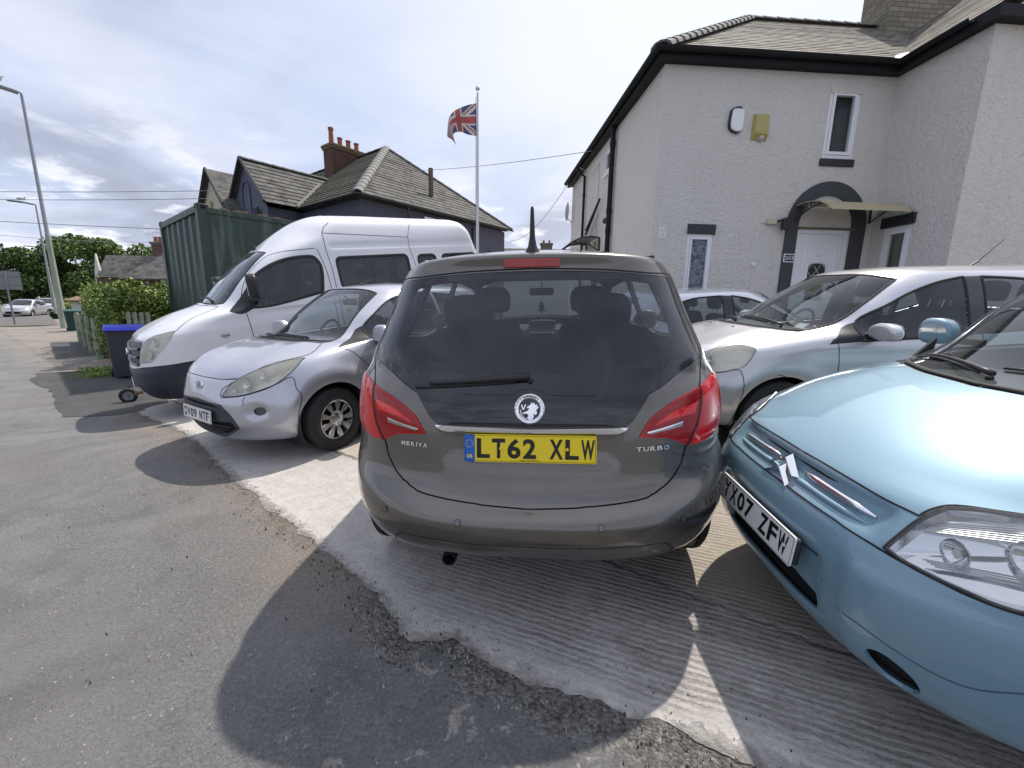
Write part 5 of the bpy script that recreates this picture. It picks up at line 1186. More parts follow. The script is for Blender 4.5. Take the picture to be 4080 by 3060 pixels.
def picket():
    gm = mat('mossy_timber', (.30, .33, .24), .9); n = NT(gm); n.set(col=n.mix(n.rng(n.noise(n.coord('Object'), 6, 4, .6), .35, .65), (.30, .31, .26), (.14, .20, .09)))
    e = empty('picket_fence', (-8.9, 9.62, -.2), 'three rounded grey pickets above the blue bin lid', 'fence'); 
    for k in range(4): b = MB(); b.prism([(-.05, 0), (.05, 0), (.05, 1.23)] + arcpts(0, 1.23, .05, 0, 180, 6) + [(-.05, 1.23)], -.01, .01); b.obj('picket', gm, e, loc=(.0 + .135 * k, .02 * k, 0))
    b = MB(); b.box(-.1, .012, .9, .6, .04, .98); b.obj('rail', gm, e)
    e = empty('post_fence', (-12.2, 11.95, -.24), 'low mossy fence of old posts and boards in front of the hedge', 'fence')
    for k in range(4): b = MB(); t = 2.1 * k; b.lathe([(0, .085), (1.04, .08), (1.09, .06), (1.10, .001)], c=(1.0 - .757 * t, -.85 + .653 * t, 0), axis='z', n=10); b.obj('post', gm, e, auto=50)
    b = MB(); d = Vector((-.757, .653, 0)); p0 = Vector((1.0, -.85, 0)); s = Vector((.653, .757, 0)) * .02
    for z in (.05, .33): 
        P = [p0 + s * 2, p0 + d * 6.2 + s * 2]; b.add([P[0] - s + Vector((0, 0, z)), P[1] - s + Vector((0, 0, z)), P[1] - s + Vector((0, 0, z + .26)), P[0] - s + Vector((0, 0, z + .26)), P[0] + s + Vector((0, 0, z)), P[1] + s + Vector((0, 0, z)), P[1] + s + Vector((0, 0, z + .26)), P[0] + s + Vector((0, 0, z + .26))], [(0, 1, 2, 3), (4, 5, 6, 7), (0, 1, 5, 4), (3, 2, 6, 7), (0, 3, 7, 4), (1, 2, 6, 5)])
    b.obj('board', gm, e)
picket()
def grass():
    r = np.random.default_rng(8); pts = []
    for (c, s, n) in (((-16.6, 16.9), (2.2, .30), 5000), ((-9.0, 8.9), (.8, .2), 1500), ((-26.5, 25.6), (5, .6), 4000)):
        t = r.uniform(-s[0], s[0], n); q = r.uniform(-s[1], s[1], n) if s[0] > 1 else r.normal(0, s[1], n); x = c[0] - .757 * t + .653 * q; y = c[1] + .653 * t + .757 * q; pts.append(np.stack([x, y, gz(x, y) + r.uniform(0, .07, n)], 1))
    o = leaves('grass', np.concatenate(pts), .05, [LF1, LF1, LF2], None, 9, .12); tag(o, kind='stuff')
grass()
def small_wheel():
    e = empty('trolley_wheel', (-6.05, 6.33, -.24), 'small black wheel with grey hub on the ground under the minibus bumper', 'wheel', rotz=rad(30)); e.scale = (.64,) * 3; b = MB(); b.lathe([(-.05, .11), (-.06, .15), (-.04, .18), (.04, .18), (.06, .15), (.05, .11)], c=(0, 0, .18), axis='y', n=28); b.obj('tyre', TYRE, e, smooth=True); b = MB(); b.lathe([(-.055, .001), (-.055, .03), (-.03, .04), (-.035, .10), (-.055, .112), (.05, .112)], c=(0, 0, .18), axis='y', n=28); b.obj('hub', mat('grey_hub', (.25, .25, .26), .5), e, auto=40)
    b = MB(); b.tube([(0, .08, .18), (0, .09, .36), (.1, .15, .42)], .015, 6); b.tube([(0, -.07, .18), (0, .08, .18)], .012, 6); b.obj('fork', BLACK, e)
small_wheel()
def container():
    gm = mat('green_container_paint', (.028, .062, .052), .55, .1); n = NT(gm); v = n.coord('Object'); str_ = n.noise(n.coord('Object', scale=(5, 5, .5)), 1.2, 5, .6); c = n.mix(n.rng(n.noise(v, .9, 5, .6), .35, .7), (.018, .042, .034), (.034, .060, .047)); c = n.mix(n.rng(str_, .50, .68, 0, .55), c, (.13, .17, .15)); c = n.mix(n.rng(n.noise(v, 6, 6, .7), .64, .72), c, (.12, .06, .03)); n.set(col=c, rough=.5)
    # near corner (-6.2, 8.5); front face direction (-.763,.646); long side direction (.646,.763)
    e = empty('shipping_container', (-6.2, 8.5, .0), 'dark green corrugated shipping container behind the minibus', 'container', rotz=math.atan2(.763, .646) - math.pi / 2)
    # local y+ = (.646,.763), local x- = (-.763,.646)
    Wd, L, H0, H1 = 3.35, 6.2, .05, 3.24
    def corr(n_, length, amp, z0, z1, f):
        V = []; F = []; p = length / n_; x = 0; pr = []
        for k in range(n_): pr += [(p*k, 0), (p*(k+.30), 0), (p*(k+.45), amp), (p*(k+.85), amp)]
        pr.append((length, 0))
        for a, d in pr: V += [f(a, d, z0), f(a, d, z1)]
        return V, [(2*i, 2*i+2, 2*i+3, 2*i+1) for i in range(len(pr) - 1)]
    b = MB(); b.add(*corr(6, Wd - .3, .04, H0 + .15, H1 - .15, lambda a, d, z: (-.15 - a, .03 + d, z))); b.obj('door_panel', gm, e)
    b = MB(); b.add(*corr(2, L - .3, .006, H0 + .15, H1 - .15, lambda a, d, z: (-.03 - d, .15 + a, z))); b.add([(-Wd + .03, .1, H0), (-Wd + .03, L, H0), (-Wd + .03, L, H1 - .1), (-Wd + .03, .1, H1 - .1)], [(0, 1, 2, 3)]); b.add([(-Wd, L, H0), (0, L, H0), (0, L, H1 - .1), (-Wd, L, H1 - .1)], [(0, 1, 2, 3)]); b.obj('side_panel', gm, e)
    b = MB(); b.box(-Wd + .05, .1, H1 - .10, -.05, L - .05, H1 - .07); b.obj('roof_panel', gm, e)
    b = MB()
    for x in (-.16, -Wd): b.box(x, 0, H0, x + .16, .16, H1 - .12)
    b.box(-Wd + .16, .0, H1 - .16, -.16, .10, H1 - .03); b.box(-Wd + .16, 0, H0, -.16, .1, H0 + .15); b.obj('end_frame', gm, e, bevel=.008)
    b = MB(); b.box(-.10, .16, H1 - .16, -.0, L, H1 - .06); b.obj('side_rail', gm, e, bevel=.005); b = MB(); b.box(-.10, .16, H0, 0, L, H0 + .15); b.obj('side_rail', gm, e, bevel=.005)
    for x in (-.18, -Wd - .005):
        b = MB(); b.box(x, -.006, H1 - .13, x + .185, .20, H1); c = b.obj('corner_casting', gm, e, bevel=.012); b = MB(); b.prism(rrect(.055, H1 - .10, .15, H1 - .03, .03), x + (.186 if x > -1 else -.001), x + (.19 if x > -1 else .002), 'x'); b.prism([(x + p[0], p[1]) for p in rrect(.05, H1 - .10, .13, H1 - .03, .03)], -.009, -.004); b.obj('casting_hole', GAP, c)
    rm = mat('debris_rust', (.22, .15, .09), .9); r = random.Random(2); b = MB()
    for k in range(40): y = r.uniform(.3, 5.5); s = r.uniform(.05, .16); b.box(-.14, y, H1 - .07, -.02, y + s, H1 - .07 + r.uniform(.01, .06))
    b.obj('roof_debris', rm, e, bevel=.01)
container()
def flagpole():
    x, y = -1.03, 12.0; z0 = g1(x, y); e = empty('flagpole', (x, y, z0), 'tall white flagpole flying a union flag, rising behind the minibus roof', 'flagpole'); top = 6.83 - z0
    b = MB(); b.lathe([(0, .045), (top * .5, .04), (top, .025)], axis='z', n=12); b.obj('pole', mat('white_pole', (.60, .61, .64), .4), e, smooth=True); b = MB(); b.lathe([(0, .001), (.01, .045), (.05, .06), (.09, .045), (.10, .001)], c=(0, 0, top + .05), axis='z', n=14); b.obj('finial', SATIN, e, smooth=True)
    b = MB(); b.tube([(-.05, 0, .8), (-.045, 0, top - .1)], .006, 5); b.obj('halyard', BLACK, e)
    f = empty('union_flag', (x - .03, y, 5.78), 'faded union flag blowing to the left from the flagpole', 'flag'); nx, nz = 60, 36; V = []; U = []
    W_, H_ = 1.30, .76; 
    for j in range(nz + 1):
        for i in range(nx + 1):
            u, v = i / nx, j / nz; s = u * W_
            # blown left, the fly end folding down and back under itself
            def cv(P, u):
                k = min(int(u * 4), 3); f = u * 4 - k; p = [P[max(k - 1, 0)], P[k], P[k + 1], P[min(k + 2, 4)]]
                return [.5 * (2 * p[1][q] + (p[2][q] - p[0][q]) * f + (2*p[0][q] - 5*p[1][q] + 4*p[2][q] - p[3][q]) * f*f + (3*p[1][q] - p[0][q] - 3*p[2][q] + p[3][q]) * f**3) for q in (0, 1)]
            a = cv([(0, .80), (-.25, .76), (-.50, .62), (-.70, .40), (-.80, .04)], u); b_ = cv([(0, 0), (-.23, .07), (-.44, .15), (-.60, .02), (-.50, -.32)], u)
            dy = .26 * math.sin(u * 5.2 + v * 1.2) * u + .10 * math.sin(v * 5 + u * 3) * u
            V.append((a[0] * v + b_[0] * (1 - v), dy, a[1] * v + b_[1] * (1 - v))); U.append((u, v))
    F = [(j*(nx+1)+i, j*(nx+1)+i+1, (j+1)*(nx+1)+i+1, (j+1)*(nx+1)+i) for j in range(nz) for i in range(nx)]
    red, wht, blu = mat('flag_red', (.42, .10, .09), .8), mat('flag_white', (.62, .60, .58), .8), mat('flag_blue', (.085, .10, .20), .8)
    for m_ in (red, wht, blu):
        n = NT(m_); n.put(n.b.inputs['Transmission Weight'], 0.)
    MI = []
    for q in F:
        u = sum(U[i][0] for i in q) / 4 * 2 - 1; v = (sum(U[i][1] for i in q) / 4 * 2 - 1); X_, Y_ = u * 1.5, v * .9
        c = 2
        d1 = abs(X_ * .9 - Y_ * 1.5) / math.hypot(.9, 1.5); d2 = abs(X_ * .9 + Y_ * 1.5) / math.hypot(.9, 1.5)
        if min(d1, d2) < .18: c = 1
        s1 = (X_ * .9 - Y_ * 1.5); s2 = (X_ * .9 + Y_ * 1.5)
        if (d1 < .10 and s1 * (1 if X_ > 0 else -1) > 0) or (d2 < .10 and s2 * (-1 if X_ < 0 else 1) < 0): c = 0
        if abs(X_) < .30 or abs(Y_) < .30: c = 1
        if abs(X_) < .18 or abs(Y_) < .18: c = 0
        MI.append(c)
    mesh('cloth', V, F, [red, wht, blu], f, smooth=True, mi=MI)
flagpole()
def wires():
    def w(name, a, c, sag, label, r=.012):
        a, c = Vector(a), Vector(c); b = MB(); b.tube([a.lerp(c, t / 24) - Vector((0, 0, sag * 4 * (t / 24) * (1 - t / 24))) for t in range(25)], r, 5); o = b.obj(name, mat('wire_grey', (.22, .22, .24), .6)); tag(o, label, 'wire', 'overhead telephone wires')
    w('overhead_wire', (-38, 18.0, 5.9), (-12.4, 18.6, 5.95), .25, 'uppermost of the long wires crossing the sky at the left')
    w('overhead_wire', (-38, 17.8, 5.65), (-12.9, 18.3, 5.55), .28, 'second wire from the top, just under the uppermost one')
    w('overhead_wire', (-38, 17.9, 5.4), (-12.0, 17.6, 4.15), .2, 'sloping wire lower down the sky behind the container')
    w('overhead_wire', (-30, 25, 4.9), (-27.3, 33.5, 5.8), .15, 'faint wire running to the brick house chimney')
    w('overhead_wire', (-5.0, 20.5, 7.4), (2.05, 11.9, 5.45), .10, 'wire from the blue house roof to the white house eaves', .009)
    w('overhead_wire', (-.2, 23.3, 4.8), (1.78, 14.9, 5.45), .45, 'drooping wire to the far corner of the white house', .010)
wires()
def person():
    x, y = -57.3, 50.6; z = g1(x, y); e = empty('person', (x, y, z), 'person walking away up the pavement in a white top and black shorts', 'person', rotz=rad(50))
    me = bpy.data.meshes.new('body'); J = {'pel': (0, 0, .92, .13, .10), 'wst': (0, 0, 1.05, .13, .09), 'chs': (0, 0, 1.28, .16, .10), 'nk': (0, 0, 1.45, .05, .05), 'hd': (0, -.01, 1.55, .075, .085), 'hd2': (0, -.01, 1.65, .075, .085),
        'lh': (.09, 0, .86, .09, .09), 'lk': (.10, .10, .50, .06, .06), 'la': (.10, .05, .10, .04, .04), 'lf': (.10, .18, .04, .04, .03), 'rh': (-.09, 0, .86, .09, .09), 'rk': (-.10, .02, .48, .06, .06), 'ra': (-.10, -.22, .16, .04, .04), 'rf': (-.10, -.16, .04, .04, .03),
        'ls': (.18, 0, 1.38, .05, .05), 'le': (.24, -.06, 1.12, .04, .04), 'lw': (.25, .06, .90, .03, .03), 'lhd': (.25, .10, .83, .03, .02), 'rs': (-.18, 0, 1.38, .05, .05), 're': (-.24, .06, 1.12, .04, .04), 'rw': (-.25, .16, .92, .03, .03), 'rhd': (-.25, .20, .86, .03, .02)}
    K = list(J); E = [('pel', 'wst'), ('wst', 'chs'), ('chs', 'nk'), ('nk', 'hd'), ('hd', 'hd2'), ('pel', 'lh'), ('lh', 'lk'), ('lk', 'la'), ('la', 'lf'), ('pel', 'rh'), ('rh', 'rk'), ('rk', 'ra'), ('ra', 'rf'), ('chs', 'ls'), ('ls', 'le'), ('le', 'lw'), ('lw', 'lhd'), ('chs', 'rs'), ('rs', 're'), ('re', 'rw'), ('rw', 'rhd')]
    me.from_pydata([J[k][:3] for k in K], [(K.index(a), K.index(b)) for a, b in E], []); o = bpy.data.objects.new('body', me); link(o, e); s = o.modifiers.new('skin', 'SKIN'); 
    for i, k in enumerate(K): me.skin_vertices[0].data[i].radius = J[k][3:]
    me.skin_vertices[0].data[0].use_root = True
    o.modifiers.new('sub', 'SUBSURF').levels = 1; me.materials.append(mat('skin_tone', (.40, .25, .18), .6))
    b = MB(); b.lathe([(1.0, .15), (1.2, .17), (1.36, .19), (1.43, .10)], axis='z', n=14); b.V = [(v[0] * 1.15, v[1] * .75, v[2]) for v in b.V]; b.tube([(.18, 0, 1.38), (.235, -.04, 1.18)], .06, 8); b.tube([(-.18, 0, 1.38), (-.235, .04, 1.18)], .06, 8); b.obj('white_top', mat('white_cotton', (.62, .65, .75), .8), e, smooth=True)
    b = MB(); b.tube([(.09, 0, .98), (.10, .06, .62)], [.12, .10], 10); b.tube([(-.09, 0, .98), (-.10, .02, .62)], [.12, .10], 10); b.obj('black_shorts', mat('black_cotton', (.012, .012, .015), .9), e, smooth=True)
    b = MB(); b.lathe([(1.62, .09), (1.70, .08), (1.74, .03), (1.745, .001)], axis='z', n=12); b.obj('cap', mat('white_cotton'), e, smooth=True); b = MB(); b.tube([(.27, .02, .95), (.30, .05, .75)], [.05, .08], 8); b.obj('carried_bag', mat('black_cotton'), e)
person()
def meriva_rings():
    #      yf   zf    yr    zr    w    zsf  zsr  af  nf   ar   nr
    return [
    (.25, .20, 4.10, .335, .83, .22, .27, .8, 3.0, .82, 2.6),
    (.10, .24, 4.20, .345, .86, .25, .28, .8, 3.0, .85, 2.7),
    (.03, .34, 4.258, .39, .885, .34, .36, .8, 3.0, .89, 2.8),
    (.00, .50, 4.284, .47, .902, .48, .48, .8, 3.0, .92, 2.9),
    (.02, .62, 4.288, .53, .906, .58, .57, .8, 3.0, .92, 2.9),
    (.03, .66, 4.28, .549, .906, .62, .60, .8, 3.0, .90, 2.9),
    (.04, .68, 4.262, .557, .906, .66, .63, .8, 3.0, .89, 2.9),
    (.07, .74, 4.20, .585, .906, .72, .70, .8, 3.0, .85, 2.9),
    (.10, .78, 4.168, .65, .906, .78, .78, .8, 2.9, .85, 3.0),
    (.20, .87, 4.14, .80, .904, .86, .88, .8, 2.8, .87, 3.2),
    (.45, .96, 4.11, .93, .892, .93, .98, .8, 2.6, .89, 3.3),
    (.90, 1.05, 4.075, 1.03, .85, .99, 1.06, .7, 2.6, .89, 3.4),
    (1.10, 1.13, 4.035, 1.12, .80, 1.08, 1.14, .6, 2.8, .82, 3.8),
    (1.45, 1.29, 3.96, 1.28, .735, 1.26, 1.28, .5, 3.2, .77, 4.0),
    (1.85, 1.46, 3.875, 1.44, .675, 1.43, 1.42, .45, 3.2, .68, 4.2),
    (1.99, 1.51, 3.865, 1.50, .650, 1.49, 1.475, .45, 3.2, .68, 3.9),
    (2.08, 1.535, 3.875, 1.535, .610, 1.525, 1.515, .45, 3.2, .68, 3.7),
    (2.2, 1.56, 3.80, 1.555, .530, 1.55, 1.54, .45, 3.0, .7, 3.4),
    (2.5, 1.585, 3.5, 1.585, .30, 1.58, 1.58, .45, 3.0, .5, 3.0),
    (2.7, 1.59, 3.3, 1.595, .0, 1.59, 1.595, .3, 3.0, .3, 3.0)]
# ---------------------------------------------------------------- shared car bits
def sst(x, a, b):
    t = np.clip((x - a) / (b - a), 0, 1); return t * t * (3 - 2 * t)
def flare(P, y0, z0, R, amt, wd=.10):
    r = np.hypot(P[:, 1] - y0, P[:, 2] - z0); k = np.exp(-((r - R - wd * .45) / (wd * .55)) ** 2) * (P[:, 0] > .3) * (P[:, 2] > z0 - .15)
    P[:, 0] += amt * k; return P
def arch(y, z, R, zb=.12):
    return [(y + R * math.cos(math.radians(a)), z + R * math.sin(math.radians(a))) for a in range(-18, 199, 6)] + [(y - R * .93, zb), (y + R * .93, zb)]
def on_skin(S, view, V, F, parent, name, m, off=.002, sx=1, thick=0):
    """lay flat letters (a, b) onto the skin; view coordinates, negative a = other side"""
    out = []
    for a, b in V:
        s = -1 if a < 0 else 1; P, N = S.ev(np.array([S.uv(view, (abs(a), b))])); q = P[0] + N[0] * off; out.append((q[0] * s, q[1], q[2]))
    return mesh(name, out, F, m, parent)
def finish_windows(S, parent, names, R, w=.012, m=None):
    """rubber beads round the openings"""
    L = []
    for r in R:
        if r['n'] in names: L.append(('UV', r['uv'], True))
    return ribbon(S, L, parent, 'window_seal', m or RUBBER, w=w, off=.0018, round_=.004)
def car_cabin(parent, L, y_dash, y_front, y_rear, zf, halfw, z_dash, rear=True, mid_rest=True, rhd=True, seatz=.42, bh=.60, y_end=None, headrest_rear=True):
    b = MB(); b.box(-halfw, y_dash - .2, zf - .02, halfw, y_end or L - .7, zf); b.obj('cabin_floor', CABIN, parent)
    b = MB(); pr = [(y_dash - .28, z_dash - .02), (y_dash - .05, z_dash), (y_dash + .16, z_dash - .03), (y_dash + .22, z_dash - .12), (y_dash + .12, z_dash - .38), (y_dash - .2, z_dash - .5)]
    b.prism(pr, -halfw, halfw, 'x'); d = b.obj('dashboard', CABIN2, parent, bevel=.015)
    for sx in (-.37, .37): seat(parent, sx, y_front, seatz, .50, bh=bh)
    steering_wheel(parent, -.37 if rhd else .37, y_dash + .36, z_dash - .04)
    if rear:
        for sx in (-.38, .0, .38): seat(parent, sx, y_rear, seatz, .37, 'rear_seat', bh=bh - .04, headrest=headrest_rear and (mid_rest or sx != 0))
    b = MB(); b.X = Matrix.Translation((0, y_dash + .42, z_dash + .33)); b.prism(rrect(-.11, -.03, .11, .035, .02), -.012, .012); b.tube([(0, 0, .02), (0, -.07, .08)], .008, 6); b.obj('interior_mirror', BLACK, parent)
    return d

# ---------------------------------------------------------------- people carrier seen from behind
def build_mpv():
    grey = paint('grey_brown_metallic', (.138, .126, .112), .27, .78, dirt=.30)
    def df(P):
        P = P.copy(); x, y, z = P.T
        rear = sst(y, 3.6, 3.9)
        k = rear * (1 - sst(x, .30, .36)) * sst(z, .70, .745) * (1 - sst(z, .84, .862)); P[:, 1] -= .022 * k
        k = rear * sst(z, .44, .452) * 1.0; P[:, 1] += .008 * k * (1 - sst(z, .53, .56))
        # tail-lamp swell and shoulder crease
        P = flare(P, .87, .32, .355, .012); P = flare(P, 3.50, .32, .355, .012)
        return P
    S = Surf(meriva_rings(), df)
    e = empty('people_carrier', mat4=carmat(*MPV_POS), label='grey brown people carrier seen from behind with yellow rear number plate, centre of the driveway', cat_='car')
    red = mat('red_lamp_lens', (.60, .004, .006), .10, 0, .35, .4); red2 = mat('dark_red_lamp_lens', (.30, .002, .004), .10, 0, .35, .4)
    LAMP = [(.86,3.72,.87),(.858,3.69,.93),(.838,3.70,.985),(.80,3.78,1.02),(.745,3.88,1.016),(.745,3.88,1.016),(.69,3.95,.998),(.597,4.022,.973),(.522,4.064,.936),(.469,4.088,.897),(.437,4.106,.85),(.425,4.112,.831),(.425,4.112,.831),(.51,4.095,.825),(.545,4.083,.82),(.627,4.055,.782),(.627,4.055,.782),(.698,4.007,.780),(.779,3.92,.803),(.835,3.81,.845)]
    INNER = [(.69,3.95,.998),(.69,3.95,.998),(.597,4.022,.973),(.522,4.064,.936),(.469,4.088,.897),(.437,4.106,.85),(.425,4.112,.831),(.425,4.112,.831),(.51,4.095,.825),(.545,4.083,.82),(.627,4.055,.782),(.627,4.055,.782),(.668,4.015,.86),(.683,3.98,.93)]
    def sh(pts, k, c): return [tuple(np.array(c) + (np.array(p) - c) * k) for p in pts]
    TG = [(0,4.238,.599),(.243,4.225,.606),(.41,4.2,.621),(.496,4.17,.636),(.564,4.124,.662),(.607,4.077,.716),(.627,4.055,.782),(.668,4.015,.86),(.683,3.98,.93),(.69,3.95,.998),(.69,3.95,.998),(.72,3.90,1.06),(.735,3.85,1.12),(.70,3.80,1.25),(.665,3.72,1.38),(.62,3.66,1.43),(.49,3.80,1.45),(.27,3.865,1.475),(0,3.868,1.482)]
    GL = [(0,3.865,1.470),(.27,3.862,1.463),(.49,3.80,1.437),(.585,3.71,1.420),(.615,3.70,1.398),(.646,3.79,1.29),(.672,3.85,1.195),(.695,3.885,1.105),(.695,3.885,1.105),(.60,3.975,1.066),(.527,4.027,1.023),(.468,4.058,.993),(.468,4.058,.993),(.26,4.086,.99),(.075,4.09,.991),(.045,4.09,1.008),(0,4.09,1.015)]
    CL = [(0,3.9,1.442),(.42,3.85,1.425),(.51,3.82,1.40),(.55,3.86,1.33),(.565,3.92,1.18),(.54,3.98,1.09),(.46,4.02,1.065),(0,4.05,1.06)]
    BP = [(0,4.09,1.015),(.045,4.09,1.008),(.075,4.09,.991),(.26,4.086,.99),(.468,4.058,.993),(.468,4.058,.993),(.435,4.09,.945),(.405,4.10,.90),(.372,4.11,.870),(.372,4.11,.870),(0,4.126,.866)]
    CH = [(0,4.126,.868),(.378,4.11,.872),(.378,4.11,.872),(.352,4.115,.854),(.25,4.12,.846),(0,4.13,.843)]
    SG = [(1.36,1.12),(1.36,1.12),(1.62,1.28),(1.95,1.41),(2.36,1.455),(2.36,1.455),(2.40,1.10),(2.40,1.10),(1.9,1.09)]
    RG = [(2.46,1.105),(2.46,1.105),(2.43,1.455),(2.43,1.455),(2.85,1.45),(3.08,1.43),(3.08,1.43),(3.2,1.13),(3.2,1.13),(2.8,1.09)]
    QG = [(3.27,1.15),(3.27,1.15),(3.15,1.42),(3.15,1.42),(3.42,1.39),(3.60,1.22),(3.60,1.22)]
    R = [
     dict(n='rear_bumper', v='P', p=cat([(0,4.25,.33),(0,4.25,.33),(.8,3.9,.3),(.87,3.55,.60),(.87,3.55,.60),(.86,3.70,.74),(.81,3.86,.80),(.779,3.92,.80),(.698,4.007,.78),(.627,4.055,.782),(.607,4.077,.716),(.564,4.124,.662),(.496,4.17,.636),(.41,4.2,.621),(.243,4.225,.606),(0,4.238,.599),(0,4.238,.599)], 4), m=grey, seam=1),
     dict(n='tailgate', v='P', p=cat(TG, 4), m=grey, seam=1),
     dict(n='rear_window', v='P', p=cat(GL, 4), m=FRIT, off=.002),
     dict(n='clear_pane', v='P', p=cat(CL, 4), m=GLASSD, off=.002, skirt=0, under='rear_window'),
     dict(n='tailgate_panel', v='P', p=cat(BP, 4), m=FRIT, off=.003),
     dict(n='tailgate_handle', v='P', p=cat(CH, 4), m=CHROME, off=.016, skirt=.03),
     dict(n='tail_lamp', v='P', p=cat(LAMP, 4), m=red, off=.006, skirt=.02),
     dict(n='inner_lens', v='P', p=sh(cat(INNER, 4), .95, (.57, 4.04, .88)), m=red2, off=.0068, skirt=0, under='tail_lamp'),
     dict(n='reversing_lens', v='P', p=cat([(.60,4.06,.862),(.60,4.06,.862),(.50,4.09,.848),(.468,4.105,.842),(.468,4.105,.842),(.475,4.1,.852),(.60,4.05,.876),(.60,4.05,.876)], 3), m=mat('clear_lamp', (.30, .30, .31), .18, .8, 1), off=.0078, skirt=0, under='tail_lamp'),
     dict(n='dark_lens_band', v='P', p=cat([(.66,4.02,.905),(.66,4.02,.905),(.56,4.065,.895),(.485,4.09,.872),(.485,4.09,.872),(.50,4.09,.886),(.57,4.06,.925),(.672,3.99,.945),(.672,3.99,.945)], 3), m=mat('bright_lens_band', (.75, .012, .010), .08, 0, .5, .5), off=.0075, skirt=0, under='tail_lamp'),
     dict(n='windscreen', v='T', p=cat([(0,1.02),(.4,1.05),(.68,1.22),(.68,1.22),(.62,1.6),(.57,1.88),(.57,1.88),(.4,1.94),(0,1.96)], 4), m=GLASS, off=-.002),
     dict(n='side_window', v='S', p=cat(SG, 4), m=GLASS, off=-.003), dict(n='side_window', v='S', p=cat(RG, 4), m=GLASS, off=-.003), dict(n='side_window', v='S', p=cat(QG, 4), m=GLASSD, off=-.003),
     dict(n='h', v='S', p=arch(.87, .32, .352), m=None, hole=1), dict(n='h', v='S', p=arch(3.50, .32, .352), m=None, hole=1),
    ]
    o = skin(S, e, grey, R, du=.025)
    ribbon(S, [('UV', r['uv'], True) for r in R if r.get('seam')] + [('S', [(2.42, .30), (2.43, 1.05), (2.40, 1.48)], False), ('S', [(1.28, .34), (1.25, .9), (1.34, 1.1)], False)], e, 'panel_seam', GAP, w=.006)
    ribbon(S, [('P', cat([(0,4.273,.457),(.30,4.262,.458),(.43,4.235,.456),(.50,4.20,.45),(.56,4.16,.40),(.575,4.14,.34)], 4, False), False)], e, 'bumper_groove', GAP, w=.004)
    ribbon(S, [('UV', r['uv'], True) for r in R if r['n'] in ('rear_window',)], e, 'glass_gap', GAP, w=.005, off=.002)
    finish_windows(S, e, ('side_window', 'windscreen'), R)
    ribbon(S, [('P', cat([(.69,3.95,.998),(.683,3.98,.93),(.668,4.015,.86),(.627,4.055,.782)], 4, False), False)], e, 'lamp_divider', mat('lamp_divider', (.05, .002, .003), .3), w=.012, off=.0085)
    ribbon(S, [('P', cat([(.605,4.06,.880),(.52,4.09,.862),(.455,4.1,.848)], 4, False), False)], e, 'lamp_chrome_strip', CHROME, w=.006, off=.009)
    # high brake lamp
    b = MB(); b.prism(rrect(-.118, -.018, .118, .018, .004, 2), 0, .03); b.obj('brake_lamp', mat('brake_lamp_red', (.33, .01, .012), .25, 0, .6), e, mat4=Matrix.Translation((0, 3.848, 1.503)) @ Matrix.Rotation(rad(4), 4, 'X'), bevel=.003)
    b = MB()
    for sx in (-.1, .1): b.lathe([(.03, .004), (.033, .003), (.034, .0002)], c=(sx, 0, 0), axis='y', n=10)
    # aerial
    b = MB(); b.lathe([(0, .034), (.01, .03), (.03, .019), (.07, .012), (.085, .0115), (.180, .0075), (.190, .005), (.193, .0005)], c=(0, 3.79, 1.548), axis='z', n=16); b.obj('aerial', BLACK, e, auto=40)
    for sx in (1, -1):
        b = MB(); L = []
        for k in range(13):
            y = 2.15 + 1.35 * k / 12; P, N = S.ev(np.array([S.uv('T', (.57, y))])); L.append((sx * .575, y, P[0][2] + .012 + .014 * math.sin(math.pi * k / 12)))
        b.tube(L, .011, 8); b.obj('roof_rail', BLACK, e, smooth=True)
    plate(e, 'LT62 XLW', (0, 4.146, .789), Matrix.Rotation(math.pi, 3, 'Z') @ Matrix.Rotation(rad(-9), 3, 'X'), True, True, small='THURLOW NUNN MK17 6US')
    # badge: ring, V, winged beast with spear
    bp = MB(); X = Matrix.Translation((0, 4.112, .942)) @ Matrix.Rotation(math.pi, 4, 'Z') @ Matrix.Rotation(rad(-14), 4, 'X')
    bp.lathe([(.002, .060), (-.006, .059), (-.009, .055), (-.007, .0525)], axis='y', n=48)
    bp.lathe([(-.007, .0525), (-.006, .0445), (-.009, .043), (-.004, .040)], axis='y', n=48); emb = bp.obj('badge', CHROME, e, mat4=X, auto=40)
    b = MB(); b.lathe([(-.0055, .0435), (-.0056, .0002)], axis='y', n=40); b.obj('badge_ground', FRIT, emb)
    b = MB(); gr = [(.0, -.046), (.012, -.040), (.018, -.03), (.016, -.018), (.024, -.024), (.030, -.016), (.026, -.004), (.034, .004), (.036, .012), (.028, .010), (.031, .020), (.022, .016), (.018, .026), (.012, .020), (.008, .028), (.004, .018), (-.004, .012), (-.012, .006), (-.008, .002), (.0, .003), (-.006, -.006), (-.018, -.012), (-.030, -.016), (-.024, -.020), (-.010, -.018), (-.004, -.026), (-.010, -.036)]
    b.prism([(p[0], p[1]) for p in gr], -.010, -.005); b.prism([(-.034, .016), (-.028, .016), (-.024, .003), (-.018, .018), (-.012, .018), (-.022, -.004), (-.027, -.004)], -.010, -.005)
    b.tube([(-.036 + .004 * 0, -.008, -.002), (-.033, -.008, -.022), (-.022, -.008, -.034), (-.010, -.008, -.040)], .0028, 6)
    b.obj('badge_emblem', CHROME, emb, bevel=.0008)
    b = MB()
    V = []; F = []
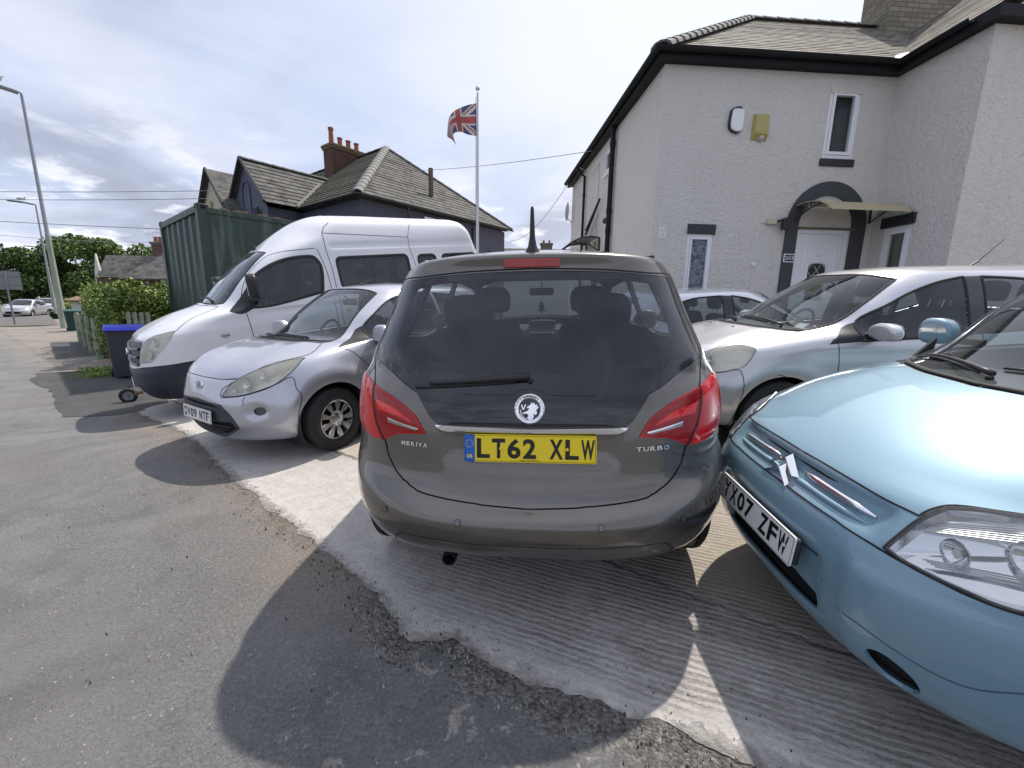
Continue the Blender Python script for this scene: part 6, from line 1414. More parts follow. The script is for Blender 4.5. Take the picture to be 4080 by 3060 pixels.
    for k, ch in enumerate('VAUXHALL'):
        v, f = text_mesh(ch, .0055, .0055, 0, bold=.02); t = rad(150 - 120 * k / 7); n = len(V)
        V += [(.0485 * math.cos(t) + q[0] * math.sin(t) + q[2] * math.cos(t), -.0088, .0485 * math.sin(t) - q[0] * math.cos(t) + q[2] * math.sin(t)) for q in v]; F += [tuple(n + i for i in g) for g in f]
    mesh('badge_letters', V, F, PLBLACK, emb)
    for txt, cx, w in (('MERIVA', .475, .0185), ('TURBO', -.48, .0235)):
        V, F = text_mesh(txt, w, .018, .004, bold=.045, widths={'I': .006}); V = [(cx - v[0], .786 + v[2]) for v in V]
        lo = on_skin(S, 'R', V, F, e, 'lettering', CHROME, .004); lo2 = on_skin(S, 'R', V, F, e, 'lettering_edge', BLACK, .0015)
        lo2.parent = lo
    for sx in (1, -1):
        for x, z in ((.59, .533), (.27, .538)):
            P, N = S.ev(np.array([S.uv('R', (x, z))])); p, n = P[0], N[0]; n = Vector((n[0] * sx, n[1], n[2]))
            b = MB(); b.lathe([(.001, .0125), (.0022, .0105), (.0022, .0005)], axis='z', n=20); q = b.obj('parking_sensor', grey, e, mat4=Matrix.Translation((p[0] * sx, p[1], p[2])) @ n.to_track_quat('Z', 'Y').to_matrix().to_4x4(), auto=30)
            b = MB(); b.tube([(.0125 * math.cos(t * .349), .0125 * math.sin(t * .349), .0012) for t in range(18)], .0011, 4, closed=True); b.obj('sensor_ring', GAP, q)
    # wiper, pivot on the tailgate panel edge, lying to the left
    wiper(e, S, 'R', (.0, 1.045), (.47, 1.012), .80, 'rear_wiper', .030, 1.5)
    # exhaust
    b = MB(); b.lathe([(0, .030), (.10, .030), (.10, .026), (.0, .026)], c=(.34, 4.08, .30), axis='y', n=24); b.obj('exhaust_pipe', mat('sooty_steel', (.03, .028, .027), .6, .5), e, auto=40)
    b = MB(); b.tube([(.17, 4.12, .345), (.168, 4.13, .325), (.15, 4.135, .31), (.125, 4.135, .318), (.12, 4.13, .345)], .0035, 6); b.obj('tow_hook_wire', BLACK, e, smooth=True)
    for y in (.87, 3.50):
        for sx in (1, -1):
            wheel(e, (sx * .765, y, .32), sx, .318, .20, .215, 'alloy', segs=7); arch_liner(e, y, .34, .335, .45, .80, sx)
    underbody(S, e)
    b = MB(); b.box(-.5, .5, .26, .5, 3.7, .32); b.obj('floor_pan', BLACK, e)
    d = car_cabin(e, 4.288, 1.42, 2.05, 2.95, .33, .68, 1.03, seatz=.48, bh=.56, mid_rest=False)
    b = MB(); b.prism(rrect(-.12, -.05, .12, .05, .02), 0, .01); b.obj('centre_vents', SATIN, d, mat4=Matrix.Translation((0, 1.645, .93)) @ Matrix.Rotation(rad(-15), 4, 'X'))
    b = MB(); b.prism(rrect(-.105, -.035, -.005, .035, .01), -.004, .014); b.prism(rrect(.005, -.035, .105, .035, .01), -.004, .014); b.obj('vent_slot', BLACK, d, mat4=Matrix.Translation((0, 1.645, .93)) @ Matrix.Rotation(rad(-15), 4, 'X'))
    b = MB(); b.prism(cat([(-.13, 0), (-.13, 0), (.13, 0), (.13, 0), (.11, .05), (-.11, .05)], 3), -.05, .05); b.obj('display_hood', CABIN2, d, mat4=Matrix.Translation((0, 1.5, 1.025)))
    b = MB(); b.prism([(0, .06), (-.02, .03), (-.012, .03), (-.03, 0), (-.015, 0), (-.035, -.03), (-.006, -.03), (-.01, -.05), (.01, -.05), (.006, -.03), (.035, -.03), (.015, 0), (.03, 0), (.012, .03), (.02, .03)], -.003, .003); b.tube([(0, 0, .06), (0, 0, .15)], .0015, 4)
    b.obj('air_freshener', BLACK, e, mat4=Matrix.Translation((0, 1.86, 1.22)))
    b = MB(); b.box(-.62, 3.32, .72, .62, 3.9, .74); b.obj('parcel_shelf', CABIN, e)
    b = MB(); b.prism([(3.25, .36), (3.32, .36), (3.42, .98), (3.36, .98)], -.64, .64, 'x'); b.obj('rear_bench_back', CABIN, e)
    for sx in (1, -1):
        b = MB(); b.prism(cat([(-.06, -.07), (.10, -.08), (.14, .0), (.10, .08), (-.03, .08), (-.08, 0)], 4), -.05, .05); b.obj('door_mirror', grey, e, mat4=Matrix.Translation((sx * .97, 1.52, 1.08)) @ Matrix.Rotation(rad(8 * sx), 4, 'Z') @ Matrix.Diagonal((sx, 1, 1, 1)), bevel=.02)
    return e
MPV_POS = None
def _mp(rx, ry, yaw, L, g0, slope, droll=0):
    phi = rad(180 - yaw); bx, by = -math.sin(phi), math.cos(phi); return (rx - bx * L, ry - by * L, g0, phi, slope)
GS = (.594 * .055, .805 * .055)
MPV_POS = _mp(.083, 1.43, 5, 4.288, .055 * 4.1, GS)
build_mpv()
def c3_rings():
    return [
    (.26, .17, 3.72, .22, .72, .17, .20, .75, 2.9, .5, 2.8),
    (.10, .20, 3.80, .30, .79, .21, .25, .85, 2.9, .55, 2.8),
    (.03, .30, 3.83, .38, .818, .30, .34, .88, 2.85, .6, 2.8),
    (.01, .38, 3.84, .47, .824, .38, .40, .90, 2.85, .6, 2.8),
    (.00, .50, 3.85, .60, .833, .50, .52, .90, 2.85, .6, 2.8),
    (.012, .60, 3.845, .70, .833, .62, .64, .90, 2.85, .6, 2.8),
    (.035, .645, 3.84, .75, .832, .67, .70, .90, 2.85, .6, 2.8),
    (.08, .70, 3.83, .80, .83, .735, .76, .86, 2.85, .6, 2.8),
    (.125, .757, 3.80, .88, .822, .80, .86, .85, 2.7, .6, 2.8),
    (.20, .81, 3.78, .92, .81, .85, .91, .83, 2.4, .6, 2.8),
    (.33, .88, 3.76, .96, .80, .90, .95, .80, 2.4, .6, 2.8),
    (.60, .985, 3.72, 1.0, .785, .955, .99, .78, 2.5, .6, 2.8),
    (.84, 1.05, 3.70, 1.05, .765, .99, 1.03, .72, 2.5, .6, 3.0),
    (1.20, 1.29, 3.60, 1.22, .70, 1.26, 1.21, .62, 2.7, .5, 3.4),
    (1.52, 1.45, 3.50, 1.38, .63, 1.44, 1.37, .5, 2.9, .5, 3.4),
    (1.65, 1.50, 3.45, 1.45, .59, 1.485, 1.43, .45, 3.0, .5, 3.2),
    (1.9, 1.52, 3.35, 1.49, .45, 1.505, 1.48, .45, 3, .5, 3.2),
    (2.3, 1.53, 3.1, 1.505, 0, 1.53, 1.505, .3, 3, .3, 3)]
def headlamp(S, parents, reg, bowls, depth=.05, ribs=None, amber=None, housing=None):
    """bucket behind the lens with reflector bowls and bulbs; one per side"""
    for lens, sx in zip(parents, (1, -1)):
        uv = reg['uv']; c = np.mean(uv, 0); P, N = S.ev(np.array([tuple(c + (np.array(p) - c) * .97) for p in uv])); n = len(P)
        V = []; F = []
        # rim going inward then a floor grid made as fan
        ins = P - N * depth; cen = ins.mean(0)
        for q in (P - N * .004, ins, cen + (ins - cen) * .5, np.repeat(cen[None], n, 0)):
            V += [(a[0] * sx, a[1], a[2]) for a in q]
        for r in range(3):
            for i in range(n): F.append((r*n + i, r*n + (i+1) % n, (r+1)*n + (i+1) % n, (r+1)*n + i))
        mesh('lamp_housing', V, F, housing or REFL, lens, auto=50)
        for (x, y, z, r, d) in bowls:
            Pb, Nb = S.ev(np.array([S.uv('F', (x, z))])); y = Pb[0][1] - Nb[0][1] * depth * .80; x = Pb[0][0] - Nb[0][0] * depth * .6
            b = MB(); prof = [(0, r), (.002, r * 1.06), (-.001, r * 1.0)] + [(d * (1 - (k / 8) ** 2), max(r * k / 8, .001)) for k in range(8, -1, -1)]
            b.lathe(prof, c=(x * sx, y, z), axis='y', n=28); b.obj('reflector_bowl', REFL, lens, smooth=True)
            b = MB(); b.lathe([(d * .2, .012), (d * .2, .0001)], c=(x * sx, y, z), axis='y', n=16); b.lathe([(d * .9, .008), (d * .25, .008), (d * .2, .004), (d * .18, .0005)], c=(x * sx, y, z), axis='y', n=12); b.obj('bulb', BULB, lens, smooth=True)
        if ribs:
            b = MB()
            for (a, c2, k) in ribs:
                for q in range(k):
                    t = q / max(k - 1, 1); p = [Vector(a[i]).lerp(Vector(c2[i]), t) for i in range(2)]; b.tube([(v.x * sx, v.y, v.z) for v in p], .0022, 5)
            b.obj('lens_ribs', mat('lamp_rib', (.6, .61, .62), .2, .9), lens)

def build_c3():
    blue = paint('ice_blue_metallic', (.175, .305, .39), .45, .20, dirt=.14, dcol=(.30, .32, .32))
    def df(P):
        P = P.copy(); x, y, z = P.T
        fr = 1 - sst(y, .35, .6)
        k = fr * (1 - sst(x, .385, .42)) * sst(z, .652, .668) * (1 - sst(z, .728, .742)); P[:, 1] += .020 * k       # grille recess
        k = fr * (1 - sst(x, .29, .325)) * sst(z, .285, .33) * (1 - sst(z, .505, .535)); P[:, 1] += .022 * k       # central intake
        k = fr * sst(x, .375, .41) * (1 - sst(z, .555, .60)) * sst(z, .20, .26) * (1 - sst(x, .70, .8)); P[:, 1] -= .014 * k   # corner swell
        k = np.exp(-((x - .42) / .10) ** 2) * sst(y, .2, .4) * (1 - sst(y, .75, .95)); P[:, 2] += .006 * k
        P = flare(P, .80, .31, .33, .012); P = flare(P, 3.26, .31, .33, .012); return P
    S = Surf(c3_rings(), df)
    e = empty('hatchback', mat4=carmat(*C3_POS), label='ice blue hatchback with chrome chevrons on its nose, nearest at the right', cat_='car')
    BON = [(0,.125,.762),(.12,.128,.762),(.26,.136,.756),(.36,.147,.750),(.445,.172,.744),(.445,.172,.744),(.45,.20,.77),(.468,.24,.79),(.54,.31,.812),(.62,.40,.845),(.675,.55,.89),(.695,.75,.95),(.66,.98,1.01),(.66,.98,1.01),(.47,.86,1.03),(.25,.76,1.02),(0,.72,1.015)]
    HL = [(.445,.103,.640),(.445,.103,.640),(.450,.13,.69),(.453,.17,.736),(.463,.222,.776),(.463,.222,.776),(.503,.269,.796),(.545,.31,.806),(.62,.40,.835),(.672,.50,.865),(.715,.62,.885),(.715,.62,.885),(.745,.55,.80),(.735,.42,.70),(.70,.31,.645),(.649,.238,.622),(.581,.176,.622),(.494,.121,.630)]
    WS = [(0,.73,1.0),(.25,.775,1.0),(.47,.88,1.02),(.635,1.03,1.04),(.635,1.03,1.04),(.60,1.20,1.20),(.555,1.45,1.38),(.52,1.56,1.44),(.52,1.56,1.44),(.3,1.59,1.465),(0,1.60,1.47)]
    COWL = [(0,.70,1.0),(.25,.745,1.0),(.47,.845,1.02),(.655,.97,1.02),(.655,.97,1.02),(.62,1.06,1.07),(.47,.93,1.05),(.25,.83,1.05),(0,.79,1.05)]
    FOG = [(.452,.115,.315),(.47,.12,.345),(.505,.135,.35),(.545,.165,.325),(.552,.18,.285),(.52,.165,.262),(.475,.14,.275)]
    R = [
     dict(n='front_bumper', v='P', p=cat([(0,.05,.22),(0,.05,.22),(.5,.2,.2),(.78,.46,.2),(.78,.46,.2),(.80,.44,.55),(.76,.40,.66),(.735,.42,.695),(.70,.31,.641),(.649,.238,.618),(.581,.176,.618),(.494,.121,.626),(.435,.096,.632),(.34,.066,.640),(.172,.044,.648),(0,.040,.651)], 4), m=blue, seam=1),
     dict(n='bonnet', v='P', p=cat(BON, 4), m=blue, seam=1),
     dict(n='scuttle', v='P', p=cat(COWL, 4), m=BLACK, off=-.006),
     dict(n='windscreen', v='P', p=cat(WS, 4), m=GLASS, off=0),
     dict(n='headlamp', v='P', p=cat(HL, 4), m=LENS, off=.004),
     dict(n='intake_slot', v='F', p=[(0,.518),(.285,.510),(.285,.497),(0,.500)], m=GAP, off=-.03, skirt=0),
     dict(n='lower_intake', v='F', p=[(0,.372),(.19,.380),(.285,.36),(.30,.302),(0,.300)], m=GAP, off=-.03, skirt=0),
     dict(n='fog_lamp', v='P', p=cat(FOG, 4), m=GAP, off=-.03, skirt=0),
     dict(n='side_window', v='S', p=cat([(1.20,1.03),(1.20,1.03),(1.45,1.25),(1.7,1.38),(2.05,1.44),(2.05,1.44),(2.08,1.06),(2.08,1.06),(1.6,1.04)], 4), m=GLASS, off=-.003),
     dict(n='side_window', v='S', p=cat([(2.14,1.06),(2.14,1.06),(2.11,1.44),(2.11,1.44),(2.6,1.41),(2.85,1.35),(2.85,1.35),(2.95,1.10),(2.95,1.10)], 4), m=GLASS, off=-.003),
     dict(n='rear_window', v='R', p=cat([(0,1.1),(0,1.1),(.58,1.12),(.58,1.12),(.50,1.40),(.50,1.40),(0,1.42),(0,1.42)], 3), m=GLASSD, off=-.002),
     dict(n='tail_lamp', v='R', p=cat([(.62,.80),(.62,.80),(.80,.82),(.80,.82),(.70,1.05),(.70,1.05),(.62,1.02)], 3), m=mat('red_lamp_lens'), off=.004),
     dict(n='h', v='S', p=arch(.80, .31, .335), m=None, hole=1), dict(n='h', v='S', p=arch(3.26, .31, .335), m=None, hole=1),
    ]
    o = skin(S, e, blue, R, du=.022)
    ribbon(S, [('UV', r['uv'], True) for r in R if r.get('seam')] + [('S', [(2.1, .3), (2.12, 1.0), (2.09, 1.46)], False), ('S', [(1.08, .3), (1.06, .8), (1.15, 1.0)], False)], e, 'panel_seam', GAP, w=.006)
    ribbon(S, [('UV', r['uv'], True) for r in R if r['n'] == 'headlamp'], e, 'lamp_seal', RUBBER, w=.012, off=.001, round_=.003)
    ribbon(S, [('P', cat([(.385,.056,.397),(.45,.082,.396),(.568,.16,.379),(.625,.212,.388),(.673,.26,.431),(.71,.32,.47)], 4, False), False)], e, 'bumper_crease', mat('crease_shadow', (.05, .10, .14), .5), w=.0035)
    finish_windows(S, e, ('side_window', 'windscreen'), R, w=.02)
    for q in [r for r in R if r['n'] == 'fog_lamp']:
        pass
    for lens, sx in zip(o['fog_lamp'], (1, -1)):
        b = MB(); b.lathe([(-.0, .036), (.004, .034), (.008, .020), (.009, .0005)], c=(.508 * sx, .172, .305), axis='y', n=24); b.obj('fog_lens', mat('fog_glass', (.08, .09, .10), .05, .3, 1), lens, smooth=True)
    hl = [r for r in R if r['n'] == 'headlamp'][0]
    headlamp(S, o['headlamp'], hl, [(.545, .235, .690, .036, .03), (.630, .335, .730, .040, .03)], .05,
             ribs=[([(.47,.19,.742), (.65,.40,.822)], [(.475,.16,.720), (.68,.40,.79)], 7), ([(.50,.150,.648), (.69,.36,.70)], [(.52,.165,.640), (.70,.36,.68)], 4)])
    # grille bars and chevrons
    def bar(nm, x0, x1, z, m, h, w, y=.0):
        pts = []
        for sx in (1, -1):
            ribbon(S, [('F', [(x0 + (x1 - x0) * k / 14, z(x0 + (x1 - x0) * k / 14)) for k in range(15)], False)], e, nm, m, w=w, off=.0, round_=h, sides=(sx,), taper=3)
    bar('grille_bar', .075, .372, lambda x: .708 - .012 * (x / .37), CHROME, .020, .028)
    bar('grille_bar', .03, .372, lambda x: .676 - .005 * (x / .37), blue, .015, .026)
    bar('grille_strip', .0, .372, lambda x: .728 - .004 * (x / .37), GAP, .002, .012)
    for k, (dz, yy) in enumerate(((0, .072), (-.040, .052))):
        b = MB(); c = [(-.085, .692 + dz), (0, .748 + dz), (.085, .692 + dz), (.066, .692 + dz), (0, .722 + dz), (-.066, .692 + dz)]
        V = []; F = []
        out = [(-.088, .688), (0, .747), (.088, .688)]; mid = [(-.075, .690), (0, .732), (.075, .690)]; inn = [(-.062, .688), (0, .716), (.062, .688)]
        for L, y in ((out, .0), (mid, -.020), (inn, .0)):
            for (x, z) in L: V.append((x, yy + .25 * x * x / .09 * .1 + (z - .69) * .45 + y, z + dz))
        F = [(0, 1, 4, 3), (1, 2, 5, 4), (3, 4, 7, 6), (4, 5, 8, 7)]
        b.add(V, F); b.add([(v[0], v[1] + .03, v[2]) for v in V], []) ; b.obj('chevron', CHROME, e)
    # plate on its plinth
    b = MB(); b.prism(rrect(-.262, -.050, .262, .050, .01), 0, .02); b.obj('plate_plinth', BLACK, e, mat4=Matrix.Translation((0, -.020, .492)) @ Matrix.Rotation(rad(-5), 4, 'X'), bevel=.008)
    plate(e, 'YX07 ZFW', (0, -.027, .494), Matrix.Rotation(rad(-5), 3, 'X'))
    wiper(e, S, 'T', (.50, .93), (-.05, .86), .85, 'wiper', .018); wiper(e, S, 'T', (-.02, .78), (-.50, .96), .85, 'wiper', .018)
    for sx in (1, -1):
        b = MB(); b.prism(cat([(-.07, -.06), (.06, -.07), (.09, .0), (.06, .065), (-.04, .06), (-.085, 0)], 4), -.045, .035); mi = b.obj('door_mirror', blue, e, mat4=Matrix.Translation((sx * .90, 1.42, 1.11)) @ Matrix.Rotation(rad(-8 * sx), 4, 'Z') @ Matrix.Diagonal((sx, 1, 1, 1)), bevel=.02)
        b = MB(); b.prism(cat([(-.065, -.055), (.055, -.065), (.085, .0), (.055, .06), (-.035, .055), (-.08, 0)], 4), .03, .045); b.box(-.20, -.02, -.06, -.05, .03, -.03); b.obj('mirror_back', BLACK, mi)
        for y in (.80, 3.26):
            wheel(e, (sx * .735, y, .295), sx, .295, .185, .19, 'steel'); arch_liner(e, y, .30, .33, .40, .80, sx)
        b = MB(); b.prism(cat([(1.12, 1.00), (1.12, 1.00), (1.20, 1.0), (1.22, 1.10), (1.22, 1.10)], 3), .70 * sx, .715 * sx, 'x'); b.obj('mirror_sail', BLACK, e)
    underbody(S, e); b = MB(); b.box(-.5, .45, .20, .5, 3.5, .3); b.obj('floor_pan', BLACK, e)
    car_cabin(e, 3.85, 1.28, 1.95, 2.8, .30, .66, .98, seatz=.45, bh=.58)
    return e
C3_POS = (1.018, 1.553, .078, -1.601, GS)
build_c3()
def ka_rings():
    return [
    (.28, .17, 3.52, .22, .70, .17, .20, .75, 2.7, .5, 2.8),
    (.12, .19, 3.58, .30, .78, .21, .25, .85, 2.7, .55, 2.8),
    (.04, .27, 3.61, .38, .81, .30, .34, .90, 2.7, .6, 2.8),
    (.00, .38, 3.62, .47, .825, .38, .40, .92, 2.7, .6, 2.8),
    (.00, .50, 3.62, .60, .829, .50, .52, .92, 2.7, .6, 2.8),
    (.03, .62, 3.61, .70, .829, .62, .64, .92, 2.7, .6, 2.8),
    (.07, .72, 3.60, .80, .825, .74, .76, .90, 2.7, .6, 2.8),
    (.13, .79, 3.57, .88, .815, .82, .86, .88, 2.7, .6, 2.8),
    (.25, .86, 3.53, .94, .80, .88, .93, .85, 2.7, .6, 2.8),
    (.55, .95, 3.50, .99, .78, .94, .97, .80, 2.7, .6, 2.8),
    (.90, 1.01, 3.48, 1.04, .765, .97, 1.01, .72, 2.6, .6, 3.0),
    (1.20, 1.22, 3.40, 1.22, .70, 1.18, 1.21, .62, 2.7, .5, 3.4),
    (1.50, 1.40, 3.28, 1.38, .62, 1.37, 1.37, .5, 2.9, .5, 3.4),
    (1.62, 1.455, 3.22, 1.45, .57, 1.43, 1.42, .45, 3.0, .5, 3.2),
    (1.9, 1.49, 3.1, 1.49, .43, 1.475, 1.46, .45, 3, .5, 3.2),
    (2.2, 1.505, 2.8, 1.50, 0, 1.505, 1.50, .3, 3, .3, 3)]
def clio_rings():
    return [
    (.26, .17, 3.88, .22, .72, .17, .20, .75, 2.7, .5, 2.8),
    (.10, .20, 3.94, .30, .80, .21, .25, .85, 2.7, .55, 2.8),
    (.03, .30, 3.97, .38, .835, .30, .34, .90, 2.7, .6, 2.8),
    (.00, .42, 3.98, .47, .85, .40, .42, .92, 2.7, .6, 2.8),
    (.00, .54, 3.98, .60, .853, .52, .54, .92, 2.7, .6, 2.8),
    (.04, .64, 3.97, .70, .853, .64, .66, .92, 2.6, .6, 2.8),
    (.09, .72, 3.96, .80, .85, .74, .78, .90, 2.6, .6, 2.8),
    (.16, .78, 3.93, .88, .84, .82, .88, .88, 2.6, .6, 2.8),
    (.35, .87, 3.90, .94, .82, .885, .95, .85, 2.6, .6, 2.8),
    (.70, .97, 3.86, .99, .80, .94, .99, .80, 2.6, .6, 2.8),
    (1.02, 1.03, 3.84, 1.04, .78, .98, 1.04, .72, 2.6, .6, 3.0),
    (1.40, 1.24, 3.74, 1.22, .71, 1.19, 1.23, .62, 2.7, .5, 3.4),
    (1.72, 1.40, 3.60, 1.38, .635, 1.37, 1.37, .5, 2.9, .5, 3.4),
    (1.85, 1.45, 3.54, 1.45, .58, 1.43, 1.42, .45, 3.0, .5, 3.2),
    (2.1, 1.48, 3.4, 1.48, .44, 1.47, 1.46, .45, 3, .5, 3.2),
    (2.4, 1.493, 3.1, 1.49, 0, 1.493, 1.49, .3, 3, .3, 3)]
def tr_rings():
    return [
    (.30, .30, 5.50, .35, .80, .28, .30, .8, 3.4, .3, 4),
    (.14, .32, 5.60, .40, .90, .32, .34, .8, 3.4, .35, 4),
    (.05, .42, 5.65, .50, .95, .42, .45, .8, 3.4, .35, 4),
    (.00, .58, 5.68, .60, .97, .58, .60, .8, 3.4, .35, 5),
    (.00, .70, 5.68, .75, .975, .70, .75, .8, 3.4, .3, 5),
    (.04, .76, 5.66, .85, .98, .78, .85, .8, 3.4, .25, 5),
    (.06, .90, 5.66, 1.0, .985, .95, 1.0, .8, 3.4, .25, 5),
    (.13, 1.08, 5.66, 1.15, .985, 1.10, 1.15, .75, 3.4, .25, 5),
    (.30, 1.19, 5.65, 1.25, .97, 1.20, 1.28, .7, 3.4, .25, 5),
    (.62, 1.32, 5.64, 1.38, .955, 1.31, 1.38, .65, 3.4, .25, 5),
    (.95, 1.43, 5.63, 1.48, .94, 1.37, 1.45, .62, 3.4, .25, 5),
    (1.30, 1.75, 5.58, 1.75, .885, 1.72, 1.75, .60, 3.4, .25, 5),
    (1.62, 2.03, 5.53, 2.00, .84, 1.98, 2.00, .55, 3.4, .25, 5),
    (1.78, 2.12, 5.50, 2.12, .825, 2.08, 2.08, .55, 3.4, .25, 5),
    (2.13, 2.37, 5.46, 2.36, .78, 2.28, 2.33, .55, 2.5, .3, 4),
    (2.46, 2.55, 5.38, 2.52, .70, 2.48, 2.48, .5, 2.5, .35, 3),
    (2.72, 2.62, 5.2, 2.58, .52, 2.58, 2.56, .5, 2.5, .4, 3),
    (3.2, 2.64, 4.95, 2.60, 0, 2.64, 2.60, .4, 2.5, .4, 3)]
def mirror_part(e, x, y, z, m, sx, tilt=-8, s=1.0, zs=1.):
    b = MB(); b.prism([(p[0] * s, p[1] * s * zs) for p in cat([(-.07, -.07), (.10, -.08), (.14, .0), (.10, .075), (-.02, .085), (-.09, .02)], 4)], -.05, .035); mi = b.obj('door_mirror', m, e, mat4=Matrix.Translation((sx * x, y, z)) @ Matrix.Rotation(rad(tilt * sx), 4, 'Z') @ Matrix.Diagonal((sx, 1, 1, 1)), bevel=.022)
    b = MB(); b.prism([(p[0] * s, p[1] * s * zs) for p in cat([(-.065, -.065), (.095, -.075), (.13, .0), (.09, .07), (-.02, .08), (-.08, .02)], 4)], .030, .048); b.box(-.19, -.02, -.085 * zs, -.05, .04, -.035 * zs); b.obj('mirror_back', BLACK, mi, bevel=.006)

def build_ka(pos=None, label=''):
    silver = paint('silver_metallic', (.50, .51, .56), .30, .6, dirt=.22)
    def df(P):
        P = P.copy(); x, y, z = P.T; fr = 1 - sst(y, .4, .7)
        P[:, 1] += .022 * fr * (1 - sst((x / .44) ** 2 + ((z - .385) / .175) ** 2, .8, 1.05))
        r = np.hypot(x - .60, z - .475); P[:, 1] += .035 * fr * (1 - sst(r, .035, .075)) * (x > .4)
        P = flare(P, .75, .30, .335, .030, .16); P = flare(P, 3.04, .30, .335, .030, .16)
        k = np.exp(-((x - .46) / .10) ** 2) * sst(y, .2, .4) * (1 - sst(y, .75, .95)); P[:, 2] += .008 * k
        return P
    S = Surf(ka_rings(), df)
    e = empty('hatchback', mat4=carmat(*pos), label=label, cat_='car')
    BON = [(0,.078,.733),(.16,.085,.733),(.313,.101,.733),(.448,.148,.742),(.448,.148,.742),(.522,.218,.783),(.589,.343,.84),(.66,.48,.872),(.705,.60,.895),(.69,.70,.92),(.60,.83,.96),(.60,.83,.96),(.45,.76,.975),(.25,.71,.975),(0,.69,.975)]
    HL = [(.345,.061,.605),(.345,.061,.605),(.412,.112,.701),(.505,.204,.777),(.60,.336,.831),(.672,.483,.863),(.715,.575,.872),(.715,.575,.872),(.735,.46,.79),(.70,.342,.705),(.638,.247,.660),(.524,.14,.620),(.396,.075,.603)]
    GR = [(0,.01,.548),(.207,.016,.548),(.330,.037,.540),(.365,.042,.525),(.434,.063,.452),(.478,.09,.35),(.44,.085,.315),(.344,.075,.270),(.2,.09,.225),(0,.09,.208)]
    G1 = [(0,.525),(.26,.523),(.30,.512),(.275,.500),(0,.498)]
    G2 = [(0,.365),(.38,.385),(.445,.350),(.42,.325),(.34,.292),(.2,.252),(0,.235)]
    WS = [(0,.74,.99),(.25,.76,.99),(.44,.82,.99),(.60,.93,.98),(.60,.93,.98),(.565,1.1,1.09),(.52,1.32,1.24),(.485,1.60,1.41),(.485,1.60,1.41),(.3,1.585,1.44),(0,1.57,1.45)]
    COWL = [(0,.69,.975),(.25,.71,.975),(.45,.76,.975),(.60,.83,.96),(.60,.83,.96),(.615,.93,.98),(.615,.93,.98),(.44,.86,1.01),(.25,.81,1.01),(0,.79,1.01)]
    SAIL = [(.87,.92),(.87,.92),(1.10,.97),(1.29,1.05),(1.29,1.05),(1.28,.93),(1.28,.93)]
    SW = [(1.29,.935),(1.29,.935),(1.27,1.06),(1.45,1.20),(1.68,1.33),(1.95,1.385),(2.25,1.385),(2.25,1.385),(2.30,.98),(2.30,.98)]
    R = [
     dict(n='front_bumper', v='P', p=cat([(0,.1,.2),(0,.1,.2),(.5,.26,.2),(.68,.45,.2),(.68,.45,.2),(.76,.42,.4),(.79,.46,.56),(.77,.44,.64),(.73,.44,.73),(.69,.33,.69),(.638,.243,.652),(.524,.138,.613),(.396,.072,.597),(.335,.058,.60),(.34,.07,.66),(.40,.11,.70),(.448,.148,.742),(.313,.101,.733),(.16,.085,.733),(0,.078,.733)], 4), m=silver, seam=1),
     dict(n='bonnet', v='P', p=cat(BON, 4), m=silver, seam=1), dict(n='scuttle', v='P', p=cat(COWL, 4), m=mat('grey_scuttle', (.07, .072, .08), .6), off=-.004),
     dict(n='windscreen', v='P', p=cat(WS, 4), m=GLASS), dict(n='headlamp', v='P', p=cat(HL, 4), m=LENSOLD, off=.004),
     dict(n='lower_grille', v='P', p=cat(GR, 4), m=mat('grey_plastic', (.055, .058, .07), .55), off=0, skirt=.02),
     dict(n='grille_opening', v='F', p=G1, m=GAP, off=-.02, under='lower_grille'), dict(n='grille_opening', v='F', p=cat(G2, 3), m=GAP, off=-.02, under='lower_grille'),
     dict(n='fog_lamp', v='F', p=arcpts(.605, .475, .036, 0, 345, 23), m=mat('fog_glass'), off=-.02),
     dict(n='mirror_sail', v='P', p=[(.753,.883,.921),(.67,1.06,1.0),(.60,1.20,1.06),(.63,1.30,1.10),(.70,1.30,1.02),(.745,1.30,.955),(.755,1.1,.935)], m=BLACK, off=.002), dict(n='side_window', v='S', p=cat(SW, 4), m=GLASS, off=-.003),
     dict(n='side_window', v='S', p=cat([(2.36,1.0),(2.36,1.0),(2.32,1.38),(2.32,1.38),(2.7,1.33),(2.95,1.18),(2.95,1.18),(2.85,1.03)], 4), m=GLASSD, off=-.003),
     dict(n='rear_window', v='R', p=cat([(0,1.08),(0,1.08),(.55,1.1),(.55,1.1),(.48,1.38),(.48,1.38),(0,1.40),(0,1.40)], 3), m=GLASSD, off=-.002),
     dict(n='tail_lamp', v='R', p=cat([(.60,.75),(.60,.75),(.78,.78),(.78,.78),(.70,1.0),(.70,1.0),(.60,.98)], 3), m=mat('red_lamp_lens'), off=.004),
     dict(n='h', v='S', p=arch(.75, .30, .332), m=None, hole=1), dict(n='h', v='S', p=arch(3.04, .30, .332), m=None, hole=1),
    ]
    o = skin(S, e, silver, R, du=.028)
    ribbon(S, [('UV', r['uv'], True) for r in R if r.get('seam')] + [('S', cat([(1.30, .27), (1.22, .6), (1.02, .85), (.90, .92)], 4, False), False), ('S', [(2.34, .3), (2.36, .95), (2.31, 1.41)], False)], e, 'panel_seam', GAP, w=.006)
    ribbon(S, [('UV', r['uv'], True) for r in R if r['n'] == 'headlamp'], e, 'lamp_seal', RUBBER, w=.008, off=.001, round_=.003)
    finish_windows(S, e, ('side_window', 'windscreen'), R, w=.018)
    b = MB()
